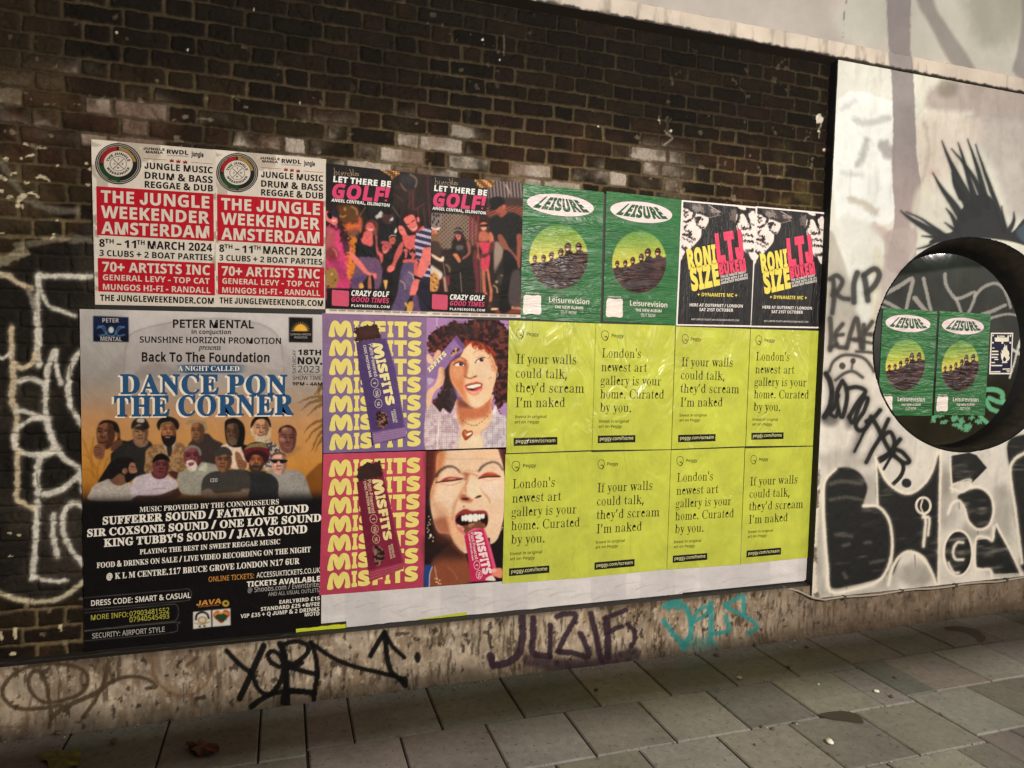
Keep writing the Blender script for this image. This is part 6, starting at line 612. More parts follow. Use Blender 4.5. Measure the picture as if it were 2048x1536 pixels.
for t, w in [('140 485 145 600 125 720 60 780 -40 800 -60 740', 48), ('212 500 212 610 212 722 320 745', 42), ('322 545 322 640 320 745', 36), ('365 492 420 472 485 482 450 560 400 650 372 718', 36), ('375 718 460 722 565 745 545 660 515 600', 38), ('580 470 612 600 645 765', 38), ('685 520 690 640 690 745', 46), ('668 505 740 475 808 448', 32), ('690 600 740 565 785 555', 30), ('815 540 858 580 862 640 840 680', 30), ('180 770 400 800 640 790 860 720', 70)]:
    pl.stroke(E6, t, w, PU, 0.62 if w == 70 else 0.86, 5 if w == 70 else 1.6, rough=1.5)
pl.cur = 4
TE = (44, 132, 130)
for t, w in [('1055 425 1130 395 1200 450 1225 560 1205 640 1170 690', 36), ('1050 520 1110 600 1175 670', 32), ('1225 545 1262 465 1310 430 1350 440', 26), ('1245 525 1300 490 1345 450', 22), ('1350 400 1352 520 1345 650', 34), ('1365 600 1420 592 1468 575 1445 490', 28), ('1440 420 1500 385 1555 362 1562 480', 28), ('1440 425 1530 470 1610 515 1645 560 1590 600', 26), ('1080 440 1110 425 1150 440', 24)]:
    pl.stroke(E6, t, w, TE, 0.8, 1.4, rough=1.5)
pl.ell(E6, 1270, 660, 130, 40, TE, 0.35, 6)
pl.cur = 0
plinth = empty('plinth', (2.5, -0.05, 0.0))
tag(plinth, 'low concrete plinth under the posters with flaking white paint and tags', 'plinth')
PL_M = masonry('flaking_paint', 0.85, 30, 0.4, 0.12, 0.2)
for pid, nm in enumerate(('concrete', 'graffiti', 'graffiti', 'graffiti', 'graffiti')):
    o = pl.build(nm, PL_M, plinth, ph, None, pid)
    if pid: tag(o, ['', 'faded brown looping scrawl', 'black tag with a long arrow', 'dark purple block tag', 'teal tag'][pid])
mesh('top', [(-1.5, -0.05, .336), (7.6, -0.05, .336), (7.6, 0.05, .352), (-1.5, 0.05, .352)], [(0, 1, 2, 3)], plain('plinth_top', (40, 35, 30)), plinth)
bv = []; bf = []; nb = 160
rr = np.random.RandomState(3)
for i in range(nb + 1):
    x = -1.5 + (4.05 + 1.5) * i / nb; w = rr.uniform(-.005, .005)
    bv += [(x, -0.030 + w, 0.332), (x, -0.022 + w, 0.343 + .6 * w), (x, 0.0, 0.349 + .5 * w)]
for i in range(nb): bf += [(3 * i, 3 * i + 3, 3 * i + 4, 3 * i + 1), (3 * i + 1, 3 * i + 4, 3 * i + 5, 3 * i + 2)]
mesh('tar_strip', bv, bf, plain('tar', (30, 26, 22), 0.7), plinth)

# ---------------------------------------------------------------- the rendered wall painted with a mural, and its round window
MUX0, MUX1 = 4.062, 7.6
mu = Canvas(-0.06, MUX0, MUX1, 0.252, 3.68, 0.0068, (206, 205, 192))
up = Canvas(-0.05, 1.3, MUX1, 3.70, 4.75, 0.012, (190, 182, 172))
MA = Z(1348, 0, .3418); MB = Z(1500, 250, .26758); MC = Z(1500, 550, .26758); MD = Z(1500, 850, .26758)
GB1 = (134, 127, 127)
for c in (mu, up):
    c.fill(MA, '-600 -600 900 -500 950 100 900 300 -600 -100', (164, 157, 152), 0.8, 30)
    c.fill(MA, '1380 -500 2300 -500 2300 500 1900 420 1600 350 1380 300', (176, 176, 166), 0.7, 20)
    c.fill(MA, '1700 -100 2050 -100 2050 200 1800 250', (132, 132, 118), 0.5, 25, rough=14, rs=30)
    c.fill(MA, '960 60 1240 -60 1240 260 1000 220', (180, 181, 170), 0.8, 12, rough=8, rs=20)
    c.fill(MA, '1000 300 1270 340 1280 600 960 580 960 330', (206, 207, 198), 0.7, 6)
    c.fill(MA, '1500 520 1720 480 2100 500 2400 560 2400 720 2048 710 1740 690 1740 655 1500 640', (142, 126, 122), 0.65, 10, rough=3, rs=12)
    c.fill(MA, '1560 470 1660 480 1640 560 1550 560', (120, 112, 100), 0.6, 8)
    c.fill(MA, '1740 690 2300 720 2300 1300 1980 1250 1880 1000', (166, 158, 154), 0.75, 14)
    c.fill(MA, '1420 700 1740 690 1820 800 1700 900 1450 1200', (204, 190, 178), 0.6, 14)
    c.fill(MA, '960 580 1280 600 1285 700 1275 1000 1290 1280 1100 1330 950 1290', (224, 227, 224), 0.9, 4)
    for t, w, col, a in [('1060 700 1130 720 1250 690', 40, (150, 152, 148), .5), ('1130 820 1110 880 1080 960', 36, (140, 142, 138), .6), ('1230 850 1260 900', 70, (140, 134, 132), .7), ('980 1010 1100 1030', 26, (175, 180, 176), .5), ('1040 1170 1120 1200 1180 1240', 44, (150, 138, 116), .5), ('1170 1330 1240 1380', 60, (176, 150, 142), .6), ('1060 590 980 640', 30, (160, 164, 160), .4), ('1470 720 1490 900 1440 1100', 16, (160, 150, 136), .6), ('1530 720 1520 900 1470 1200', 14, (180, 168, 150), .5), ('1500 1000 1540 1010', 40, (190, 160, 150), .5)]:
        c.stroke(MA, t, w, col, a, 6, rough=4, rs=14)
    c.fill(MA, '1246 -400 1382 -400 1384 300 1400 450 1412 700 1420 900 1444 1100 1425 1300 1415 1540 1380 1600 1240 1560 1290 1300 1276 1000 1282 700 1268 400 1248 150', lgrad(MA, 1300, 800, GB1, 1300, 1250, (154, 138, 135)), 0.95, 1.6, rough=1.5, rs=10)
    c.fill(MA, '1330 -400 1470 -400 1520 0 1600 150 1720 330 1760 420 1640 400 1490 130 1420 0', (130, 124, 120), 0.85, 5)
    c.fill(MA, '2040 -300 2300 -300 2300 500 2000 440 2010 300 2036 100', (128, 122, 122), 0.8, 4)
    c.stroke(MA, '1010 0 990 120 985 230', 3, (90, 84, 76), 0.8, 0.8, rough=2, rs=5)
mu.fill(MB, '600 790 640 850 720 1060 800 1380 830 1560 700 1900 540 1900 540 900', (164, 158, 146), 0.85, 4)
mu.fill(MB, '640 700 900 740 1000 900 1020 1000 940 1400 830 1500 720 1060', (204, 204, 196), 0.8, 8)
mu.fill(MB, '1240 500 1400 460 1560 640 1500 800 1300 800 1240 940 1180 1000', (194, 191, 178), 0.8, 8)
mu.fill(MB, '1020 800 1240 780 1210 960 1000 1280 930 1540 900 1540 1000 1000', (166, 152, 147), 0.8, 4)
mu.fill(MC, '500 560 950 560 1100 1000 1500 1320 2600 1300 2600 3000 400 3000', (206, 199, 188), 0.92, 20)
mu.fill(MC, '930 -200 1000 -100 960 300 900 700 880 600 900 200', (196, 190, 168), 0.6, 3)
mu.c *= (0.88 + 0.24 * fbm(mu.x, mu.z, 0.35, 111, 6, .6))[:, None]; gr_ = sstep(.56, .8, fbm(mu.x * 2.2, mu.z * .5, .12, 114, 5)) * .12; mu.c = 1.0 * mu.c * (1 - gr_[:, None]) + np.array((110, 104, 94.0)) * gr_[:, None]; up.c *= (0.9 + 0.2 * fbm(up.x, up.z, 0.5, 112, 4))[:, None]
g = sstep(0.6, 0.75, fbm(mu.x, mu.z, 0.05, 113, 3)) * 0.03; mu.c *= (1 - g)[:, None]
# black spikes of painted hair over the window
mu.cur = 1
HK = (26, 29, 31)
mu.fill(MB, '1340 880 1420 820 1520 790 1560 660 1650 560 1720 520 1800 540 1860 660 1900 770 1960 800 2060 690 2140 700 2140 960 2048 900 1900 862 1700 846 1500 862', HK, 0.96, 2)
for t, w1 in [('1436 120 1500 280 1600 480 1690 660', 70), ('1556 135 1590 240 1640 420 1700 600', 50), ('1508 180 1600 290 1690 430 1760 600', 50), ('1628 108 1680 260 1730 430 1770 600', 55), ('1688 148 1750 340 1830 560 1900 780', 50), ('1366 358 1430 470 1510 580 1590 700', 66), ('1500 305 1540 430 1590 540 1650 660', 60), ('1508 360 1530 440 1580 540', 50), ('1468 625 1510 680 1550 770', 44), ('1456 730 1510 770 1560 810', 36), ('1128 642 1200 700 1300 760 1440 840', 62), ('1170 650 1280 700 1380 770 1460 830', 30), ('1288 830 1370 838 1460 855', 34), ('1252 926 1330 905 1390 870 1460 850', 40), ('1972 655 1970 720 1930 800', 40), ('1880 610 1890 690 1905 790', 26), ('1640 420 1650 500 1670 600', 24)]:
    mu.stroke(MB, t, 14, HK, 0.3, 5, w1=w1 * 1.3); mu.stroke(MB, t, 5, HK, 0.92, 2.0, w1=w1)
mu.fill(MB, '1990 800 2048 740 2200 640 2200 960 2048 880', (62, 80, 92), 0.9, 4)
DK = (44, 43, 40)
mu.cur = 2
for t, w in [('596 1152 650 1125 690 1170 655 1240 615 1272', 34), ('622 1165 628 1290 615 1405', 34), ('625 1240 680 1290 738 1302', 34), ('802 1105 776 1190 776 1325', 40), ('850 1130 866 1200 880 1310', 42), ('850 1122 930 1075 966 1120 930 1200 872 1255', 40)]: mu.stroke(MB, t, w * 1.6, DK, 0.25, 6); mu.stroke(MB, t, w, DK, 0.85, 2.4)
for t, w in [('600 325 606 470 598 560', 36), ('598 545 650 520', 30), ('692 368 640 440 650 530 715 545', 32), ('640 452 695 445', 28), ('722 545 762 400 800 328 832 545', 34), ('750 480 825 480', 26), ('850 375 846 550', 34), ('912 350 862 430 905 445', 32), ('780 490 850 498 922 512', 22),
    ('592 720 622 650 690 602 770 600 850 622 902 680 925 722', 22), ('795 572 870 576 925 582', 20), ('640 786 700 738 770 720 842 765', 22), ('768 650 760 700', 14)]: mu.stroke(MC, t, w * 1.6, (52, 48, 44), 0.25, 6); mu.stroke(MC, t, w, (52, 48, 44), 0.82, 2.2)
mu.ell(MC, 690, 680, 24, 26, (52, 48, 44), .9, 1.5); mu.ell(MC, 770, 642, 20, 22, (52, 48, 44), .9, 1.5)
mu.cur = 3
for t, w in [('568 738 600 800 612 900 590 1000 555 1062', 40), ('560 1055 620 1000 660 900', 32), ('690 792 652 880 660 1000 690 1062 722 950 722 850 692 792', 32), ('722 850 800 838 862 872 800 960 742 1062', 32), ('742 1062 770 1105 810 1000 850 925 880 930 850 1020 790 1110 810 1160 860 1150 905 1085', 32), ('972 1010 930 1060 870 1095', 32), ('905 1060 960 1150 1030 1290 1072 1335', 34), ('1034 1078 980 1200 920 1300 868 1400', 30), ('985 1205 1050 1175 1082 1260 1040 1330 950 1385', 32), ('1122 1228 1080 1290 1140 1325 1192 1390 1150 1402 1062 1340', 32), ('660 1010 640 1060 600 1040', 28), ('880 1100 840 1200 780 1320', 20)]: mu.stroke(MC, t, w * 1.7, BK, 0.28, 7); mu.stroke(MC, t, w, BK, 0.93, 1.7)
for t, w in [('1050 200 1140 290 1135 370 1060 452', 30), ('960 280 1010 250 1050 210', 26), ('1000 330 1040 260 1080 200', 22)]: mu.stroke(MD, t, w, BK, 0.95, 1.2)
for x, y, L_ in ((610, 1170, 140), (1000, 1060, 110), (1230, 1000, 60), (1700, 780, 90), (1560, 560, 70), (720, 1200, 60)): mu.stroke(MD, '%d %d %d %d' % (x, y - 30, x + 4, y + L_), 9, BK, .55, 1.2, w1=3)
mu.ell(MD, 1170, 434, 36, 34, BK, .95, 1.5)
mu.ell(MC, 800, 1240, 30, 120, BK, .3, 12, rot=25); mu.ell(MC, 600, 1090, 60, 40, BK, .5, 8); mu.ell(MC, 740, 1110, 30, 40, BK, .4, 8)
mu.cur = 0      # soot and overspray hanging round the big letters
for x, y, rx, ry, a in ((700, 260, 200, 60, .25), (900, 520, 60, 160, .3), (1010, 1120, 90, 120, .35), (1250, 1120, 130, 90, .45), (1450, 560, 90, 220, .3), (1460, 400, 60, 120, .3), (1700, 800, 110, 70, .4), (1880, 700, 70, 260, .35), (520, 900, 40, 300, .3), (700, 1240, 260, 40, .3), (1900, 1080, 160, 60, .4)): mu.ell(MD, x, y, rx, ry, (92, 86, 78), a, 14, rough=6, rs=20)
mu.cur = 4
BL_ = (lambda s, ix: (lambda t: np.array((18, 18, 17.0)) + np.array((88, 84, 76.0)) * t[:, None])(sstep(.5, .85, .6 * fbm(s.x[ix] * .35, s.z[ix] * 1.8, .06, 120, 3) + .4 * fbm(s.x[ix], s.z[ix], .25, 121, 3))))
for t in ['556 480 572 400 640 330 740 318 830 370 876 470 850 600 960 612 1040 720 1066 880 1040 1080 980 1140 800 1192 630 1222 592 1150 572 850', '946 292 1000 390 1080 470 1160 512 1250 482 1330 400 1396 240 1424 300 1416 800 1400 1190 1320 1000 1220 946 1130 980 1062 1120 1070 900 1034 690 952 600',
          '1555 540 1620 490 1720 480 1792 540 1812 640 1780 742 1700 772 1640 720 1604 620', '1460 900 1500 820 1560 796 1620 830 1650 940 1640 1060 1590 1120 1520 1100 1470 1020', '1930 130 2060 70 2400 0 2400 1150 2060 1110 2010 880 1966 600 1944 350']:
    mu.fill(MD, t, BL_, 0.4, 7); mu.fill(MD, t, BL_, 0.93, 2.4)
for t in ['1500 232 1640 205 1692 225 1772 320 1650 442 1640 412 1512 442', '1690 862 1760 850 1820 862 1842 760 2022 1090 2010 1106 1830 1112 1790 1082 1690 1062']: mu.fill(MD, t, BL_, 0.96, 1.4, smooth=False)
for t, w in [('600 440 700 420 830 440', 30), ('600 560 720 540 840 560', 24), ('640 820 760 830', 26), ('700 900 740 892', 24), ('860 880 900 878', 26), ('900 1030 1000 1010', 22), ('700 1110 720 1140', 26)]: mu.stroke(MD, t, w, (120, 114, 104), .5, 4, rough=2)
mu.cur = 5
WO = (226, 216, 198)
for t, w in [('640 330 570 400 550 480 548 640 560 850 580 1050 602 1245 780 1228 950 1172 1032 1062 1064 900 1042 720 960 612 850 605', 22), ('945 268 1010 400 1090 480 1180 512 1270 470 1350 370 1402 205', 22), ('940 240 948 420 952 600', 16), ('1428 185 1418 600 1410 1100 1402 1340', 20), ('1034 1195 1068 1060 1130 972 1202 946 1282 990 1350 1085 1396 1210', 22), ('1502 470 1580 500 1640 470 1720 465 1800 530 1822 640 1785 755 1700 780 1632 720 1602 620 1560 565 1510 590 1478 665', 18),
    ('1590 878 1545 880 1518 940 1535 1002 1592 1006', 20), ('1484 1030 1520 1098 1562 1106', 18), ('1820 760 1812 862 1770 842 1690 850 1686 1068 1792 1080 1808 1160 1822 1252 1900 1185 2060 1150', 20), ('1842 745 1950 950 2026 1115', 18), ('2200 150 2050 212 1970 270 1945 360 1980 620 2010 860 2032 1030', 24), ('1300 672 1312 722 1296 905', 22), ('1292 690 1340 700 1330 822', 18), ('1504 230 1500 330 1512 500', 10), ('1512 445 1640 405 1650 460', 12)]:
    mu.stroke(MD, t, w * 1.9, WO, 0.3, 5); mu.stroke(MD, t, w, WO, 0.9, 2.0, rough=0.8)
def ring(c, fr, cx, cy, rx, ry, w, col):
    t = np.linspace(0, 2 * np.pi, 28); c.stroke(fr, np.c_[cx + rx * np.cos(t), cy + ry * np.sin(t)], w, col, .95, 1.2, smooth=False)
ring(mu, MD, 1296, 602, 54, 60, 18, WO); ring(mu, MD, 1555, 958, 108, 172, 18, WO)
mu.stroke(MD, '1290 560 1275 610 1290 650', 12, WO, .9, 1)
mu.cur = 0
mu.stroke(MD, '500 300 490 700 470 1150 500 1270', 44, speck((216, 206, 184), (96, 84, 66), 0.05, 0.5, 0.62, 130), 0.85, 3, rough=3)
WCX, WCZ, WRX, WRZ = 5.31, 1.903, 0.862, 0.728
hole = ((mu.x - WCX) / WRX) ** 2 + ((mu.z - WCZ) / WRZ) ** 2 > 1.0
mural = empty('mural_wall', (5.2, -0.06, 0.25))
tag(mural, 'white painted wall right of the bricks with faded mural and black and white graffiti', 'wall')
MU_M = masonry('painted_render', 0.6, 9, 0.25, 0.35, 0.07)
mh = 0.006 * (fbm(mu.x, mu.z, 0.3, 140, 4) - 0.5) + 0.004 * (fbm(mu.x, mu.z, 0.05, 141, 3) - 0.5)
for pid, nm, lb in ((0, 'render', None), (1, 'painted_hair', 'black painted spikes above the round window'), (2, 'graffiti', 'thin dark writing RIP LEAK with a sad face'), (3, 'graffiti', 'black looping tag'), (4, 'graffiti', 'black fill of the big letters'), (5, 'graffiti', 'white outlines of the big letters')):
    o = mu.build(nm, MU_M, mural, mh, hole, pid)
    if lb and o: tag(o, lb)
box('edge', MUX0 - 0.006, MUX0 + 0.03, -0.0575, 0.06, 0.252, 3.68, plain('shaded_return', (22, 20, 18), 0.8), mural)  # unlit side face: its shade is put into a black colour
mesh('soffit', [(MUX0, -0.058, .2525), (MUX1, -0.058, .2525), (MUX1, 0.1, .2525), (MUX0, 0.1, .2525)], [(0, 1, 2, 3)], plain('dark_soffit', (40, 36, 30)), mural)
upper = up.build('upper_wall', MU_M, None, 0.008 * (fbm(up.x, up.z, 0.3, 150, 4) - 0.5), None, None, (3.5, -0.05, 3.72))
tag(upper, 'pale painted wall above the stone ledge', 'wall')

# stone ledge
lg = Canvas(-0.078, -1.5, MUX1, 3.628, 3.722, 0.006, (196, 184, 170))
lg.fill(MA, '1246 250 1392 280 1400 460 1268 460', GB1, .9, 2, smooth=False)
dr = .7 * sstep(0.52, 0.8, fbm(lg.x, lg.z * 0.3, 0.05, 160, 4)) * (0.35 + 0.65 * sstep(3.665, 3.632, lg.z)); lg.c = lg.c * (1 - dr[:, None]) + np.array((46, 38, 30.0)) * dr[:, None]
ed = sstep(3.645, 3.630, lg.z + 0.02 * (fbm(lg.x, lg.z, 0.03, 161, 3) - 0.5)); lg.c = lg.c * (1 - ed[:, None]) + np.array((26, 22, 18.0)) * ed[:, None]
lh = 0.008 * (fbm(lg.x, lg.z, 0.06, 162, 4) - 0.5); lg.c *= (0.9 + .2 * fbm(lg.x, lg.z, .2, 163, 3))[:, None]
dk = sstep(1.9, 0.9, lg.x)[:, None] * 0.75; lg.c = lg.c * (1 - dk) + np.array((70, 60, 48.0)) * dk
ledge = empty('stone_ledge', (3, -0.05, 3.63)); tag(ledge, 'narrow pale stone ledge with black drips along the top of the brick wall', 'ledge')
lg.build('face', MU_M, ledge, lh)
LD = plain('ledge_stone', (150, 140, 126), .8); LU = plain('ledge_underside', (56, 48, 38), .9)  # shade under the ledge is put into a darker underside colour
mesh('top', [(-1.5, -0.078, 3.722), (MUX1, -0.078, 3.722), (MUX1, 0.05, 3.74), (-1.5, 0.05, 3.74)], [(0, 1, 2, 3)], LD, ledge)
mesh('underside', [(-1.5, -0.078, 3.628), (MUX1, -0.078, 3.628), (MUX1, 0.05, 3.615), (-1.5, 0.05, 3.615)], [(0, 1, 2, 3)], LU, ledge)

# ---------------------------------------------------------------- round window with a scrawled pane, reflections painted into its colour
ZA = Z(1700, 440, .1699); ZB = Z(1700, 660, .1699)
PANY = 0.10
win = empty('round_window', (WCX, 0.1, WCZ - WRZ)); tag(win, 'round window with black reveal and a grimy pane, reflections painted in, covered in white scrawl', 'window')
wp = Canvas(PANY, 4.36, 6.12, 1.08, 2.68, 0.006, (64, 68, 64))
wp.fill(ZA, '300 500 1300 350 2100 560 2100 1700 300 1700', (92, 94, 90), .9, 20)  # paler zone of the street's reflection, painted into the pane colour
wp.fill(ZB, '300 900 2100 600 2100 1700 300 1700', (58, 52, 38), .9, 30)
wp.fill(ZA, '300 200 1500 200 1600 520 1300 560 300 640', (46, 54, 48), .9, 5)  # dark upper zone of the same reflection, painted in as well
wp.c *= 0.7 * (0.82 + 0.36 * fbm(wp.x, wp.z, 0.15, 170, 4))[:, None]
wp.cur = 1
for t, w in [('350 900 560 790 730 690 720 800 690 920 655 1080', 52), ('340 935 470 990 590 1060 640 1110', 46), ('340 1015 500 1060', 26), ('868 690 880 760 905 860 930 980 960 1090', 46), ('765 920 830 1000 900 1080', 60), ('1118 640 1130 760 1200 880 1250 925 1350 900 1470 850 1460 940 1420 1040 1380 1110', 44), ('1250 925 1280 1010 1310 1090', 42), ('1470 900 1560 800 1700 745 1790 790 1850 900 1890 1030', 40), ('1560 1110 1680 1070 1830 1000', 48), ('1640 1160 1780 1120 1900 1110 2060 1150', 34)]:
    wp.stroke(ZA, t, w, (168, 163, 156), .82, 1.6, rough=1, w1=w * .8)
for t, w in [('2060 -40 1990 180 1930 400 1880 560', 26), ('1900 225 1980 270 2080 360', 36), ('2060 0 1980 200', 30)]: wp.stroke(ZB, t, w, (205, 205, 196), .92, 1.2, rough=1)
wp.cur = 2
GN = (104, 176, 132)
for t, w in [('1600 700 1720 705 1790 745 1795 800', 60), ('1640 800 1760 850 1880 850 1860 910 1760 1020 1640 1120', 56), ('1600 830 1650 920 1740 960', 54), ('1880 850 1800 840', 40), ('1530 1010 1580 1060 1630 1110', 50)]: wp.stroke(ZB, t, w, GN, .92, 1.3, rough=1)
for x, y, rx, ry in [(980, 1050, 30, 40), (1040, 1015, 60, 16), (1110, 1080, 50, 18), (1230, 1040, 40, 40), (1310, 1070, 30, 50), (1250, 1120, 50, 22), (1435, 1030, 30, 30), (1390, 1130, 50, 30), (1520, 1080, 40, 30), (1360, 1170, 60, 20), (1300, 1140, 26, 26)]: wp.ell(ZB, x, y, rx, ry, GN, .85, 1.2, rough=4, rs=4)
wp.cur = 0
m, n, l, b = newmat('pane_grime_reflections')
at = n.new('ShaderNodeAttribute'); at.attribute_name = 'Col'; l.new(at.outputs['Color'], b.inputs['Base Color']); b.inputs['Roughness'].default_value = 0.04; b.inputs['Specular IOR Level'].default_value = 0.16
bp, _ = paper_bump(n, l, 0.015, 3); l.new(bp.outputs[0], b.inputs['Normal'])
for pid, nm, lb in ((0, 'pane', None), (1, 'graffiti', 'white scrawl on the pane'), (2, 'graffiti', 'mint green tag low on the pane')):
    o = wp.build(nm, m, win, None, None, pid)
    if lb: tag(o, lb)
t = np.linspace(0, 2 * np.pi, 129)[:-1]; rv = []; rf = []
prof = [(-0.060, WCX, WCZ, WRX + 0.008, WRZ + 0.008), (-0.064, WCX, WCZ, WRX - 0.004, WRZ - 0.004), (-0.03, WCX - 0.005, WCZ - 0.002, WRX - 0.03, WRZ - 0.018), (0.06, 5.25, 1.875, 0.775, 0.69), (0.104, 5.235, 1.868, 0.735, 0.668)]
for k, (y, cx, cz, rx, rz) in enumerate(prof):
    for a in t: rv.append((cx + rx * math.cos(a), y, cz + rz * math.sin(a)))
for k in range(len(prof) - 1):
    for i in range(128): rf.append((k * 128 + i, k * 128 + (i + 1) % 128, (k + 1) * 128 + (i + 1) % 128, (k + 1) * 128 + i))
rc = np.array([alb((46, 40, 31) if k == 2 else (15, 13, 11), 1) for k in range(5) for i in range(128)])
mesh('reveal', rv, np.array(rf), masonry('black_reveal', .7, 12, .5, .15, .6), win, None, rc, smooth=True)

# cable along the foot of the mural
def tube(name, pts, r, m, parent=None, seg=6):
    p = np.array(pts, float); v = []; f = []
    for i in range(len(p)):
        tt = p[min(i + 1, len(p) - 1)] - p[max(i - 1, 0)]; tt /= np.linalg.norm(tt); a = np.cross(tt, (0, 0.3, 1)); a /= np.linalg.norm(a); b = np.cross(tt, a)
        for k in range(seg): q = 2 * math.pi * k / seg; v.append(p[i] + r * (math.cos(q) * a + math.sin(q) * b))
    for i in range(len(p) - 1):
        for k in range(seg): f.append((i * seg + k, i * seg + (k + 1) % seg, (i + 1) * seg + (k + 1) % seg, (i + 1) * seg + k))
    return mesh(name, v, f, m, parent, None if parent else p[0], smooth=True)
cp = [(3.86, -0.03, .335), (3.95, -0.065, .315), (4.06, -0.072, .262)] + [(4.15 + .15 * i, -0.074, .243 + .006 * math.sin(i * 1.7)) for i in range(23)]
cab = empty('cable', (4.1, -0.06, .24)); tag(cab, 'thin grey cable running along the bottom edge of the painted wall', 'cable')
CM = plain('cable_sheath', (150, 142, 128), .5); tube('sheath', cp, 0.007, CM, cab)
for i in range(7):
    x = 4.3 + .48 * i; box('clip', x, x + .018, -0.084, -0.058, .232, .256, plain('clip', (70, 64, 56)), cab)

# ================================================================ THE POSTERS
FJ = Z(160, 260, .24414); FB = Z(640, 310, .21483); FL = Z(1030, 350, .19531); FR = Z(1340, 380, .18231); D1 = Z(150, 610, .24902); D2 = Z(150, 950, .24902)
M1 = Z(640, 620, .19043); M2 = Z(640, 890, .19529); P1 = Z(1000, 630, .18878); P2 = Z(1330, 630, .18878); P3 = Z(990, 890, .19533); P4 = Z(1320, 890, .19533)
H1 = Z(170, 820, .1171875); H2 = Z(400, 820, .1171875); W1a = Z(850, 630, .09115); W1b = Z(850, 765, .09115); W2a = Z(840, 890, .09767); W2b = Z(840, 1030, .09767)
B1a = Z(650, 320, .10742); B1b = Z(650, 465, .10742); B2a = Z(855, 345, .09521); B2b = Z(855, 485, .10093); RA = Z(1355, 390, .0846)

def sheet(name, corners, y, mat, parent=None, thick=0.0018, wav=0.0, seed=1):
    """a sheet of paper: its four corners (photo) lie on the plane y; torn, slightly uneven edges"""
    c = W(np.array(corners, float).reshape(-1, 2), y); out = []
    rr = np.random.RandomState(seed)
    for i in range(4):
        a, b = c[i], c[(i + 1) % 4]; n = 14
        for k in range(n):
            p = a + (b - a) * k / n
            if wav and k: p = p + rr.uniform(-wav, wav, 2)
            out.append(p)
    out = np.array(out); n = len(out)
    v = np.concatenate([np.c_[out[:, 0], np.full(n, y), out[:, 1]], np.c_[out[:, 0], np.full(n, y + thick), out[:, 1]]])
    f = [tuple(range(n))] + [(i, (i + 1) % n, n + (i + 1) % n, n + i) for i in range(n)]
    return mesh(name, v, f, mat, parent, None if parent else v[0])
def flat(name, fr, pts, y, mat, parent, smooth=False):
    p = fr(pts); p = smooth_closed(p) if smooth else p
    return letter_obj(name, [p], y, mat, parent)
def poster(name, label, corners, y, group=None, cat='poster'):
    c = W(np.array(corners, float).reshape(-1, 2), y)
    e = empty(name, ((c[2][0] + c[3][0]) / 2, y, (c[2][1] + c[3][1]) / 2)); tag(e, label, cat, group); return e
def bbox(corners, y):
    c = W(np.array(corners, float).reshape(-1, 2), y); return c[:, 0].min(), c[:, 0].max(), c[:, 1].min(), c[:, 1].max()
def inquad(c, corners, m=0.0):
    p = np.array(corners, float).reshape(-1, 2); ok = np.ones(len(c.px), bool)
    for a, b in zip(p, np.roll(p, -1, 0)): ok &= (b[0] - a[0]) * (c.py - a[1]) - (b[1] - a[1]) * (c.px - a[0]) > -m
    return ok
def inpoly(c, corners):
    p = np.array(corners, float).reshape(-1, 2); ok = np.zeros(len(c.px), bool)
    for (ax, ay), (bx, by) in zip(p, np.roll(p, -1, 0)):
        if ay != by: ok ^= ((ay > c.py) != (by > c.py)) & (c.px < (bx - ax) * (c.py - ay) / (by - ay) + ax)
    return ok
BLACK = (22, 20, 19); WHITE = (228, 219, 208)

# ---------------------------------------------------------------- two red and white festival posters
YJ = -0.0075
cj = (183, 279, 431, 300.5, 431.5, 613.5, 191, 608.5)
J = poster('event_poster', 'red and white festival poster, leftmost sheet of the top row', cj, YJ, 'red and white festival posters')
PAPER = (204, 194, 180); RED = (172, 22, 36)
jc = QC(YJ, cj, 0.005, PAPER)
jc.fill(FJ, '90 70 700 100 560 300 300 460 100 460', speck((216, 207, 192), (176, 164, 148), 0.045, .5, .56, 201, 2), .9, 6)
for e in ('95 470 130 560 120 700 140 900 135 1300', '1100 520 1095 700 1105 850 1090 1000 1110 1200'): jc.stroke(FJ, e, 34, speck((214, 206, 192), (150, 136, 120), 0.03, .5, .54, 202, 2), .8, 3)
jc.build('paper', painted('flat'), J, keep=None)
t = Text(YJ - .0008); t.poly(FJ, '133 460 1093 522 1098 912 140 860'); t.build('heading_panel', ink(RED, 'flat'), J)
t = Text(YJ - .0008); t.poly(FJ, '145 1048 1103 1092 1106 1355 150 1322'); t.build('lineup_panel', ink(RED, 'flat'), J)
t = Text(YJ - .0016)
t.line(FJ, 'THE JUNGLE', 'B', 172, 591, 1060, 642, 97, .012).line(FJ, 'WEEKENDER', 'B', 172, 717, 1060, 768, 97, .012).line(FJ, 'AMSTERDAM', 'B', 175, 848, 1058, 886, 97, .012)
t.build('heading', ink(PAPER, 'flat'), J)
t = Text(YJ - .0016)
t.line(FJ, '70+ ARTISTS INC', 'B', 182, 1158, 1065, 1188, 78, .01).line(FJ, 'GENERAL LEVY - TOP CAT', 'B', 188, 1229, 1062, 1262, 47).line(FJ, 'MUNGOS HI-FI - RANDALL', 'B', 188, 1308, 1068, 1337, 48)
t.build('lineup', ink(PAPER, 'flat'), J)
t = Text(YJ - .0009)
t.line(FJ, 'JUNGLE MUSIC', 'B', 528, 316, 1088, 356, 52, .012).line(FJ, 'DRUM & BASS', 'B', 530, 396, 1088, 436, 54, .012).line(FJ, 'REGGAE & DUB', 'B', 530, 470, 1090, 504, 52, .012)
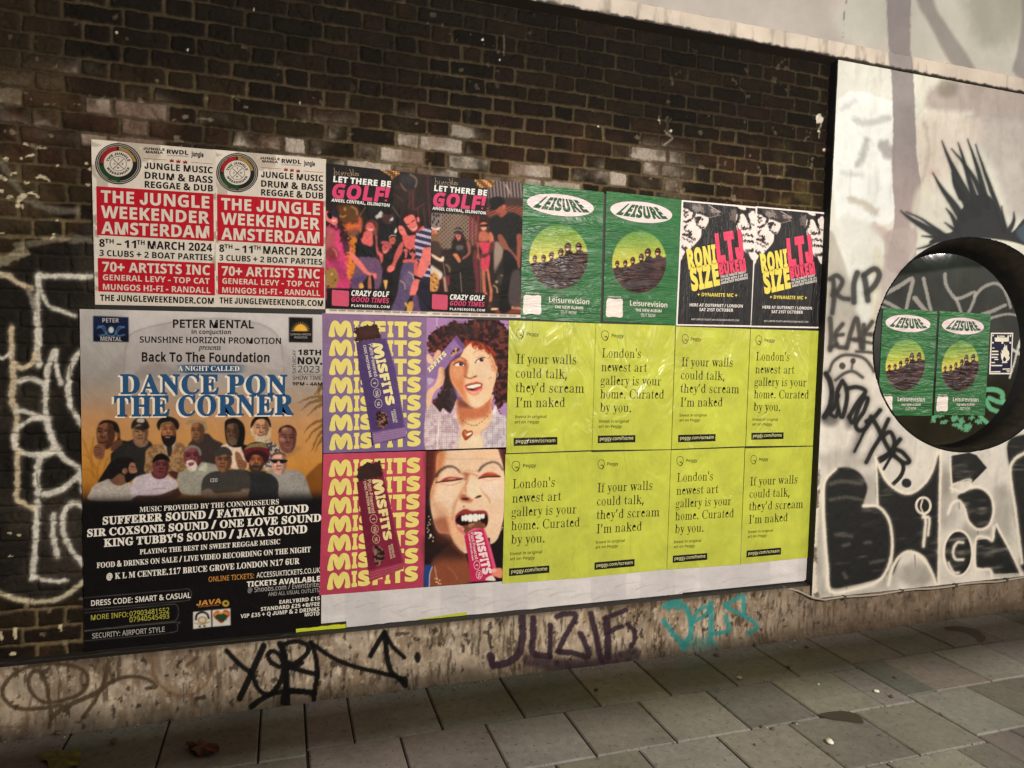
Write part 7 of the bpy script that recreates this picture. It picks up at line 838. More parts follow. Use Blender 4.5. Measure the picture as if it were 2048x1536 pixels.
t.line(FJ, '8', 'B', 158, 955, 203, 957, 62, .01).line(FJ, 'TH', 'B', 204, 926, 277, 930, 36, .01).line(FJ, '-', 'B', 300, 958, 340, 960, 62).line(FJ, '11', 'B', 364, 964, 460, 968, 62, .01).line(FJ, 'TH', 'B', 466, 938, 530, 941, 36, .01).line(FJ, 'MARCH 2024', 'B', 554, 972, 1083, 995, 64, .012)
t.line(FJ, '3 CLUBS + 2 BOAT PARTIES', 'B', 160, 1030, 1085, 1070, 49, .006).line(FJ, 'THE JUNGLEWEEKENDER.COM', 'B', 165, 1398, 1097, 1425, 50, .012)
t.line(FJ, 'JUNGLE', 'B', 518, 160, 695, 171, 20, .02).line(FJ, 'MANIA', 'B', 538, 188, 680, 196, 20, .02).line(FJ, 'RWDL', 'B', 712, 193, 888, 203, 34, .02).line(FJ, 'jungle', 'S', 912, 212, 1012, 222, 34, .02).line(FJ, 'SUNANDBASS', 'R', 716, 212, 888, 220, 9)
t.build('lettering', ink(BLACK, 'flat'), J)
t = Text(YJ - .001)
for cx, cy in ((752, 262), (806, 268), (862, 274)):
    for a in (-75, -40, 0, 40, 75):
        a = math.radians(a); L = 30 if abs(a) < .9 else 20; d = np.array([math.sin(a), -math.cos(a)]); nn = np.array([d[1], -d[0]])
        t.p.append(FJ(np.array([cx, cy]) + np.array([d * 0, d * L * .5 + nn * 6, d * L, d * L * .5 - nn * 6])))
t.p.append(FJ('525 231 710 244 710 247 525 234')); t.p.append(FJ('910 262 1090 277 1090 280 910 265'))
t.build('leaf_motif', ink((150, 24, 30), 'flat'), J)
ec = Canvas(YJ - .0012, *(lambda a: (a[0].min(), a[0].max(), a[1].min(), a[1].max()))(W(FJ('118 100 510 100 510 450 118 450').reshape(-1, 2), YJ).T), 0.0018, PAPER)
EX, EY = 313.5, 276
for r, col in ((190, BLACK), (179, PAPER), (174, BLACK), (164, PAPER), (160, (30, 32, 28))): ec.ell(FJ, EX, EY, r, r * .885, col, 1, .5, 6)
ec.fill(FJ, '313 276 166 270 180 200 230 150 300 134', (152, 30, 36), 1, .6, False); ec.fill(FJ, '313 276 320 134 390 160 440 210 462 258', (150, 118, 62), 1, .6, False); ec.fill(FJ, '313 276 160 290 180 350 240 405 330 425', (30, 62, 34), 1, .6, False)
for r, col in ((122, BLACK), (119, PAPER), (112, (200, 190, 176)), (110, PAPER), (69, BLACK), (65, PAPER)): ec.ell(FJ, EX, EY, r, r * .885, col, 1, .4, 6)
ec.stroke(FJ, '272 240 356 316', 5, BLACK, 1, .4); ec.stroke(FJ, '355 240 274 316', 5, BLACK, 1, .4)
em = ec.build('emblem', painted('flat'), J, keep=((ec.px - FJ.pt(EX, EY)[0]) / (192 * FJ.k)) ** 2 + ((ec.py - FJ.pt(EX, EY)[1]) / (172 * FJ.k)) ** 2 < 1)
t = Text(YJ - .002); t.arc(FJ, 'THE JUNGLE', 'B', EX, EY, 80, 72, -76, 76, .27, .02).arc(FJ, 'WEEKENDER', 'B', EX, EY, 103, 92, 250, 110, .2, .02)
for s_, x, y in (('T', 306, 248), ('J', 272, 282), ('W', 340, 284), ('M', 304, 316)): t.line(FJ, s_, 'B', x, y, x + 16, y + 1, 15)
t.build('emblem_lettering', ink(BLACK, 'flat'), em)
dj = W(FJ('1122 525'), YJ)[0] - W(FJ('133 460'), YJ)[0]
J2 = copy_tree(J, (dj[0], 0.0006, dj[1])); tag(J2, 'red and white festival poster touching the dark golf posters')

# ---------------------------------------------------------------- two mini golf night-out posters
YB = -0.010
def golf_paper(cv, corners, strip, fr):
    cv.fill(PH, strip, (222, 208, 196), 1, .6, False)
PNK = (205, 66, 108)
cb1 = (653, 327, 864, 351.5, 858, 632, 652, 626)
B1 = poster('event_poster', 'dark mini golf poster with a bearded man in a striped shirt, beside the festival posters', cb1, YB, 'dark mini golf posters')
bc = QC(YB, cb1, 0.0024, (30, 27, 26))
SK = (212, 96, 92); SK2 = (228, 116, 108); DSK = (120, 50, 50)
c = bc
c.fill(B1a, '1250 250 1990 250 1990 1000 1250 900', (44, 34, 32), 1, 12); c.fill(B1a, '1260 480 1650 540 1650 900 1600 900 1560 600 1260 520', (66, 44, 42), .8, 3)
for s_ in ('1640 560 1640 900', '1580 600 1570 900', '1660 930 1850 820', '1720 900 1760 1150', '1900 200 1960 1200', '1830 900 1880 1250', '1300 640 1440 760'): c.stroke(B1a, s_, 22, (112, 52, 50), .7, 2)
c.fill(B1a, '220 860 560 860 700 1100 640 1300 300 1300', (96, 48, 26), .9, 8)
c.ell(B1a, 1555, 390, 160, 165, (40, 38, 42), .9, 2); c.ell(B1a, 1540, 360, 120, 90, (62, 56, 60), .6, 8); c.stroke(B1a, '1590 270 1690 340 1705 430 1680 500', 26, (160, 130, 92), .8, 3); c.stroke(B1a, '1410 440 1450 510 1510 570', 20, (150, 118, 70), .8, 2)
for i in range(9):
    for k in range(5):
        x = 1010 + i * 45; y = 185 + i * 4 + k * 36
        if ((x - 1200) / 200) ** 2 + ((y - 170) / 185) ** 2 < 1: c.ell(B1a, x, y, 22, 17, [(168, 104, 50), (210, 150, 80), (112, 62, 30), (240, 190, 120), (140, 84, 42)][(i * 3 + k * 2) % 5], 1, .8)
c.ell(B1a, 430, 1010, 175, 160, (92, 60, 30), .8, 3); c.stroke(B1a, '500 870 580 920 605 1010', 26, (190, 150, 96), .8, 3); c.ell(B1a, 370, 915, 20, 30, (220, 150, 60), .8, 3); c.stroke(B1a, '280 1040 340 1060 385 1030', 18, (220, 160, 80), .9, 2)
c.stroke(B1a, '755 880 600 1110', 14, (160, 110, 76), .8, 1); c.stroke(B1a, '1250 870 1390 1060', 20, (120, 100, 86), .7, 1.5)
c.cur = 1     # woman with sunglasses and pink feathers at the left
c.fill(B1a, '0 840 120 860 230 930 262 1010 250 1160 200 1260 0 1300', (42, 26, 28), 1, 2); c.fill(B1a, '0 940 110 1000 200 1060 236 1110 230 1180 180 1220 90 1170 0 1100', SK2, 1, 1.6)
c.fill(B1a, '40 985 120 985 140 1060 100 1100 50 1060', (24, 18, 26), 1, 1); c.fill(B1a, '130 940 230 960 255 1040 190 1070 140 1030', (36, 30, 48), 1, 1); c.fill(B1a, '110 1110 160 1120 210 1110 180 1145 130 1140', (236, 200, 190), 1, .8)
c.fill(B1a, '0 1270 160 1260 300 1300 420 1500 480 1700 460 2300 500 2500 0 2500', (206, 62, 110), 1, 4, rough=10, rs=8); c.fill(B1b, '0 -60 160 -40 180 200 120 400 0 420', (170, 84, 88), .9, 5)
c.fill(B1a, '260 1130 330 1180 440 1500 460 1700 380 1750 300 1500', (44, 24, 28), .95, 3, rough=4); c.fill(B1b, '340 140 470 280 520 460 400 420', (90, 40, 70), .8, 5); c.fill(B1b, '60 500 260 480 420 700 380 900 240 800', (150, 48, 92), .8, 8, rough=8)
c.ell(B1b, 130, 400, 120, 130, (110, 44, 40), .7, 6); c.stroke(B1b, '150 310 200 360 220 440', 16, (220, 180, 150), .8, 2)
c.ell(B1b, 120, 850, 130, 200, (150, 112, 58), 1, 2)
for i in range(46): c.ell(B1b, 50 + (i * 67) % 200, 670 + (i * 113) % 340, 12, 12, [(52, 36, 18), (216, 178, 110), (96, 70, 34)][i % 3], .9, .8)
c.cur = 2     # orange streamers
c.fill(B1a, '360 1210 600 1180 640 1250 600 1400 580 1536 500 1500 380 1300', (216, 104, 48), .9, 4, rough=5); c.fill(B1a, '640 1060 690 1130 680 1330 630 1330 620 1150', (196, 92, 70), .9, 3); c.fill(B1b, '480 0 560 60 580 400 540 800 440 860 420 500 470 300', (226, 128, 44), .9, 5, rough=8); c.fill(B1a, '370 1340 600 1280 620 1400 540 1440', (90, 60, 60), .7, 5)
c.cur = 3     # blonde woman in a black top
c.fill(B1a, '740 1290 770 1180 850 1130 950 1150 1000 1250 1050 1400 1060 1600 940 1650 900 1400', (120, 66, 56), 1, 3, rough=3); c.ell(B1a, 850, 1240, 88, 112, SK, 1, 1.6, 22); c.fill(B1a, '760 1180 800 1130 920 1140 960 1240 940 1280 900 1200 850 1160', (84, 42, 40), 1, 1.6)
c.stroke(B1a, '800 1280 840 1305 880 1290', 22, (238, 196, 186), 1, .8); c.stroke(B1a, '800 1205 830 1200', 10, DSK, 1, .8); c.stroke(B1a, '870 1240 900 1240', 10, DSK, 1, .8); c.stroke(B1a, '850 1220 838 1255', 8, (180, 70, 70), .8, 1)
c.fill(B1a, '740 1330 880 1350 900 1480 1000 1560 1060 1900 640 1800 640 1500 700 1440', SK, 1, 2); c.fill(B1b, '620 60 660 40 680 180 760 230 880 250 900 60 930 60 950 300 940 480 600 470 560 420', (26, 24, 28), 1, 2)
c.fill(B1b, '940 60 1050 150 1080 420 1060 560 1010 560 990 300', SK, 1, 2); c.fill(B1b, '960 430 1000 430 1040 560 1010 640 950 620', (30, 22, 24), .9, 2)
c.fill(B1b, '600 470 940 480 1050 600 1060 860 1000 1060 900 1080 820 820 720 900 640 1060 480 1020 500 850 560 700', (104, 74, 102), 1, 2.4, rough=2); c.fill(B1b, '500 870 700 800 780 820 640 960 560 1030', (84, 60, 98), .8, 4); c.fill(B1b, '460 340 560 420 700 580 800 720 880 760 950 760 960 850 900 860 830 800 740 760 600 620 480 460', SK2, 1, 1.8)
c.fill(B1b, '640 950 700 950 720 1030 640 1040', (216, 160, 80), 1, 1.5); c.fill(B1b, '810 830 860 840 870 1050 800 1050', (170, 100, 78), 1, 1.5); c.fill(B1b, '860 800 910 850 920 1080 880 1080', (22, 20, 22), 1, 1)
c.cur = 4     # three people at the back
c.fill(B1a, '1050 1000 1100 930 1230 930 1270 1020 1260 1150 1180 1210 1080 1150', (70, 42, 42), 1, 2); c.fill(B1a, '930 1080 1050 970 1080 940 1060 1060 980 1100', (210, 206, 200), .9, 2, rough=4); c.fill(B1a, '1200 1130 1260 1060 1270 1120', (200, 214, 216), .9, 1.5); c.fill(B1a, '1060 940 1160 900 1270 940 1250 1010 1100 1000', (26, 22, 22), 1, 1.5)
c.fill(B1a, '1000 1200 1180 1200 1340 1300 1340 1700 1000 1700', (30, 26, 28), 1, 3); c.fill(B1a, '1330 1260 1340 1330 1300 1370 1290 1330', (220, 214, 206), 1, 1)
c.ell(B1a, 1255, 1490, 62, 82, (186, 88, 78), 1, 1.5); c.fill(B1a, '1190 1460 1200 1390 1270 1350 1330 1400 1330 1450 1270 1430', (40, 34, 34), 1, 1.2); c.stroke(B1a, '1195 1440 1240 1400 1320 1410', 14, (214, 190, 170), 1, .8); c.stroke(B1b, '1240 150 1290 160', 10, (110, 40, 40), .9, .8)
c.fill(B1b, '1070 230 1180 230 1200 320 1120 400 1070 360', (196, 88, 84), 1, 1.5); c.fill(B1b, '1040 200 1060 160 1180 170 1240 240 1230 300 1150 240 1080 220', (170, 78, 86), 1, 1.4); c.stroke(B1b, '1090 350 1120 365 1150 345', 12, (230, 190, 180), 1, .8); c.stroke(B1b, '1110 270 1150 290', 12, (60, 26, 30), 1, .8)
c.fill(B1b, '1090 890 1165 890 1160 960 1130 1070 1100 960', (220, 170, 96), 1, 1.2); c.fill(B1b, '1080 740 1260 720 1260 1050 1180 1060 1170 880 1090 870', (26, 22, 26), 1, 2)
c.cur = 5     # dark haired woman leaning in
c.fill(B1a, '1370 1190 1440 1160 1560 1290 1700 1400 1760 1500 1500 1600 1400 1400', (40, 24, 26), 1, 2); c.fill(B1a, '1365 1250 1400 1220 1470 1260 1540 1420 1560 1480 1490 1440 1400 1370', SK2, 1, 1.4); c.stroke(B1a, '1400 1310 1440 1300', 10, (110, 40, 44), 1, .8); c.stroke(B1a, '1450 1380 1500 1390', 12, (240, 190, 184), 1, .8)
c.fill(B1b, '1440 30 1560 60 1700 60 1720 300 1600 330 1480 250', SK, 1, 1.6); c.fill(B1b, '1460 180 1440 360 1330 560 1290 690 1180 740 1150 690 1200 620 1260 560 1300 400 1400 200', (196, 88, 84), 1, 1.6); c.fill(B1b, '1170 640 1260 620 1290 690 1200 740', SK2, 1, 1.2)
c.fill(B1b, '1450 260 1500 280 1580 330 1640 290 1720 280 1720 500 1500 500', speck((30, 22, 24), (196, 96, 96), 0.014, .52, .6, 211, 2), 1, 1.2); c.fill(B1b, '1480 500 1700 510 1720 590 1470 570', SK, 1, 1.5); c.fill(B1b, '1470 570 1680 580 1680 800 1600 1150 1460 1470 1230 1470 1340 1150 1400 760', (88, 72, 104), 1, 2.2); c.fill(B1b, '1640 1150 1720 1160 1790 1470 1640 1480', (90, 62, 98), 1, 2.2)
c.ell(B1b, 1570, 860, 100, 150, (130, 116, 140), .35, 5); c.stroke(B1b, '1560 740 1630 790 1650 870', 16, (230, 200, 170), .8, 2); c.stroke(B1b, '1410 900 1480 960 1490 1050', 18, (220, 190, 130), .8, 2)
c.cur = 6     # bearded man in a striped polo shirt
c.fill(B1a, '1440 1050 1460 960 1560 930 1700 990 1760 1100 1790 1230 1700 1350 1640 1300', (46, 26, 26), 1, 2); c.fill(B1a, '1465 1100 1540 1040 1640 1020 1700 1130 1740 1250 1690 1330 1640 1345 1560 1270 1500 1180', SK2, 1, 1.6); c.fill(B1a, '1710 1070 1750 1070 1760 1150 1720 1150', SK2, 1, 1)
c.fill(B1a, '1700 1150 1760 1180 1780 1280 1700 1370 1620 1340 1690 1320 1730 1260', (70, 30, 32), 1, 2); c.stroke(B1a, '1600 1260 1650 1290 1700 1250', 14, (244, 214, 206), 1, .8); c.stroke(B1a, '1590 1250 1640 1268 1690 1232', 10, (110, 44, 46), .9, .8); c.stroke(B1a, '1510 1200 1560 1195', 16, (70, 26, 30), 1, .8); c.stroke(B1a, '1610 1160 1670 1120', 16, (70, 26, 30), 1, .8); c.stroke(B1a, '1590 1180 1590 1240', 8, (190, 74, 76), .9, 1)
c.fill(B1a, '1700 1380 1800 1240 1850 1260 1760 1500', SK, 1, 1.5)
stripe = lambda s, ix: np.where((np.sin((s.z[ix] + 0.18 * s.x[ix]) * 190) > .25)[:, None], np.array((186, 172, 192.0)), np.array((50, 46, 74.0)))
c.fill(B1a, '1700 1460 1850 1260 1990 1260 2100 1300 2100 1700 1700 1640', stripe, 1, 1.2); c.fill(B1b, '1690 40 1800 -40 2050 -60 2050 330 1830 290 1800 480 1760 520 1690 420', stripe, 1, 1.2); c.fill(B1b, '1900 480 2050 480 2050 880 1800 880 1800 800', stripe, 1, 1.2)
c.fill(B1b, '1840 290 2050 300 1960 560 1860 760 1800 840 1680 800 1740 600 1800 420', SK2, 1, 1.6); c.fill(B1b, '1660 600 1720 560 1720 800 1660 790', SK, 1, 1.5); c.fill(B1b, '1670 800 1800 860 1790 880 1670 850', (16, 14, 18), 1, 1); c.fill(B1b, '1660 880 1780 890 1760 980 1690 1140 1640 1180 1580 1160 1590 1060', SK2, 1, 1.5)
c.fill(B1b, '1780 880 2050 890 2050 1480 1800 1480 1740 1160', (34, 30, 44), 1, 2); c.stroke(B1b, '1640 1170 1560 1260 1490 1460', 20, (30, 26, 26), 1, 1); c.stroke(B1b, '1500 1320 1540 1380', 40, (228, 176, 96), .9, 2); c.fill(B1b, '1560 1300 1640 1300 1620 1470 1520 1470', (206, 150, 74), 1, 2)
c.cur = 0
c.fill(FB, '62 80 545 130 660 200 690 300 668 490 62 430', (28, 26, 25), 1, 1.2, False)
c.fill(FB, '62 1238 560 1250 672 1262 660 1450 62 1440', (26, 22, 22), 1, 1.2, False)
c.fill(PH, '640 617 870 624 870 640 640 634', (222, 208, 196), 1, .6, False)
for i in range(11): c.stroke(PH, '%f %f %f %f' % (660 + i * 18, 620.5 + i * .53, 673 + i * 18, 620.9 + i * .53), 2.2, (90, 80, 76), .8, .7)
kp = None; c.photo(1, .5, .1)
c.build('paper', painted('flat'), B1, keep=kp, pid=0)
for i, lb in enumerate(('woman in sunglasses with pink feathers', 'orange streamers', 'blonde woman in a black top', 'people crouching at the back', 'woman in a checked top and lilac trousers', 'bearded man in a striped shirt')):
    o = c.build('streamers' if i == 1 else 'portrait', painted('flat'), B1, keep=kp, pid=i + 1)
    if o: tag(o, lb)
t = Text(YB - .001); t.line(FB, 'LET THERE BE', 'B', 122, 249, 662, 300, 54, .022, shear=.08); t.line(FB, 'ANGEL CENTRAL, ISLINGTON', 'B', 106, 432, 650, 483, 28, .012, shear=.15); t.line(FB, 'CRAZY GOLF', 'B', 292, 1309, 645, 1322, 50, .016, shear=.18); t.line(FB, 'PLAYBIRDIES.COM', 'B', 292, 1412, 648, 1425, 22, .012, .1)
t.build('white_lettering', ink((240, 228, 220), 'flat'), B1); l1 = t.objs
t = Text(YB - .001); t.line(FB, 'GOLF!', 'B', 112, 396, 655, 440, 130, .03, shear=.17); t.line(FB, 'GOOD TIMES', 'B', 292, 1365, 645, 1379, 44, .008, shear=.18)
t.build('pink_lettering', ink(PNK, 'flat'), B1); l2 = t.objs
t = Text(YB - .001); t.poly(FB, '118 1255 262 1265 270 1275 268 1400 260 1410 118 1402 110 1392 110 1265'); t.build('pink_block', ink((196, 78, 104), 'flat'), B1); l3 = t.objs
t = Text(YB - .001)
for s_ in ('130 118 136 150 132 182 150 186 162 170 150 156 136 166', '178 150 176 184 190 186', '196 160 206 190 216 160 226 188', '232 196 236 166 250 170', '275 130 292 188 276 196 256 186 262 170 280 176', '296 160 300 190', '306 130 312 188 322 190', '326 178 342 176 336 166 326 176 330 192 346 190', '362 172 350 176 360 188 348 196'): t.p.append(stroke_poly(FB(s_), 1.1))
t.build('script_logo', ink((150, 128, 104), 'flat'), B1); l4 = t.objs

cb2 = (864, 351.5, 1046, 367, 1040.5, 635, 857, 631.5)
B2 = poster('event_poster', 'dark mini golf poster with a woman in a pink dress, beside the green posters', cb2, YB + .0006, 'dark mini golf posters')
db = W(FB('1062 332'), YB)[0] - W(FB('122 249'), YB)[0]
for l_ in l1 + l2 + l3 + l4:
    k_ = l_.copy(); COL.objects.link(k_); k_.parent = B2; k_.location = (db[0] - (B2.location.x - B1.location.x), 0, db[1] - (B2.location.z - B1.location.z))
c = QC(YB + .0006, cb2, 0.0026, (44, 32, 30))
slat = lambda s, ix: np.where((np.sin((s.x[ix] + 0.12 * s.z[ix]) * 330) > -.2)[:, None], np.array((124, 108, 104.0)), np.array((56, 46, 46.0)))
slat2 = lambda s, ix: np.where((np.sin((s.z[ix] - 0.5 * s.x[ix]) * 420) > 0)[:, None], np.array((138, 78, 62.0)), np.array((86, 46, 38.0)))
c.fill(B2a, '1240 380 1420 160 2000 200 2000 560 1300 560', slat, 1, 2); c.fill(B2a, '1260 560 2000 540 2000 740 1500 740 1240 700', (62, 46, 42), 1, 3); c.fill(B2a, '1220 740 2000 720 2000 960 1700 1100 1240 900', slat2, 1, 3)
c.stroke(B2a, '1640 260 1700 360 1730 440', 22, (226, 190, 160), .8, 3)
for i in range(9):
    for k in range(5):
        x = 1010 + i * 46; y = 140 + i * 4 + k * 38
        if ((x - 1210) / 205) ** 2 + ((y - 140) / 190) ** 2 < 1: c.ell(B2a, x, y, 22, 18, [(160, 100, 52), (206, 146, 76), (104, 60, 32), (236, 184, 108), (136, 82, 44)][(i * 2 + k * 3) % 5], 1, .8)
mesh_ = lambda s, ix: np.where(((np.sin((s.x[ix] + s.z[ix]) * 300) > 0.1) & (np.sin((s.x[ix] - s.z[ix]) * 300) > 0.1))[:, None], np.array((48, 36, 32.0)), np.array((132, 110, 94.0)))
c.fill(B2a, '270 870 820 890 1060 1120 1000 1500 700 1560 240 1560', mesh_, 1, 3); c.fill(B2b, '1330 0 1500 120 1440 420 1330 600', (150, 130, 116), 1, 3); c.fill(B2a, '80 850 280 850 290 1060 190 1180 70 1140', (128, 114, 112), 1, 2)
for x, y in ((130, 890), (185, 910), (140, 980), (230, 1030), (190, 1090), (110, 1040), (235, 900)): c.ell(B2a, x, y, 18, 34, (34, 26, 28), 1, 1)
for x, w in ((880, 40), (960, 36), (1040, 44)): c.fill(B2a, '%d 900 %d 900 %d 1500 %d 1500' % (x, x + w, x + w, x), (124, 46, 52), 1, 2)
c.fill(B2b, '900 240 1000 240 1020 1020 920 1000', (108, 44, 50), 1, 4); c.fill(B2b, '1340 560 1860 200 1860 1380 1400 1380', (38, 32, 30), 1, 6)
c.ell(B2b, 1470, 720, 90, 100, (70, 62, 58), .7, 3); c.stroke(B2b, '1470 650 1530 690 1540 760', 18, (200, 176, 150), .9, 2); c.stroke(B2b, '1310 850 1370 900 1385 990', 22, (214, 180, 120), .9, 2); c.ell(B2b, 1370, 780, 30, 30, (190, 160, 120), .8, 2)
c.fill(B2b, '1760 1030 1860 1030 1860 1230 1760 1240', (170, 44, 56), 1, 1.5); c.fill(B2b, '1660 1280 1720 1230 1860 1300 1860 1340 1680 1320', (206, 140, 104), 1, 2); c.fill(B2b, '1400 1330 1900 1330 1900 1400 1400 1400', (120, 58, 44), 1, 2); c.fill(B2b, '1620 680 1830 560 1840 1230 1620 1200', (72, 62, 62), 1, 4); c.fill(B2b, '1270 1300 1390 1300 1390 1330 1270 1340', (230, 190, 150), 1, 1)
c.cur = 1   # person in white at the left edge
c.fill(B2a, '60 1140 160 1170 260 1150 250 1200 160 1210 80 1180', (228, 200, 186), 1, 1.2); c.fill(B2a, '80 1210 190 1210 200 1290 140 1330 90 1310', (220, 120, 100), 1, 1.4); c.fill(B2a, '60 1290 200 1320 250 1380 260 1600 60 1600', (130, 94, 66), 1, 3, rough=5); c.stroke(B2a, '90 1250 140 1245', 14, (60, 30, 30), 1, .8)
c.fill(B2b, '0 0 230 0 260 260 80 330 0 300', (66, 50, 44), 1, 3); c.fill(B2b, '60 230 120 240 250 310 300 270 330 300 320 370 260 380 140 320', (228, 196, 168), 1, 1.5); c.stroke(B2b, '310 400 400 980', 14, (150, 120, 110), 1, 1); c.stroke(B2b, '330 700 360 960', 40, (206, 150, 130), 1, 2)
c.fill(B2b, '60 460 160 500 300 620 240 740 60 700', (214, 194, 172), 1, 3); c.ell(B2b, 120, 800, 110, 200, (190, 130, 70), 1, 2)
for i in range(30): c.ell(B2b, 70 + (i * 61) % 150, 640 + (i * 97) % 320, 10, 12, [(70, 46, 22), (226, 176, 110)][i % 2], .8, .8)
c.stroke(B2b, '370 440 430 500 440 570', 24, (190, 150, 120), .8, 3); c.stroke(B2b, '400 690 420 820', 50, (150, 50, 66), .9, 3)
c.cur = 2   # woman with a striped cap in black
c.fill(B2a, '560 1560 580 1320 700 1250 800 1400 860 1560', (40, 28, 26), 1, 3); c.fill(B2a, '550 1290 560 1210 640 1150 730 1190 740 1280 640 1260', (52, 44, 42), 1, 1.4); c.stroke(B2a, '560 1230 640 1200 730 1230', 18, (156, 142, 130), 1, 1); c.fill(B2a, '590 1310 700 1310 690 1400 640 1430', (196, 112, 96), 1, 1.4); c.fill(B2a, '630 1330 670 1330 650 1370', (150, 30, 40), 1, .8)
c.fill(B2b, '480 0 560 0 600 300 700 300 800 0 860 0 880 300 940 1000 460 1000 480 600', (32, 28, 26), 1, 3); c.fill(B2b, '770 0 840 0 850 220 700 340 690 300 800 200', (150, 84, 70), 1, 2); c.fill(B2b, '500 240 580 220 660 360 620 400 560 320', (206, 124, 84), 1, 1.5); c.fill(B2b, '580 60 700 60 700 130 580 150', (104, 108, 104), .7, 3); c.stroke(B2b, '650 600 680 990', 10, (190, 178, 160), .9, 1)
c.cur = 3   # woman in a pink dress
c.fill(B2a, '1030 1500 1060 1200 1110 990 1180 950 1260 1010 1290 1250 1400 1350 1300 1560 1040 1560', (84, 46, 36), 1, 3, rough=3); c.ell(B2a, 1180, 1110, 70, 120, (196, 118, 92), 1, 1.5); c.fill(B2a, '1090 1000 1180 960 1270 1010 1260 1060 1180 1040 1100 1060', (48, 28, 26), 1, 1.5); c.fill(B2a, '1110 1100 1260 1090 1250 1140 1190 1130 1120 1140', (26, 18, 20), 1, 1); c.stroke(B2a, '1150 1170 1180 1190 1220 1170', 16, (240, 220, 210), 1, .8)
c.fill(B2a, '1290 1270 1370 1300 1400 1560 1320 1560', (196, 112, 84), 1, 1.6); c.fill(B2a, '1100 1250 1260 1260 1290 1420 1080 1440', (180, 100, 78), 1, 2); c.fill(B2b, '1010 0 1240 0 1250 60 1220 200 1240 300 1200 550 1070 550 1060 300 1080 180 1010 30', (206, 62, 86), 1, 1.6); c.fill(B2b, '960 0 1010 20 1020 180 1040 300 1060 350 970 300 990 180', (150, 84, 68), 1, 1.6); c.fill(B2b, '1250 0 1320 0 1310 130 1150 300 1060 290 1040 230 1200 200', (92, 46, 44), 1, 2)
c.fill(B2b, '1070 560 1140 560 1150 800 1160 950 1190 1030 1100 1010 1080 800', (176, 100, 74), 1, 1.6); c.fill(B2b, '1170 550 1220 550 1250 800 1290 950 1270 1180 1220 1180 1230 950', (190, 110, 80), 1, 1.6); c.fill(B2b, '1220 1180 1270 1180 1270 1290 1200 1300', (70, 46, 34), 1, 1.5); c.stroke(B2b, '1040 350 1060 1000', 10, (190, 150, 130), .8, 1)
c.cur = 4   # man in a black T-shirt and cap
c.fill(B2a, '1300 620 1340 540 1440 510 1560 520 1620 600 1600 700 1500 790 1400 780 1300 790 1330 700', (26, 23, 23), 1, 1.8); c.fill(B2a, '1430 800 1540 700 1640 680 1650 760 1660 880 1560 940 1500 970 1450 900', (150, 78, 60), 1, 2); c.fill(B2a, '1420 860 1520 860 1500 930 1450 930', (120, 64, 50), .9, 2); c.ell(B2a, 1600, 720, 30, 50, (176, 96, 76), 1, 1.2)
c.fill(B2a, '1300 1000 1450 890 1560 950 1700 840 1860 860 1990 980 1990 1300 1880 1320 1850 1560 1680 1560 1560 1300 1420 1330 1320 1150', (32, 30, 31), 1, 2.2); c.fill(B2a, '1470 1340 1560 1310 1700 1560 1560 1560', (140, 80, 62), 1, 1.6); c.fill(B2b, '1400 0 1520 0 1700 200 1780 300 1760 360 1700 300 1560 180', (140, 82, 66), 1, 1.6); c.fill(B2a, '1870 1320 1980 1310 1980 1560 1900 1560', (140, 76, 60), 1, 1.6); c.fill(B2b, '1780 0 1860 0 1840 300 1830 500 1790 480 1770 360', (146, 80, 62), 1, 1.6)
c.fill(B2b, '1520 160 1700 260 1780 500 1680 560 1600 1000 1600 1200 1650 1330 1440 1400 1440 1000 1500 600', (24, 21, 22), 1, 2.5)
c.cur = 0
c.fill(B2a, '0 60 1000 110 1240 330 1270 480 1220 900 0 840', (34, 30, 29), 1, 1.2, False); c.fill(B2b, '0 975 400 980 1120 1000 1120 1380 0 1380', (28, 23, 23), 1, 1.5, False); c.fill(PH, '840 622.5 1060 630 1060 650 840 640', (222, 208, 196), 1, .6, False)
for i in range(9): c.stroke(PH, '%f %f %f %f' % (866 + i * 19, 627.5 + i * .55, 880 + i * 19, 627.9 + i * .55), 2, (90, 80, 76), .8, .7)
for i in range(9):
    for k in range(5):
        x = 1010 + i * 46; y = 140 + i * 4 + k * 38
        if ((x - 1210) / 205) ** 2 + ((y - 140) / 190) ** 2 < 1: c.ell(B2a, x, y, 22, 18, [(160, 100, 52), (206, 146, 76), (104, 60, 32), (236, 184, 108), (136, 82, 44)][(i * 2 + k * 3) % 5], 1, .8)
kp = None; c.photo(1, .5, .1)
c.build('paper', painted('flat'), B2, keep=kp, pid=0)
for i, lb in enumerate(('person in white holding a golf club', 'woman in a striped cap and black clothes', 'woman in a pink dress with sunglasses', 'man in a black cap and T-shirt')):
    o = c.build('portrait', painted('flat'), B2, keep=kp, pid=i + 1)
    if o: tag(o, lb)

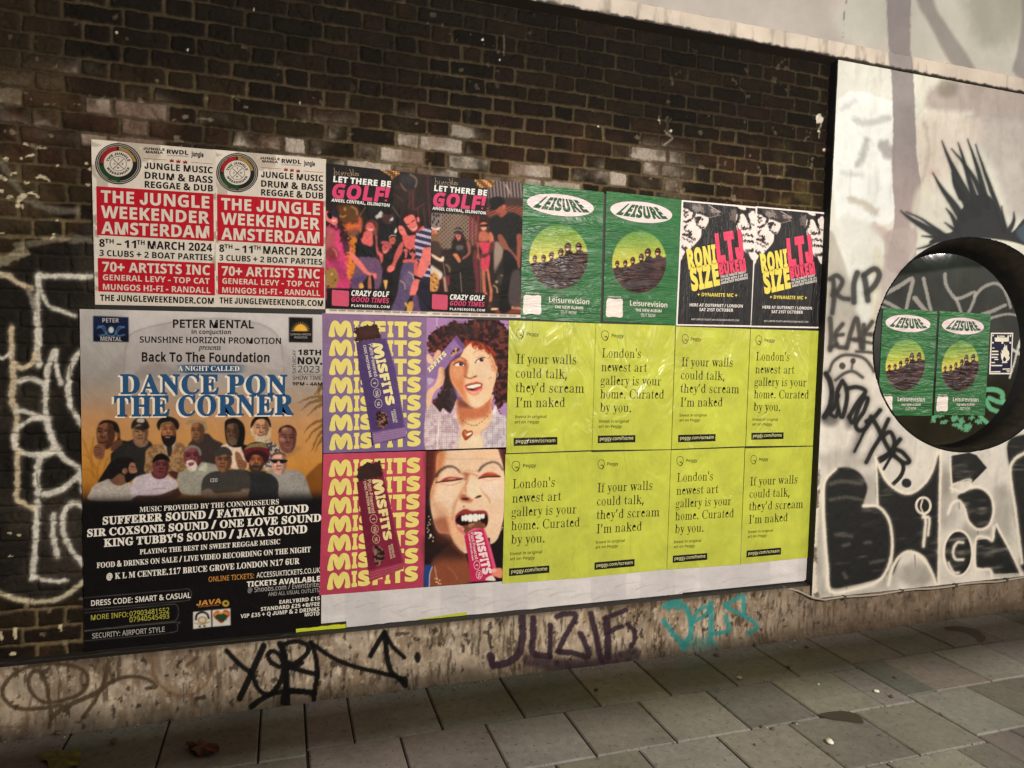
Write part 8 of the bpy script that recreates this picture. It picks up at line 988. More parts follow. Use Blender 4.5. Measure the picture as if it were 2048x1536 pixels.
# ---------------------------------------------------------------- green album posters
YL = -0.0085
cl = (1046, 367.5, 1211.5, 386, 1205.5, 643.6, 1041, 636)
L1 = poster('album_poster', 'green poster with a white oval, beside the dark golf posters', cl, YL, 'green posters with a white oval')
GRN = (46, 104, 58)
c = QC(YL, (1046, 367, 1207, 385, 1200, 645, 1040.5, 636), 0.0026, GRN)
c.c *= (0.85 + 0.3 * fbm(c.x * .4, c.z * 2, .12, 220, 4))[:, None]
for i in range(16):
    y = 420 + (i * 137) % 1000; x = 90 + (i * 211) % 500; L_ = 150 + (i * 97) % 300
    c.stroke(FL, '%d %d %d %d %d %d %d %d' % (x, y, x + L_ * .3, y + 12, x + L_ * .7, y + 4, min(x + L_, 860), y + 26), 9, (22, 54, 30), .55, 1, w1=2)
c.cur = 1
disc = lambda s, ix: (lambda t: np.where((t < .55)[:, None], np.array((92, 140, 62.0)) + (np.array((168, 176, 70.0)) - np.array((92, 140, 62.0))) * (t / .55)[:, None], np.array((168, 176, 70.0)) + (np.array((226, 204, 84.0)) - np.array((168, 176, 70.0))) * np.clip((t - .55) / .4, 0, 1)[:, None]))(np.clip((s.py[ix] - FL.pt(0, 512)[1]) / (420 * FL.k), 0, 1))
c.ell(FL, 447, 842, 300, 331, disc, 1, .8); DKB = (44, 28, 28)
for x, y, w in ((203, 855, 24), (293, 850, 25), (375, 822, 28), (470, 790, 30), (542, 742, 36), (652, 735, 34)):
    c.fill(FL, [(x - 10 - w * .6, y + 70), (x - w * .3, y + 30), (x + w * .4, y + 30), (x + w * 1.6, y + 60), (x + w * 2, y + 140), (x - w, y + 140)], (36, 22, 24), 1, .8)
    c.ell(FL, x, y, w * .95, w * 1.35, (40, 24, 22), 1, .7, 5); c.ell(FL, x - w * .1, y + w * .15, w * .6, w * .85, (176, 104, 60), 1, .8); c.ell(FL, x - w * .25, y + w * .45, w * .38, w * .42, (240, 196, 140), .9, .7); c.fill(FL, [(x - w * .95, y - w * .2), (x + w * .7, y - w * .35), (x + w * .6, y + w * .15), (x - w * .5, y + w * .25)], (24, 14, 16), 1, .6)
low = '150 905 260 895 340 885 420 855 500 830 590 800 700 790 760 786'
p = smooth_open(FL(low)); ell_ = FL(np.array([(447 + 300 * math.cos(a), 842 + 331 * math.sin(a)) for a in np.radians(np.arange(-10, 170, 8))]))
c.fill(PH, np.vstack([p, ell_]).ravel(), speck((50, 32, 32), (72, 46, 44), .05, .4, .7, 222), 1, .8, False)
for s_ in ('330 925 450 940 600 930 720 960', '250 1080 400 1100 560 1090 660 1110', '170 915 300 910 420 935'): c.stroke(FL, s_, 8, (20, 12, 14), .8, 1)
c.cur = 0
kp = None; c.photo(1, .3, .08)
c.build('paper', painted('damp'), L1, keep=kp, pid=0); o = c.build('portrait', painted('damp'), L1, keep=kp, pid=1); tag(o, 'round picture of six heads in dark glasses over a dark shape')
a_ = np.radians(np.arange(0, 360, 10)); rt = math.radians(6.5)
t = Text(YL - .001); t.p.append(FL(np.c_[465 + 345 * np.cos(a_) * math.cos(rt) - 110 * np.sin(a_) * math.sin(rt), 308 + 345 * np.cos(a_) * math.sin(rt) + 110 * np.sin(a_) * math.cos(rt)])); ov = t.build('logo_oval', ink((230, 208, 208), 'damp'), L1)
t = Text(YL - .0018); t.quad(FL, 'LEISURE', 'B', '312 224 642 264 760 378 186 325', .04, 0, 2, 14); t.build('logo_lettering', ink((30, 84, 48), 'damp'), ov)
t = Text(YL - .001); t.p.append(smooth_closed(FL('98 1232 180 1235 262 1238 265 1330 262 1425 170 1421 88 1418 86 1320')))
t.line(FL, 'Leisurevision', 'B', 348, 1302, 760, 1326, 56, -.01).line(FL, 'THE NEW ALBUM', 'B', 407, 1365, 697, 1377, 30).line(FL, 'OUT NOW', 'R', 470, 1420, 630, 1427, 33).line(FL, 'SCAN TO LISTEN', 'B', 110, 1213, 247, 1219, 13)
t.build('lettering', ink((226, 214, 206), 'damp'), L1)
dl = W(FL('1293 380'), YL)[0] - W(FL('465 308'), YL)[0]
L2 = copy_tree(L1, (dl[0], .0004, dl[1])); tag(L2, 'green poster with a white oval, next to the black and white face posters')
YW = PANY - 0.006
sc_ = 0.505 / dl[0]
for x, y, lb, k in ((680, 1218, 'green poster on the left half of the round window pane', 0), (1330, 1248, 'green poster on the right half of the round window pane, by the flame card', 1)):
    a0 = W(ZA.pt(x, y), YW); b0 = W(FL('465 308'), YL)[0]
    q = copy_tree(L1); off = np.array([b0[0] - L1.location.x, b0[1] - L1.location.z])
    q.location = (a0[0] - off[0], YW - YL + L1.location.y + .0012 * k, a0[1] - off[1]); tag(q, lb)

# ---------------------------------------------------------------- black club night posters
YR = -0.0105
cr = (1363.5, 400, 1512, 413.5, 1501.5, 654, 1352, 651)
R1 = poster('event_poster', 'black and white face poster touching the green posters, with pink and yellow names', cr, YR, 'black face posters')
sheet('paper', cr, YR + .001, ink((236, 220, 214), 'slick'), R1)
c = QC(YR, (1367.5, 404, 1510.5, 417.5, 1500.5, 650, 1356, 647.5), 0.0026, (36, 33, 33))
c.c[:] = (34, 32, 33)
vs = fbm(c.x * 3.2, c.z * .35, .1, 231, 4); c.c *= (0.8 + .4 * vs)[:, None]
WF = (232, 216, 208); BF = (30, 26, 28)
c.cur = 1
c.fill(RA, '120 310 230 320 330 400 500 300 620 280 800 350 740 500 730 640 650 790 575 800 560 960 500 1070 350 1230 320 1270 200 1320 110 1500 60 1536 90 1100', WF, 1, .9)
c.fill(RA, '140 170 560 210 750 240 1000 400 990 460 760 530 600 480 500 440 440 420 380 440 280 310 140 290', (54, 48, 48), 1, 1); c.fill(RA, '320 260 480 220 600 300 600 400 420 410', (150, 140, 132), .8, 4, rough=6); c.stroke(RA, '740 245 1000 400', 14, WF, 1, .8); c.stroke(RA, '800 370 980 440', 46, (196, 170, 160), .9, 3, rough=6); c.stroke(RA, '750 535 990 480', 12, (190, 180, 172), .9, .8)
for s_, w in (('280 330 400 430 330 560 230 630 140 630', 46), ('400 430 420 560 500 740 620 770', 36), ('430 440 560 420 740 500', 26), ('170 360 180 440 240 410', 40), ('160 460 180 520 250 460', 30), ('230 700 170 760 170 830 240 860 330 870', 34), ('260 860 320 920 250 960', 60), ('140 940 230 960 330 1020', 60), ('130 1020 220 1060 350 1120', 26), ('120 1220 180 1290 200 1240', 50), ('380 1060 420 1040', 30), ('340 1190 330 1260', 16)): c.stroke(RA, s_, w, BF, 1, .9, rough=3, rs=3)
c.fill(RA, '440 520 560 510 560 560 510 620 500 680 450 620', BF, 1, .8); c.ell(RA, 590, 575, 22, 30, BF, 1, .8); c.fill(RA, '140 200 240 220 260 320 140 300', BF, 1, 1)
c.fill(RA, '110 1420 200 1400 180 1500 100 1536', (70, 64, 64), .8, 3, rough=10)
c.cur = 2
c.fill(RA, '1400 680 1450 600 1480 470 1560 450 1650 600 1740 780 1690 540 1690 430 1840 440 1835 1300 1790 1500 1700 1400 1560 1300 1540 1000 1500 860 1450 800', WF, 1, .9); c.fill(RA, '1420 270 1630 300 1600 360 1480 330', WF, 1, 1); c.fill(RA, '1250 380 1400 360 1430 600 1380 640 1280 560', (110, 96, 92), .9, 3, rough=8); c.stroke(RA, '1410 450 1390 640 1420 840', 22, WF, 1, .9)
for s_, w in (('1430 380 1450 560 1400 680', 50), ('1440 380 1560 400 1680 380', 90), ('1620 420 1660 560 1730 780 1650 790 1520 750', 46), ('1500 750 1560 800 1720 790', 40), ('1720 690 1830 710', 26), ('1550 960 1640 940 1800 980', 40), ('1560 1080 1680 1090 1800 1110', 50), ('1700 1320 1800 1300', 60), ('1640 300 1840 340', 60)): c.stroke(RA, s_, w, BF, 1, .9, rough=4, rs=3)
c.fill(RA, '1600 1310 1700 1300 1830 1350 1840 1536 1760 1536', (60, 56, 56), .9, 3); c.fill(RA, '1680 1350 1760 1360 1840 1340 1850 1536 1750 1520', WF, 1, 1)
c.cur = 0
for i in range(14): x = 560 + (i * 89) % 780; y = 560 + (i * 157) % 700; c.stroke(RA, '%d %d %d %d' % (x, y, x - 12, y + 90 + (i * 37) % 120), 9, (100, 98, 96), .35, 1.2)
kp = None; c.photo(1, .3, .06)
c.build('picture', painted('slick'), R1, keep=kp, pid=0)
for i, lb in ((1, 'face with glasses and a cap'), (2, 'face with dark glasses cut by the edge')): o = c.build('portrait', painted('slick'), R1, keep=kp, pid=i); tag(o, lb)
t = Text(YR - .001); t.quad(FR, 'RONI', 'B', '178 665 495 606 512 800 205 862', .045).quad(FR, 'SIZE', 'B', '210 868 522 812 550 1030 240 1100', .045).line(FR, '+ DYNAMITE MC +', 'B', 300, 1164, 738, 1174, 38)
t.build('yellow_lettering', ink((226, 206, 84), 'slick'), R1)
t = Text(YR - .001); t.quad(FR, 'LTJ', 'B', '490 500 780 450 818 745 520 800', .05).quad(FR, 'BUKEM', 'B', '527 806 822 752 838 878 545 932', .045); t.build('pink_lettering', ink((222, 62, 96), 'slick'), R1)
t = Text(YR - .001)
for s_, x0, y0, x1, y1, h in (('THE ULTIMATE NIGHT', 552, 968, 832, 910, 26), ('OF DNB WITH 3 OF ITS', 556, 1002, 850, 942, 26), ('GREATEST PIONEERS', 562, 1034, 853, 974, 26), ('HERE AT OUTERNET / LONDON', 215, 1276, 797, 1290, 33), ('SAT 21ST OCTOBER', 322, 1328, 692, 1336, 34)): t.line(FR, s_, 'B', x0, y0, x1, y1, h)
t.line(FR, 'VERY LIMITED TICKETS VIA SOUNDCRASHMUSIC.COM', 'R', 232, 1427, 755, 1438, 18); t.build('white_lettering', ink((232, 220, 214), 'slick'), R1)
dr_ = W(FR('985 712'), YR)[0] - W(FR('178 665'), YR)[0]
R2 = copy_tree(R1, (dr_[0], .0005, dr_[1])); tag(R2, 'black and white face poster nearest the painted wall, end of top row')

# ---------------------------------------------------------------- large dance night poster
YD = -0.0085
cd_ = (160, 618.7, 645, 630, 641.5, 1258, 170, 1302)
DP = poster('event_poster', 'large dance night poster with a crowd of men on an orange sky', cd_, YD)
c = QC(YD, cd_, 0.0028, (150, 146, 142))
def dbg(s, ix):
    y = (s.py[ix] - 620 - (s.px[ix] - 160) * .01); k = [0, 60, 130, 180, 215, 300, 345, 375, 395, 760]
    cs = np.array([(196, 190, 186), (186, 180, 177), (160, 152, 146), (164, 138, 116), (184, 136, 92), (192, 132, 62), (172, 112, 40), (96, 62, 30), (20, 17, 16), (18, 17, 18)], float)
    return np.stack([np.interp(y, k, cs[:, i]) for i in range(3)], -1)
c.c[:] = dbg(c, slice(None))
c.fill(D1, '380 560 400 330 460 220 800 130 1130 100 1480 150 1630 260 1680 540', (150, 140, 138), .35, 5); c.stroke(D1, '390 540 410 340 470 220 780 140 1120 110 1470 150 1640 270 1680 540', 8, (120, 112, 108), .5, 1.5); c.fill(D1, '500 520 640 460 800 520 800 600 500 600', (120, 112, 106), .4, 5); c.fill(D1, '1240 320 1420 300 1660 420 1650 520 1240 440', (190, 180, 176), .35, 4); c.stroke(D1, '1340 420 1500 480 1640 640', 20, (150, 138, 130), .4, 3)
c.fill(D1, '40 40 390 60 380 560 200 660 40 680', (120, 116, 106), .3, 14)
PM = (104, 72, 28)
for s_ in ('1990 660 1950 690 1920 720', '2000 740 1900 740 1790 790', '1990 760 1880 790 1820 850', '2000 790 1930 830 1870 890', '2000 920 1900 960 1840 1030', '2000 960 1920 1010 1850 1100', '2000 1000 1950 1060 1900 1170', '2000 1060 1960 1110 1930 1180', '2000 640 1960 670 1960 740'): c.stroke(D1, s_, 30, PM, .75, 1.5, w1=6, rough=2)
c.fill(D1, '1850 1400 1900 1330 2000 1270 2000 1526 1870 1526', (110, 62, 22), .8, 3)
for s_ in ('60 1080 110 1200 150 1380', '70 1200 140 1260 200 1400', '60 1320 120 1330 190 1420', '150 1060 130 1200 150 1300', '220 1220 180 1330 190 1500', '260 1230 230 1330 220 1420'): c.stroke(D1, s_, 12, (150, 104, 36), .8, 2, rough=2)
def head(fr, x, y, w, h, sk, rot=0, dark=None, turn=0.0, eyes=1, mouth=1):
    """a small printed face: skin oval, shadow side, brows, eyes, nose, mouth"""
    dark = dark or tuple(v * .42 for v in sk); hi = tuple(min(255, v * 1.3 + 12) for v in sk)
    cr_, sr = math.cos(math.radians(rot)), math.sin(math.radians(rot))
    def P(pts): return fr(np.array([(x + (a * cr_ - b * sr) * w, y + (a * sr + b * cr_) * h) for a, b in pts]))
    c.fill(PH, P([(0, -1), (.6, -.85), (.95, -.3), (.9, .3), (.6, .8), (0, 1.02), (-.6, .8), (-.9, .3), (-.95, -.3), (-.6, -.85)]).ravel(), sk, 1, .9)
    c.fill(PH, P([(.35 + turn, -.9), (.95, -.4), (.92, .4), (.5, .9), (.3 + turn, .9), (.55 + turn, .2)]).ravel(), dark, .55, 2)
    c.fill(PH, P([(-.6 + turn, -.75), (.3 + turn, -.8), (.3 + turn, -.45), (-.5 + turn, -.45)]).ravel(), hi, .4, 2)
    if eyes:
        for s_ in (-.42, .34):
            e = s_ + turn * .8
            c.stroke(PH, P([(e - .2, -.27), (e, -.34), (e + .2, -.28)]).ravel(), .11 * w * fr.k, dark, .9, .6); c.stroke(PH, P([(e - .15, -.12), (e + .15, -.12)]).ravel(), .13 * w * fr.k, tuple(v * .25 for v in sk), .9, .6)
    c.stroke(PH, P([(turn - .05, -.2), (turn - .12, .12)]).ravel(), .12 * w * fr.k, dark, .5, .9); c.stroke(PH, P([(turn - .25, .2), (turn, .24), (turn + .22, .19)]).ravel(), .12 * w * fr.k, dark, .85, .7); c.stroke(PH, P([(turn - .02, -.15), (turn, .1)]).ravel(), .14 * w * fr.k, hi, .55, .8)
    c.fill(PH, P([(-.6 + turn, .0), (-.3 + turn, .0), (-.35 + turn, .25), (-.6 + turn, .2)]).ravel(), hi, .4, 1.5)
    if mouth: c.stroke(PH, P([(turn - .3, .5), (turn, .54), (turn + .28, .49)]).ravel(), .12 * w * fr.k, tuple(v * .5 for v in sk), .95, .7)
BR = (96, 60, 42); BR2 = (116, 78, 54); RD = (104, 54, 54)
names = []
def man(lb): names.append(lb); c.cur = len(names)
man('man resting his chin on his hand')
c.fill(H1, '560 540 760 560 800 900 500 1200 230 1250 300 1100 430 900 440 760 500 680', (24, 24, 26), 1, 1.6); c.fill(H1, '480 560 600 480 640 600 520 680 440 690', (92, 58, 42), 1, 1.2)
head(H1, 350, 420, 165, 250, (106, 66, 46), 8, turn=-.25, mouth=0); c.fill(H1, '230 260 300 190 420 170 540 220 590 330 600 460 560 520 540 400 490 330 460 240 340 220', (34, 24, 20), 1, 1); c.ell(H1, 565, 430, 26, 50, (112, 72, 52), 1, .8)
c.stroke(H1, '240 545 300 560 370 535', 22, (54, 26, 20), 1, .8); c.ell(H1, 238, 420, 22, 14, (190, 170, 150), .9, .6); c.ell(H1, 362, 395, 24, 14, (190, 170, 150), .9, .6); c.ell(H1, 245, 420, 10, 12, (20, 14, 12), 1, .5); c.ell(H1, 366, 396, 11, 12, (20, 14, 12), 1, .5)
c.fill(H1, '150 640 200 590 270 580 340 620 330 760 300 840 200 830 140 740', (128, 84, 60), 1, 1.2)
for k in range(4): c.stroke(H1, '%d %d %d %d %d %d' % (160 + k * 6, 640 + k * 46, 220, 640 + k * 46, 280, 665 + k * 44), 14, (70, 42, 30), .8, .8)
man('man in a dark cap and dark shirt')
c.fill(H1, '470 800 560 640 820 500 1080 520 1160 640 1060 760 1040 1100 900 1180 560 1160 420 1000', (38, 36, 34), 1, 1.6); c.fill(H1, '840 500 1060 480 1060 600 940 640 850 580', (120, 92, 72), 1, 1.2)
head(H1, 940, 390, 140, 185, (140, 100, 72), 0, turn=.05); c.fill(H1, '790 320 800 220 860 150 960 125 1050 170 1100 290 1040 320 930 240 830 300', (34, 33, 32), 1, 1); c.fill(H1, '820 300 1000 260 1060 310 990 350 870 320', (26, 22, 20), .85, 1.2); c.fill(H1, '895 150 1000 145 1005 210 900 210', (190, 180, 172), .9, 1)
man('bearded man in a flat cap and tweed jacket')
c.fill(H1, '1040 700 1120 620 1320 560 1560 540 1720 620 1760 800 1700 1080 1420 1100 1040 1080 1030 860', speck((158, 122, 82), (122, 92, 62), .012, .45, .6, 240, 2), 1, 1.4); c.fill(H1, '1340 560 1560 530 1480 700 1440 820 1380 700', (170, 150, 130), 1, 1.2); c.fill(H1, '1400 600 1480 600 1480 740 1430 800 1400 700', (46, 36, 38), 1, 1)
head(H1, 1425, 350, 130, 190, (150, 96, 64), 0); c.fill(H1, '1300 380 1330 440 1420 430 1530 440 1550 370 1550 520 1490 600 1420 630 1350 590 1310 500', (28, 22, 22), 1, 1); c.stroke(H1, '1380 465 1440 465', 26, (150, 110, 100), 1, .8); c.fill(H1, '1225 270 1250 180 1340 120 1440 110 1560 160 1610 260 1570 340 1500 220 1400 200 1300 240 1270 350', (30, 25, 24), 1, 1); c.fill(H1, '1280 280 1380 210 1510 240 1400 250 1320 290', (104, 86, 64), 1, 1)
man('man in a beige baseball cap and dark jacket')
c.fill(H2, '-180 560 0 440 130 400 240 500 400 580 440 700 300 960 -20 960 -190 700', (54, 44, 42), 1, 1.8); head(H2, -40, 370, 120, 185, (120, 80, 54), 0, turn=-.25); c.fill(H2, '-245 250 -210 190 -120 160 0 165 100 210 130 330 90 370 60 260 -40 210 -150 240', (150, 124, 92), 1, 1); c.fill(H2, '-140 470 -60 520 40 460 60 540 -40 570 -130 540', (70, 52, 44), .8, 1.5)
man('man in a black headwrap')
c.fill(H2, '360 620 470 580 700 600 840 640 850 900 760 1030 560 1000 380 800', (218, 190, 170), 1, 1.4); c.fill(H2, '700 600 860 640 860 860 780 820', (26, 22, 22), 1, 1.5)
c.fill(H2, '420 260 440 180 520 145 640 150 740 240 770 380 750 560 720 620 600 640 500 610 440 500', (22, 19, 18), 1, 1); head(H2, 555, 400, 115, 195, (92, 64, 48), 3, turn=-.2); c.fill(H2, '425 260 520 230 620 230 700 280 740 260 640 150 520 145', (26, 22, 21), 1, 1); c.fill(H2, '480 480 560 470 640 500 620 590 540 610 490 560', (104, 84, 68), .8, 1.6, rough=4, rs=3)
c.fill(H2, '600 720 680 740 740 850 800 900 790 1000 680 1020 620 900', (136, 92, 62), 1, 1.4)
for k in range(3): c.stroke(H2, '%d %d %d %d' % (650, 860 + 45 * k, 780, 890 + 40 * k), 12, (84, 52, 36), .8, .8)
man('man with a white beard and black hat')
c.fill(H2, '1000 560 1160 520 1300 590 1380 700 1300 900 1160 1040 1050 900', speck((186, 172, 160), (70, 62, 66), .01, .46, .54, 241, 2), 1, 1.4); head(H2, 1045, 330, 135, 225, (178, 130, 96), 3); c.fill(H2, '860 330 900 250 930 420 1000 430 1060 420 1130 440 1180 330 1200 240 1210 420 1130 530 1040 560 950 530 900 430', (196, 178, 150), .9, 1.6, rough=4, rs=3); c.stroke(H2, '990 425 1040 435 1100 415', 20, (120, 70, 60), 1, .8); c.fill(H2, '865 310 880 200 960 105 1060 80 1160 120 1210 240 1200 300 1150 190 1060 150 960 180 900 270', (20, 17, 17), 1, 1)
man('smiling bald man in shadow')
c.fill(H2, '1480 640 1680 620 1720 660 1560 780 1480 800', (150, 110, 80), .6, 5); head(H2, 1490, 500, 155, 235, (110, 68, 58), 0, dark=(60, 38, 36), turn=.1); c.fill(H2, '1335 400 1360 310 1450 262 1540 262 1630 330 1650 440 1600 330 1500 290 1400 330', (40, 24, 20), 1, 1); c.ell(H2, 1440, 320, 50, 28, (196, 160, 110), .6, 3); c.ell(H2, 1400, 500, 50, 36, (190, 140, 110), .6, 3); c.stroke(H2, '1440 610 1500 640 1560 610', 14, (180, 110, 100), .9, .8)
man('man in profile with long dark hair and white T-shirt')
c.fill(H1, '90 1400 140 1300 300 1200 440 1160 640 1240 780 1250 830 1400 800 1540 90 1540', (170, 160, 150), 1, 1.6); c.fill(H1, '420 1180 560 1080 700 1150 700 1240 600 1290 480 1260', (110, 74, 56), 1, 1.4); c.fill(H1, '230 1230 330 1050 430 900 560 820 700 800 800 830 860 900 880 1040 860 1110 800 1200 700 1230 680 1060 560 1100 460 1180 380 1180', (26, 22, 22), 1, 1.4)
c.fill(H1, '780 900 850 910 865 970 890 1050 850 1080 840 1110 770 1080 740 1000', (150, 104, 82), 1, 1); c.ell(H1, 680, 1040, 45, 48, (150, 104, 80), 1, 1); c.stroke(H1, '660 1010 700 1040 690 1070', 12, (60, 36, 30), .9, .7); c.fill(H1, '690 1100 840 1080 870 1100 800 1190 700 1240', (24, 20, 20), 1, 1); c.stroke(H1, '790 960 840 975', 14, (40, 26, 22), 1, .7)
man('man in a black beanie and white T-shirt')
c.fill(H1, '800 1260 880 1140 1130 1080 1400 1120 1560 1210 1580 1300 1460 1440 1100 1500 800 1480', (186, 172, 178), 1, 1.6); c.fill(H1, '1150 1050 1400 1050 1370 1150 1260 1180 1160 1140', (84, 42, 44), 1, 1); head(H1, 1290, 960, 145, 185, RD, 0, turn=.1); c.fill(H1, '1150 900 1170 820 1240 755 1330 745 1430 810 1450 900 1400 860 1280 850 1180 890', (20, 17, 17), 1, 1); c.stroke(H1, '1160 1350 1260 1340 1370 1340', 12, (110, 100, 108), .7, .8)
c.fill(H1, '830 1500 900 1460 1040 1460 1300 1440 1560 1340 1640 1360 1600 1480 1200 1540 830 1540', (58, 34, 30), .9, 2); c.fill(H1, '1420 1060 1500 1040 1600 1080 1560 1180 1480 1140', (70, 36, 34), 1, 1.4)
man('grey haired man with a white beard in a grey shirt')
c.fill(H1, '1590 1090 1720 1030 1960 900 2080 900 2300 960 2360 1100 2100 1420 1700 1440 1590 1300', (146, 142, 128), 1, 1.6); head(H1, 1835, 800, 160, 205, (112, 56, 58), -5); c.fill(H1, '1690 720 1720 640 1820 600 1940 640 1990 740 1960 780 1900 660 1800 650', (120, 112, 106), 1, 1.4); c.fill(H1, '1730 890 1790 860 1880 870 1920 960 1860 1040 1790 1040 1730 970', (206, 192, 180), 1, 1.2, rough=3, rs=3); c.fill(H1, '1760 910 1850 890 1860 930 1790 960', (130, 60, 66), 1, .9); c.fill(H1, '1940 1010 2060 900 2080 1040 1990 1040', (178, 176, 156), 1, 1.2)
man('stout man in a grey cap with folded arms')
c.fill(H2, '20 1340 60 1160 200 1060 420 1030 640 1010 830 1060 870 1300 840 1440 700 1400 300 1420 60 1440', (60, 56, 52), 1, 1.6); c.fill(H2, '20 1400 160 1340 300 1440 660 1400 720 1350 850 1350 840 1440 640 1500 100 1500', (112, 92, 78), 1, 2); head(H2, 400, 870, 145, 190, (128, 84, 60), 4, turn=-.1); c.fill(H2, '245 760 300 660 420 625 520 680 550 780 440 760 350 780 280 790', (54, 52, 48), 1, 1); c.stroke(H2, '340 830 420 820 520 810', 10, (40, 26, 24), .9, .7)
man('man in a striped knitted tam')
c.fill(H2, '740 1020 900 1060 1060 1040 1260 1100 1360 1260 1370 1540 860 1540 860 1300 840 1100', (40, 40, 40), 1, 1.6); head(H2, 960, 870, 140, 180, (150, 88, 56), 0); c.fill(H2, '820 900 860 940 960 930 1060 930 1090 870 1060 1040 960 1090 860 1050', (52, 44, 42), .95, 1.4, rough=3, rs=3); c.stroke(H2, '920 1000 960 1010 1000 1000', 16, (130, 80, 70), .9, .8)
c.fill(H2, '745 740 760 660 840 580 960 545 1080 560 1170 640 1195 760 1150 880 1090 900 1040 790 900 770 830 900 770 840', (96, 30, 34), 1, 1); c.fill(H2, '760 680 840 590 960 550 1080 565 1160 650 1080 640 960 630 840 650', (124, 112, 70), 1, 1); c.fill(H2, '820 590 960 545 1100 570 1000 560', (40, 44, 30), 1, 1); c.fill(H2, '830 900 770 800 900 700 1060 700 1180 800 1110 900 1050 790 900 770', (34, 22, 24), .75, 1.6)
man('man in sunglasses and a grey T-shirt')
c.fill(H2, '1120 1060 1300 1040 1480 1020 1700 1050 1800 1160 1880 1400 1890 1540 1380 1540 1340 1240 1240 1110', (142, 136, 130), 1, 1.6); head(H2, 1345, 910, 135, 195, (196, 146, 128), 0, eyes=0); c.fill(H2, '1225 790 1260 730 1340 710 1440 740 1470 800 1400 760 1300 760', (96, 70, 56), 1, 1.2); c.fill(H2, '1215 845 1480 850 1460 900 1380 910 1340 860 1300 910 1240 900', (26, 20, 22), 1, .8); c.stroke(H2, '1300 970 1345 960 1400 970', 12, (110, 66, 56), .9, .8)
c.cur = 0
fade = sstep(985, 1015, c.py - (c.px - 160) * -.02); c.c = c.c * (1 - fade[:, None]) + np.array((18, 16, 16.0)) * fade[:, None]; c.id[c.py > 1006] = 0
# pills and small squares along the foot
for s_ in ('40 990 800 925 900 914 930 935 934 970 915 1000 880 1010 500 1045 40 1084', '40 1110 700 1046 800 1037 828 1070 828 1130 800 1172 700 1184 400 1214 40 1256', '40 1258 780 1185 820 1200 822 1235 790 1262 500 1294 40 1336'): c.stroke(D2, s_, 4, (130, 126, 120), .8, .6)
c.fill(D2, '948 1100 1092 1085 1094 1220 950 1236', (214, 206, 196), 1, .5, False); c.fill(D2, '1102 1085 1248 1072 1250 1205 1104 1219', (214, 206, 196), 1, .5, False)
c.stroke(D2, '970 1160 980 1120 1020 1102 1060 1116 1074 1150', 16, (30, 28, 28), 1, .7); c.ell(D2, 1022, 1165, 38, 30, (150, 130, 90), 1, .8); c.ell(D2, 1022, 1165, 26, 20, (206, 190, 160), 1, .8); c.stroke(D2, '964 1190 1020 1200 1078 1180', 8, (150, 130, 90), 1, .6); c.ell(D2, 1002, 1216, 9, 7, BLACK, 1, .5); c.ell(D2, 1040, 1212, 9, 7, BLACK, 1, .5)
c.fill(D2, '1175 1110 1200 1085 1235 1095 1240 1130 1210 1160 1178 1190 1140 1165 1112 1135 1118 1105 1150 1090', (176, 52, 44), 1, .7); c.fill(D2, '1175 1100 1220 1100 1230 1125 1120 1130 1125 1105', (210, 170, 60), .7, 1.5); c.fill(D2, '1130 1130 1180 1115 1225 1125 1215 1165 1180 1180 1140 1165', (38, 66, 40), 1, .8, rough=3, rs=3); c.ell(D2, 1210, 1032, 28, 26, (196, 160, 60), 1, .7); c.ell(D2, 1212, 1030, 13, 11, (30, 24, 18), 1, .6)
c.fill(D1, '790 480 1390 480 1390 545 790 545', lambda s, ix: (lambda f: s.c[ix] * (1 - f) + np.array((36, 72, 106.0)) * f)((sstep(780, 930, (s.px[ix] - 150) / .24902) * sstep(1400, 1250, (s.px[ix] - 150) / .24902))[:, None]), 1, .6, False)
c.fill(D1, '145 88 430 97 432 297 147 293', lgrad(D1, 280, 90, (22, 34, 66), 280, 295, (14, 18, 34)), 1, .5, False)
for s_ in ('180 185 230 170 250 230 220 250', '200 250 240 240 180 240', '395 180 350 175 330 230 360 250', '340 250 400 240 380 236', '190 170 225 190 245 240', '390 175 355 195 335 240'): c.stroke(D1, s_, 12, (84, 128, 168), .85, 1, w1=3)
c.ell(D1, 290, 200, 22, 26, (196, 206, 210), .95, 1); c.stroke(D1, '250 215 260 240 290 250 320 240 330 210', 10, (96, 140, 180), .8, 1)
c.fill(D1, '1717 98 1907 103 1907 303 1717 298', (24, 20, 18), 1, .5, False)
for a in range(-90, 91, 15): c.stroke(D1, '%f %f %f %f' % (1812 + 38 * math.sin(math.radians(a)), 206 - 34 * math.cos(math.radians(a)), 1812 + 76 * math.sin(math.radians(a)), 206 - 70 * math.cos(math.radians(a))), 7, (230, 200, 120), 1, .6, w1=2)
c.fill(D1, '1765 207 1770 180 1790 160 1812 154 1834 160 1854 180 1860 208', (230, 170, 60), 1, .7); c.stroke(D1, '1745 552 1990 560', 3, (60, 52, 48), .9, .5)
c.c *= (0.96 + .08 * fbm(c.x, c.z, .05, 244, 4))[:, None]
kp = None; c.photo(1, .4, .1)
c.build('paper', painted('matt'), DP, keep=kp, pid=0)
for i, lb in enumerate(names):
    o = c.build('portrait', painted('matt'), DP, keep=kp, pid=i + 1)
    if o: tag(o, lb)
t = Text(YD - .001)
t.line(D1, 'DANCE PON', 'S', 365, 712, 1705, 716, 152, .022, .01, dx=-20, dy=10).line(D1, 'THE CORNER', 'S', 315, 893, 1758, 879, 158, .022, .01, dx=-20, dy=10)
t.build('heading_shadow', ink((226, 214, 196)), DP)
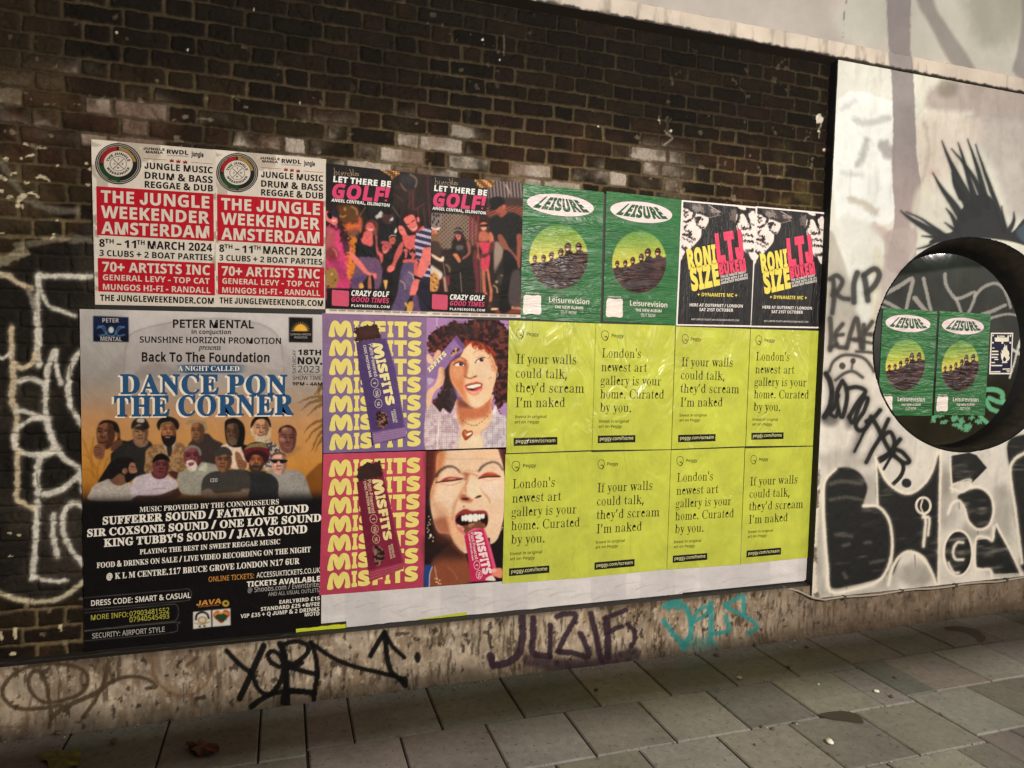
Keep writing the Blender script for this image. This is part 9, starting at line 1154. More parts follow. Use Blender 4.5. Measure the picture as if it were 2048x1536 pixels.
t = Text(YD - .0018); t.line(D1, 'DANCE PON', 'S', 365, 712, 1705, 716, 152, .02, .01).line(D1, 'THE CORNER', 'S', 315, 893, 1758, 879, 158, .02, .01); t.build('heading', ink((38, 78, 116)), DP)
t = Text(YD - .001)
t.line(D1, 'PETER MENTAL', 'R', 787, 180, 1437, 186, 62, .03).line(D1, 'in conjuction', 'R', 937, 230, 1253, 233, 32, .03, .03).line(D1, 'SUNSHINE HORIZON PROMOTION', 'R', 520, 300, 1655, 312, 47, .025).line(D1, 'presents', 'I', 990, 358, 1172, 361, 40, .015).line(D1, 'Back To The Foundation', 'R', 537, 452, 1562, 457, 70, .035, .02)
t.line(D1, '18TH', 'B', 1790, 400, 1978, 403, 42, .02).line(D1, 'NOV.', 'B', 1788, 474, 1986, 477, 54, .025).line(D1, '2023', 'R', 1790, 540, 1965, 543, 52).line(D1, 'SHOW TIME', 'R', 1748, 600, 1980, 602, 33).line(D1, '9PM - 4AM', 'B', 1748, 645, 1986, 649, 27, .01).quad(D1, 'SATURDAY', 'R', '1748 545 1748 362 1776 360 1776 545')
t.build('black_lettering', ink(BLACK), DP)
t = Text(YD - .001)
for s_, f_, x0, y0, x1, y1, h, b_ in (('MUSIC PROVIDED BY THE CONNOISSEURS', 'S', 520, 298, 1637, 234, 40, 0), ('SUFFERER SOUND / FATMAN SOUND', 'S', 222, 398, 1875, 297, 60, .025), ('SIR COXSONE SOUND / ONE LOVE SOUND', 'S', 98, 496, 1978, 371, 58, .025), ("KING TUBBY'S SOUND / JAVA SOUND", 'S', 232, 576, 1865, 463, 60, .025), ('PLAYING THE BEST IN SWEET REGGAE MUSIC', 'S', 520, 637, 1648, 553, 38, .01), ('FOOD & DRINKS ON SALE / LIVE VIDEO RECORDING ON THE NIGHT', 'S', 175, 747, 1893, 618, 42, .008), ('@ K L M CENTRE.117 BRUCE GROVE LONDON N17 6UR', 'S', 253, 840, 1803, 713, 46, .01), ('ACCESSUKTICKETS.CO.UK', 'R', 1458, 825, 1968, 783, 40, .012), ('TICKETS AVAILABLE', 'B', 1380, 899, 1968, 853, 42, .015), ('EARLYBIRD £15', 'B', 1642, 1036, 1966, 1004, 30, 0), ('STANDARD £25 +B/FEE', 'B', 1493, 1093, 1965, 1049, 30, 0), ('VIP £35 + Q JUMP & 2 DRINKS', 'B', 1330, 1150, 1963, 1091, 31, 0), ('MOTD', 'B', 1845, 1136, 1963, 1126, 30, 0), ('DRESS CODE: SMART & CASUAL', 'R', 130, 1051, 930, 985, 42, .02)):
    t.line(D2, s_, f_, x0, y0, x1, y1, h, b_)
t.line(D1, 'A NIGHT CALLED', 'S', 828, 527, 1320, 530, 38); t.build('white_lettering', ink((228, 220, 208)), DP)
t = Text(YD - .001); t.line(D2, '@ Shoobs.com / Eventbrite,', 'R', 1388, 945, 1968, 896, 40).line(D2, 'AND ALL USUAL OUTLETS.', 'R', 1552, 973, 1966, 939, 30).line(D2, 'SECURITY: AIRPORT STYLE', 'R', 138, 1313, 720, 1258, 40, .01).line(D1, 'PETER', 'B', 220, 140, 353, 141, 34).line(D1, 'MENTAL', 'B', 205, 287, 375, 291, 34).line(D1, 'SUNSHINE HORIZON', 'R', 1730, 243, 1895, 244, 15).line(D1, 'PROMOTION', 'R', 1760, 268, 1865, 269, 16).line(H2, 'CEO', 'B', 175, 1232, 300, 1226, 62, .01)
t.build('grey_lettering', ink((172, 168, 162)), DP)
t = Text(YD - .001); t.line(D2, 'MORE INFO:', 'R', 128, 1166, 427, 1138, 40, .01).line(D2, '07903481552', 'R', 438, 1136, 757, 1104, 40, .01).line(D2, '07940545493', 'R', 438, 1183, 757, 1151, 40, .01); t.build('yellow_lettering', ink((170, 166, 70)), DP)
t = Text(YD - .001); t.line(D2, 'ONLINE TICKETS:', 'R', 1073, 858, 1438, 829, 40, .012).line(D2, 'JAVA', 'B', 975, 1051, 1175, 1030, 38, .02, shear=.1).line(D2, 'NIGERIAN POWER', 'R', 992, 1064, 1160, 1048, 10); t.build('orange_lettering', ink((190, 130, 60)), DP)

# ---------------------------------------------------------------- backing sheets
YS = -0.0066
bs = empty('blank_sheet', (1.9, YS, .45)); tag(bs, 'long blank white paper strip below the purple red and lime posters', 'paper')
strip = Canvas(YS, 1.015, 4.07, 0.33, 0.72, 0.006, (206, 200, 198))
strip.c *= (0.93 + .12 * fbm(strip.x * .5, strip.z * 2, .1, 250, 4))[:, None]
for x in (690, 880, 985, 1182, 1280, 1400, 1470): strip.fill(PH, '%d 1000 %d 1000 %d 1300 %d 1300' % (x, x + 70, x + 70, x), (186, 182, 184), .5, 1, False)
for i in range(22):
    x = 670 + i * 43; y = 1215 - (x - 670) * .066 + (i * 37) % 30 - 12; strip.stroke(PH, '%d %d %d %d %d %d' % (x, y + 8, x + 22, y, x + 50, y - 2), 3, (168, 162, 160), .5, 1, w1=1)
skp = inpoly(strip, (640, 1100, 1630, 1050, 1623.5, 1160, 1312, 1193, 1000, 1226, 692, 1258, 691, 1243, 640, 1249))
shh = -0.0016 * fbm(strip.x * .5, strip.z * 1.6, .14, 251, 3)
strip.build('paper', painted('matt'), bs, shh, skp)
sc2 = sheet('paper_scrap', (592, 1258, 691, 1248, 692, 1260, 593, 1273), -0.0105, ink((190, 196, 50), 'flat'), wav=.002, seed=4); tag(sc2, 'small lime scrap sticking out below the corner of the dance poster', 'paper')
sc3 = sheet('paper_scrap', (838, 1238, 934, 1224, 934, 1231, 838, 1243), -0.0085, ink((176, 186, 60), 'flat'), wav=.0015, seed=6); tag(sc3, 'thin lime sliver under the middle of the blank white strip', 'paper')

# ---------------------------------------------------------------- two snack bar posters, each a lettered half and a portrait half
YM = -0.0092
CREAM = (222, 206, 116)
MPOLY = np.array([(0, 0), (.035, .42), (.1, .8), (.2, .98), (.31, 1.0), (.42, .9), (.5, .74), (.56, .88), (.67, 1), (.8, .99), (.92, .84), (.985, .45), (1, 0), (.765, 0), (.785, .34), (.765, .62), (.7, .36), (.62, .12), (.53, 0), (.46, 0), (.38, .12), (.3, .38), (.255, .66), (.24, .34), (.265, 0)])
def misfits(t, bl, br, tr, tl):
    """the rounded heavy word mark between four photo points"""
    bl, br, tr, tl = [np.asarray(v, float) for v in (bl, br, tr, tl)]
    k = len(t.p)
    def put(p): X = p[:, :1]; Y = p[:, 1:]; t.p.append((bl + (br - bl) * X) * (1 - Y) + (tl + (tr - tl) * X) * Y)
    put(smooth_closed(MPOLY, 2) * [.252, 1.0])
    for ch, a, b in (('I', .268, .327), ('S', .338, .482), ('F', .497, .612), ('I', .632, .694), ('T', .706, .842), ('S', .852, 1.0)):
        pl = string_polys(ch, 'B', .05)
        lo = min(p[:, 1].min() for p in pl); hi = max(p[:, 1].max() for p in pl)
        for p in pl: put(np.c_[a + (b - a) * p[:, 0], (p[:, 1] - lo) / (hi - lo)])
    t.marks.append((k, len(t.p)))
def rot_word(t, fr, s_, font, tl, tr, br, bl, bold): t.quad(fr, s_, font, '%f %f %f %f %f %f %f %f' % (*tl, *tr, *br, *bl), bold)
cm1 = (645, 626.7, 1019, 642, 1012, 897, 647.5, 907)
S1 = poster('snack_poster', 'purple snack bar poster with a laughing curly haired woman', cm1, YM, 'snack bar posters')
c = QC(YM, cm1, 0.0022, (124, 98, 142))
c.fill(M1, '0 0 1120 40 1120 1500 0 1530', lgrad(M1, 500, 60, (134, 106, 140), 500, 1500, (116, 96, 138)), 1, .6, False); c.c *= (.95 + .1 * fbm(c.x, c.z, .04, 260, 4))[:, None]
c.fill(M1, '1120 60 2050 100 2050 1480 1120 1490', (166, 126, 172), 1, .6, False); c.stroke(M1, '1230 70 1226 180', 10, (214, 190, 206), .8, .8, False)
HAIR = speck((44, 28, 30), (104, 50, 44), .016, .47, .64, 261, 3)
c.cur = 1
c.fill(W1a, '40 640 60 470 140 390 280 290 470 180 620 150 840 190 950 120 1120 60 1400 40 1570 80 1720 190 1850 330 1900 600 1900 1700 1800 1900 1700 1980 1620 2150 1550 2050 1480 1700 1300 1300 700 1300 560 1700 560 2140 440 2080 400 2100 320 2140 190 1990 200 1880 340 1650 420 1300 300 900 60 860', HAIR, 1, 1.2, rough=7, rs=5)
c.fill(W1a, '420 1200 560 1100 640 1536 720 1900 560 2130 420 2080 330 2130 200 1980 400 1536', (46, 36, 38), .85, 4); c.fill(W1a, '560 180 900 200 1100 300 1200 420 900 460 600 400', (50, 38, 36), .7, 10)
SKN = (232, 190, 150)
c.fill(W1b, '40 480 200 500 330 650 400 560 560 690 700 360 720 560 700 700 800 980 800 1500 30 1520', speck((226, 204, 206), (200, 172, 178), .02, .45, .6, 262), 1, 1.2); c.fill(W1b, '1400 960 1530 500 1640 690 1800 800 1800 1460 1250 1470 1250 1100', speck((222, 208, 212), (196, 180, 188), .02, .45, .6, 263), 1, 1.2)
gx = lambda s, ix: np.where(((np.sin(s.x[ix] * 620) > .62) | (np.sin(s.z[ix] * 620) > .62))[:, None], s.c[ix] * .8, s.c[ix])
c.fill(W1b, '40 500 330 660 560 700 760 980 800 1500 30 1520', gx, 1, 1); c.fill(W1b, '1500 700 1800 800 1800 1460 1250 1470 1260 1080 1400 980', gx, 1, 1); c.stroke(W1b, '300 840 290 1100 255 1500', 22, (244, 234, 220), .9, 1.5); c.stroke(W1b, '400 900 350 1400', 30, (170, 160, 160), .35, 4)
c.fill(W1b, '700 400 740 560 700 680 730 830 780 960 800 1500 1240 1480 1230 1100 1390 960 1480 720 1450 500 1440 260', (222, 178, 140), 1, 1.4); c.fill(W1b, '700 420 900 440 1040 540 1240 520 1420 330 1450 560 1300 800 1100 820 860 940 740 800', (186, 104, 68), .9, 6); c.fill(W1b, '740 330 860 400 1040 540 1000 560 740 520', (104, 60, 56), .8, 5); c.fill(W1b, '900 830 1100 830 1300 780 1380 900 1240 1060 900 1040', (230, 196, 152), .8, 8); c.fill(W1b, '780 1180 1240 1180 1240 1480 780 1500', (228, 204, 172), .9, 6)
c.fill(W1a, '900 650 1010 590 1130 640 1180 760 1300 740 1430 820 1520 1000 1560 1180 1560 1380 1500 1600 1420 1830 1290 1960 1130 2030 1000 1990 850 1850 700 1640 600 1500 545 1300 560 1100 640 980 780 900', SKN, 1, 1.2)
c.fill(W1a, '560 1060 720 960 880 1000 930 1120 890 1300 870 1420 860 1540 900 1700 960 1880 1000 1980 850 1850 700 1640 590 1480 545 1290', (204, 118, 74), .85, 6); c.fill(W1a, '860 1000 940 1060 930 1250 870 1360 850 1250', (150, 74, 46), .8, 5); c.fill(W1a, '600 1150 800 1130 870 1200 850 1350 760 1420 620 1350', (222, 160, 118), .7, 8); c.fill(W1a, '1430 860 1530 1030 1560 1200 1480 1180 1440 1000', (196, 110, 62), .7, 6)
c.fill(W1a, '930 700 1100 680 1160 900 1060 1100 1000 1300 960 1300 940 1000', (236, 206, 170), .6, 10); c.fill(W1a, '1100 1100 1450 1080 1480 1400 1300 1500 1120 1380', (226, 196, 166), .7, 10)
rs_ = np.random.RandomState(12)
for i in range(240):      # single curls catching the light
    x = rs_.uniform(60, 1830); y = rs_.uniform(150, 2000)
    if (x - 950) ** 2 / 480 ** 2 + (y - 1250) ** 2 / 750 ** 2 < 1: continue
    if (y > 1150 and x < 420) or ((x - 950) / 900) ** 2 + ((y - 900) / 860) ** 2 > 1: continue
    r_ = rs_.uniform(22, 44); a0 = rs_.uniform(0, 6.3); an = a0 + np.linspace(0, 3.6, 5)
    c.stroke(W1a, np.c_[x + r_ * np.cos(an), y + r_ * 1.2 * np.sin(an)], 11, [(128, 66, 52), (92, 48, 42), (26, 18, 20), (150, 84, 62), (30, 20, 22)][i % 5], .75, .9, w1=5)
FRG = speck((112, 40, 30), (180, 74, 44), .009, .45, .6, 264, 2)
c.fill(W1a, '860 640 960 560 1100 560 1300 640 1480 760 1560 960 1480 860 1340 800 1280 720 1180 770 1130 680 1060 740 1000 620 900 670', FRG, 1, 1.6, rough=5, rs=4)
for s_ in ('1060 600 1050 700 1100 740 1130 690', '1180 640 1190 740 1250 760 1300 720', '1300 700 1350 780 1420 820', '900 560 940 640 880 690', '1400 700 1500 800 1540 900'): c.stroke(W1a, s_, 26, (164, 62, 40), .9, 1.5, rough=2)
c.stroke(W1a, '640 1000 740 930 850 960 900 1010', 24, (140, 70, 46), .85, 2.5); c.stroke(W1a, '1060 850 1120 790 1200 780 1330 810', 18, (190, 140, 104), .8, 2.5)
c.fill(W1a, '640 1090 760 1050 860 1080 850 1110 770 1120 690 1120', (236, 226, 214), 1, 1); c.ell(W1a, 790, 1078, 44, 38, (44, 26, 24), 1, 1); c.stroke(W1a, '630 1095 700 1045 790 1030 880 1095', 18, (54, 28, 24), 1, 1); c.stroke(W1a, '640 1030 740 1000 850 1030', 10, (160, 90, 60), .8, 1.5); c.ell(W1a, 800, 1064, 9, 9, (240, 232, 224), .9, .6)
c.fill(W1a, '1110 1030 1180 970 1260 950 1300 960 1260 1010 1180 1030', (238, 228, 216), 1, 1); c.ell(W1a, 1240, 984, 46, 40, (44, 26, 24), 1, 1); c.stroke(W1a, '1100 1050 1150 985 1230 940 1320 935', 16, (50, 26, 22), 1, 1); c.stroke(W1a, '1130 940 1200 910 1290 900', 9, (180, 130, 96), .8, 1.5); c.ell(W1a, 1256, 972, 9, 9, (240, 232, 224), .9, .6)
c.stroke(W1a, '930 1100 900 1250 880 1330', 22, (176, 100, 66), .7, 4); c.stroke(W1a, '880 1340 920 1375 1000 1390 1070 1360 1130 1340', 24, (146, 66, 46), .95, 2); c.ell(W1a, 1000, 1310, 50, 36, (240, 206, 172), .8, 4); c.ell(W1a, 1090, 1355, 30, 12, (120, 54, 40), .9, 1.5)
c.fill(W1b, '870 70 960 20 1060 0 1140 -20 1250 20 1260 60 1230 180 1120 260 1020 260 930 190', (190, 86, 72), 1, 1.3); c.fill(W1b, '900 90 1000 50 1120 30 1240 40 1230 90 1130 160 1040 180 960 150', (60, 20, 22), 1, 1); c.fill(W1b, '910 90 1020 55 1130 35 1220 40 1220 80 1120 110 1040 130 940 120', (244, 234, 214), 1, 1); c.fill(W1b, '1060 170 1140 110 1240 80 1200 150 1120 190', (186, 66, 66), 1, 1.2); c.fill(W1b, '940 180 1040 190 1140 180 1220 130 1200 210 1110 260 1030 258', (228, 156, 134), 1, 1.6); c.stroke(W1b, '1000 268 1080 285 1180 250', 14, (190, 130, 100), .7, 2.5)
c.fill(W1b, '940 330 1160 360 1300 280 1260 460 1120 520 1000 480', (236, 206, 176), .7, 8); c.fill(W1a, '1540 1120 1590 1140 1580 1260 1550 1290', (226, 140, 96), 1, 1.5); c.stroke(W1a, '1590 1270 1605 1310 1580 1360', 12, (240, 220, 190), 1, .8)
for i in range(26):
    u = i / 25; x = 745 + 740 * u; y = 760 + 900 * u * (1 - u) + (-190) * u + 40 * math.sin(u * 3.1); c.ell(W1b, x, y - 20 + (60 if .2 < u < .6 else 20) * u, 12, 14, (110, 76, 44) if i % 2 else (190, 150, 96), 1, .7)
c.fill(W1b, '890 1275 830 1190 815 1110 850 1040 900 1040 950 1070 1010 1050 1050 1090 1040 1150 980 1210', (150, 66, 40), 1, 1); c.fill(W1b, '850 1110 880 1060 920 1090 900 1200', (204, 120, 84), .8, 2); c.fill(W1b, '915 1130 1010 1090 1015 1130 925 1175', (244, 232, 210), 1, 1)
c.cur = 2   # hand and the bar she holds up
c.fill(W1a, '695 445 890 715 780 850 560 1010 440 1200 340 1190 250 1400 140 1400 60 1400 40 1260 330 860', (140, 108, 158), 1, 1, False); c.fill(W1a, '640 530 700 450 890 715 820 760', (110, 76, 126), 1, .8, False); c.fill(W1a, '560 860 640 740 740 720 760 760 680 840 580 910', speck((70, 40, 34), (196, 150, 120), .012, .45, .6, 265), 1, 1); c.fill(W1a, '660 890 760 840 730 930 600 1000', (96, 62, 116), .8, 2)
c.fill(W1a, '180 940 240 800 290 765 345 800 330 870 220 990', (226, 170, 142), 1, 1.2); c.fill(W1a, '40 870 110 880 180 1000 170 1070 90 1060 40 1000', (230, 190, 162), 1, 1.2); c.fill(W1a, '300 1180 350 1140 410 1170 420 1290 430 1380 380 1536 200 1700 120 1950 40 2060 40 1700 200 1536 270 1380', (226, 182, 148), 1, 1.4); c.fill(W1a, '360 1160 420 1180 430 1380 330 1536 390 1380', (190, 126, 96), .7, 4); c.fill(W1a, '60 1380 190 1420 100 1536 50 1480', (190, 166, 192), 1, 1.4)
c.cur = 0
BARP = (84, 64, 110)
c.cur = 3
c.fill(M1, '375 340 420 330 560 310 695 297 790 620 893 1228 905 1320 890 1345 560 1415 540 1432 530 1290 480 1000 410 620', BARP, 1, .7, False); c.fill(M1, '540 1285 898 1228 905 1322 560 1412 540 1400', (132, 100, 142), 1, .7, False)
for k in range(4): c.stroke(M1, '%d %d %d %d' % (548, 1310 + k * 24, 900, 1246 + k * 24), 6, (168, 138, 172), .8, .6, False)
c.fill(M1, '530 1290 545 1280 562 1412 540 1432', (40, 26, 54), .9, 1, False); c.fill(M1, '375 340 440 330 620 1000 640 1240 560 1260 480 1000', (62, 44, 86), .45, 8); c.stroke(M1, '700 320 800 640 888 1220', 16, (120, 96, 146), .6, 3)
c.fill(M1, '372 190 420 175 470 160 520 165 560 150 600 160 620 220 640 296 560 308 372 332 380 290 362 240', (58, 34, 32), 1, .8, rough=3, rs=3); c.fill(M1, '420 200 560 180 600 260 440 280', (76, 46, 42), .7, 4)
c.fill(M1, '590 1090 640 1060 700 1100 720 1160 690 1230 620 1240 600 1180', speck((42, 24, 26), (150, 108, 92), .012, .48, .6, 266), 1, 1)
c.cur = 0
kp = None; pt = painted('flat'); c.photo(1, .5, .05)
c.build('paper', pt, S1, keep=kp, pid=0)
for i, nm, lb in ((1, 'portrait', 'curly haired woman laughing'), (2, 'portrait', 'hand holding a small purple bar'), (3, 'bar_picture', 'purple snack bar with its end unwrapped')):
    o = c.build(nm, pt, S1, keep=kp, pid=i); tag(o, lb)
def rows(t, fr, L, x0s, x1s, hl, hr, cut):
    for (yl, yr), xa, xb in zip(L, x0s, x1s): misfits(t, fr.pt(xa, yl), fr.pt(xb, yr), fr.pt(xb, yr - hr), fr.pt(xa, yl - hl))
t = Text(YM - .0007); rows(t, M1, [(278, 290), (478, 487), (677, 680), (875, 866), (1070, 1055), (1268, 1244), (1470, 1430)], [92, 96, 98, 99, 99, 99, 99], [1070, 1066, 1062, 1060, 1060, 1060, 1060], 168, 166, 0)
t.build('wordmark', ink(CREAM, 'flat'), S1)
cb_ = [o for o in children(S1) if o.name.startswith('bar_picture')][0]; cb_.location.y -= .0013
t = Text(YM - .0022); misfits(t, M1.pt(545, 350), M1.pt(700, 1010), M1.pt(790, 985), M1.pt(650, 335)); b_ = t.build('bar_wordmark', ink((226, 214, 150), 'flat'), cb_)
t = Text(YM - .0022); t.quad(M1, 'Plant-Powered', 'R', '550 352 606 690 572 700 510 360', .01).quad(M1, 'CHOC PROTEIN BAR', 'B', '480 366 545 703 520 708 452 372').quad(M1, 'CHOCOLATE', 'B', '790 1042 815 1180 795 1185 768 1046').quad(M1, 'CARAMEL', 'B', '765 1060 790 1180 770 1186 745 1066')
for (x, y), s_ in (((573, 766), 'V'), ((598, 871), '15G'), ((614, 982), '1G')):
    a_ = np.radians(np.arange(0, 361, 12)); o1 = np.c_[x + 40 * np.cos(a_), y + 48 * np.sin(a_)]; i1 = np.c_[x + 36 * np.cos(a_), y + 44 * np.sin(a_)]; t.p += [M1(o1[:-1]), M1(i1[:-1][::-1])]; w_ = 10 * len(s_); t.quad(M1, s_, 'B', [x + 12, y - w_, x + 18, y + w_, x - 12, y + w_ + 5, x - 18, y - w_ + 5])
t.build('bar_lettering', ink((214, 204, 190), 'flat'), cb_)
hc = [o for o in children(S1) if o.get('label', '').startswith('hand')][0]; hc.location.y -= .0005
t = Text(YM - .0014); t.quad(W1a, 'ISFITS', 'B', '55 1180 420 790 480 860 90 1260', .05); t.build('bar_wordmark', ink((226, 214, 160), 'flat'), hc)

cm2 = (647.5, 907, 1012, 897, 1003.5, 1159, 640, 1190)
S2 = poster('snack_poster', 'red snack bar poster with a grimacing woman biting a bar', cm2, YM, 'snack bar posters')
c = QC(YM, (647.5, 907, 1013, 895, 1004, 1162, 639, 1190), 0.0022, (178, 62, 84))
c.fill(M2, '0 60 1090 60 1060 1480 0 1536', lgrad(M2, 500, 80, (184, 72, 92), 500, 1480, (168, 60, 82)), 1, .6, False); c.c *= (.95 + .1 * fbm(c.x, c.z, .04, 270, 4))[:, None]
c.cur = 1
c.fill(W2a, '130 60 1800 0 1800 3000 80 3000', (30, 22, 24), 1, .6, False)
c.fill(W2a, '120 130 420 100 400 400 330 800 240 1000 150 900', (92, 38, 34), .9, 10); c.fill(W2a, '1560 40 1800 20 1800 900 1720 600 1660 260', (72, 32, 36), 1, 3)
c.fill(W2b, '260 900 420 760 700 560 900 760 960 900 1040 1380 200 1470 180 1200', (132, 72, 50), 1, 4); c.fill(W2b, '120 500 620 460 900 780 860 900 500 900 300 950 150 1000', (40, 26, 24), .8, 14); c.fill(W2b, '300 300 620 380 640 560 400 560 300 420', (104, 50, 40), .5, 12); c.stroke(W2b, '580 1080 680 1160 760 1300', 20, (170, 104, 76), .7, 3)
SK3 = (226, 192, 160)
c.fill(W2a, '400 150 800 100 1300 60 1560 60 1640 220 1700 420 1740 700 1740 1000 1720 1440 1600 1900 1440 2030 1400 1900 1000 2200 860 2180 700 2010 600 1830 380 1790 280 1560 220 1300 210 1000 260 800 330 600 330 380', SK3, 1, 1.6)
c.fill(W2a, '340 160 520 150 480 400 380 640 300 860 240 1100 220 1000 300 700', (190, 110, 64), .85, 8); c.fill(W2a, '230 1150 330 1500 500 1780 640 1850 560 1400 420 1240', (196, 140, 106), .7, 14); c.fill(W2b, '280 100 560 60 640 440 800 680 860 760 700 620 600 420 400 380 300 250', (150, 84, 58), .8, 8); c.fill(W2b, '560 60 700 60 760 300 900 420 900 640 700 480 620 260', (224, 168, 124), .8, 6); c.fill(W2a, '1100 60 1560 50 1640 220 1660 330 1500 280 1100 290', (230, 180, 140), .5, 10)
c.fill(W2a, '500 860 720 840 760 1050 640 1240 420 1100', (228, 200, 174), .7, 14); c.fill(W2a, '1230 760 1600 740 1680 1050 1400 1100', (226, 202, 184), .7, 14)
c.stroke(W2a, '340 300 700 290 1100 285 1600 300', 10, (176, 140, 110), .55, 1.5)
c.stroke(W2a, '330 640 400 540 520 460 640 440 760 490 810 560', 54, (56, 42, 44), .9, 3, rough=.8, rs=3, w1=24); c.stroke(W2a, '1210 530 1280 440 1400 370 1520 350 1620 400 1700 510', 40, (64, 48, 48), .9, 3, rough=.8, rs=3, w1=26)
c.stroke(W2a, '800 530 860 580 930 600 1060 590 1180 640', 26, (186, 110, 76), .8, 4); c.stroke(W2a, '950 510 1080 530 1180 540', 10, (180, 130, 96), .7, 2); c.fill(W2a, '900 560 1000 590 980 700 920 680', (150, 74, 52), .7, 5)
c.fill(W2a, '410 750 520 670 640 650 760 660 880 690 760 720 640 740 500 760', (140, 56, 48), .95, 2); c.fill(W2a, '560 690 680 670 740 690 620 710', (220, 150, 122), .8, 2); c.stroke(W2a, '330 770 440 750 600 735 760 715 870 690', 20, (48, 26, 26), 1, 1.2); c.stroke(W2a, '420 790 560 820 700 810 840 750', 12, (180, 120, 90), .8, 2); c.stroke(W2a, '320 700 350 760 400 770', 12, (100, 56, 44), .8, 1.5)
c.fill(W2a, '1200 680 1300 590 1440 555 1560 590 1640 640 1560 660 1400 650', (160, 60, 44), .95, 2); c.stroke(W2a, '1200 685 1320 660 1440 650 1640 645', 24, (44, 24, 24), 1, 1.2); c.fill(W2a, '1380 570 1480 560 1540 590 1440 590', (214, 116, 88), .8, 2); c.stroke(W2a, '1280 700 1420 730 1560 700', 10, (206, 150, 120), .8, 2)
c.stroke(W2a, '900 690 950 740 930 860 940 960', 26, (170, 94, 66), .8, 3); c.stroke(W2a, '940 700 990 720 960 800', 12, (150, 80, 56), .7, 2); c.stroke(W2a, '900 880 820 1020 740 1160 690 1300 670 1500', 40, (188, 124, 80), .75, 5); c.stroke(W2a, '1220 860 1300 980 1400 1090 1430 1180', 26, (170, 126, 80), .8, 3); c.stroke(W2a, '1440 1180 1520 1000', 14, (220, 190, 150), .6, 2)
c.fill(W2a, '1000 700 1200 720 1280 960 1260 1060 1080 1120 1000 980', (236, 206, 174), .7, 8); c.fill(W2a, '820 1040 900 1000 1010 1080 1080 1130 1000 1180 840 1140', (170, 96, 68), .9, 4); c.fill(W2a, '850 1090 930 1080 1010 1100 960 1130 870 1120', (60, 26, 24), 1, 2); c.fill(W2a, '1120 1090 1180 1040 1240 1030 1260 1050 1200 1080', (70, 30, 26), 1, 1.6); c.ell(W2a, 1080, 1010, 70, 50, (244, 218, 190), .7, 6); c.ell(W2a, 898, 1262, 14, 14, (70, 40, 34), .9, 1)
c.fill(W2a, '720 1536 740 1430 860 1330 950 1310 1060 1350 1200 1340 1340 1350 1390 1430 1390 1536 1360 1640 1300 1560 1160 1520 860 1520 760 1640', (140, 52, 48), 1, 2); c.fill(W2a, '730 1540 800 1440 940 1420 1200 1400 1340 1420 1390 1500 1380 1620 1300 1700 1000 1660 860 1660 760 1600', (34, 16, 18), 1, 1.6)
for x0, x1, y0, y1 in ((850, 900, 1455, 1560), (905, 975, 1440, 1560), (985, 1075, 1430, 1575), (1085, 1180, 1425, 1570), (1190, 1240, 1425, 1540), (1245, 1320, 1420, 1510)): c.fill(W2a, [(x0, y0), (x1, y0 - 4), (x1, y1 - 20), ((x0 + x1) / 2, y1), (x0, y1 - 18)], (236, 228, 216), 1, 1.2)
c.fill(W2b, '720 160 780 240 880 240 890 330 960 420 880 400 760 290', (206, 112, 104), .9, 3); c.fill(W2b, '1280 180 1330 200 1340 300 1290 260', (220, 130, 116), .8, 3)
for x, y in ((180, 30), (210, 95), (185, 150), (165, 210), (205, 190), (150, 270), (180, 310), (160, 350), (215, 420), (190, 470), (265, 535), (270, 460), (1660, 300), (1690, 260)): c.ell(W2b, x, y, 14, 16, (222, 200, 160), .9, 1)
c.ell(W2b, 218, 420, 22, 36, (236, 226, 206), 1, 1); c.fill(W2b, '90 1060 200 1020 270 1040 210 1200 180 1470 80 1470', (40, 62, 112), 1, 2); c.stroke(W2b, '250 1060 200 1220 190 1470', 18, (206, 200, 210), 1, 1.2); c.stroke(W2b, '300 1050 330 1220 360 1330', 18, (206, 160, 110), .9, 1.2)
for i in range(14): c.ell(W2b, 310 + (i * 37) % 130, 1300 + (i * 53) % 140, 14, 14, [(240, 220, 180), (140, 90, 50)][i % 2], .9, .8)
c.cur = 2
c.fill(W2b, '890 240 960 200 1060 150 1200 130 1280 180 1320 290 1180 340 960 420', (116, 70, 48), 1, 1.5, rough=3, rs=3); c.fill(W2b, '980 200 1060 160 1120 190 1020 260', (170, 116, 84), .8, 2)
c.fill(W2b, '905 430 990 330 1120 270 1290 280 1330 320 1440 640 1560 1090 1500 1340 1040 1370 990 900', (184, 40, 82), 1, 1, False); c.fill(W2b, '1290 280 1340 330 1450 660 1560 1090 1500 1100 1400 700', (214, 84, 118), 1, 1.5, False); c.fill(W2b, '960 400 1000 330 1120 270 1290 285 1180 300 1030 360', (220, 116, 140), .8, 2)
c.fill(W2b, '1450 1130 1540 1090 1680 1100 1680 1280 1560 1270 1470 1210', (222, 134, 110), 1, 1.5); c.fill(W2b, '1460 1120 1540 1100 1560 1150 1490 1170', (238, 180, 160), .9, 1.5); c.fill(W2b, '1340 1330 1400 1260 1480 1240 1540 1310 1530 1350', (226, 210, 196), 1, 1.5)
c.cur = 3
BARR = (122, 36, 58)
c.fill(M2, '372 380 500 350 652 314 700 520 855 1196 850 1268 520 1400 505 1404 490 1260 440 900', BARR, 1, .7, False); c.fill(M2, '500 1285 852 1200 852 1268 516 1400', (146, 54, 74), 1, .7, False)
for k in range(3): c.stroke(M2, '%d %d %d %d' % (512, 1310 + k * 28, 850, 1222 + k * 22), 6, (190, 104, 118), .8, .6, False)
c.fill(M2, '372 380 430 366 560 1000 580 1200 500 1260 440 900', (88, 22, 42), .5, 8); c.stroke(M2, '660 330 760 800 850 1190', 14, (160, 70, 90), .6, 3)
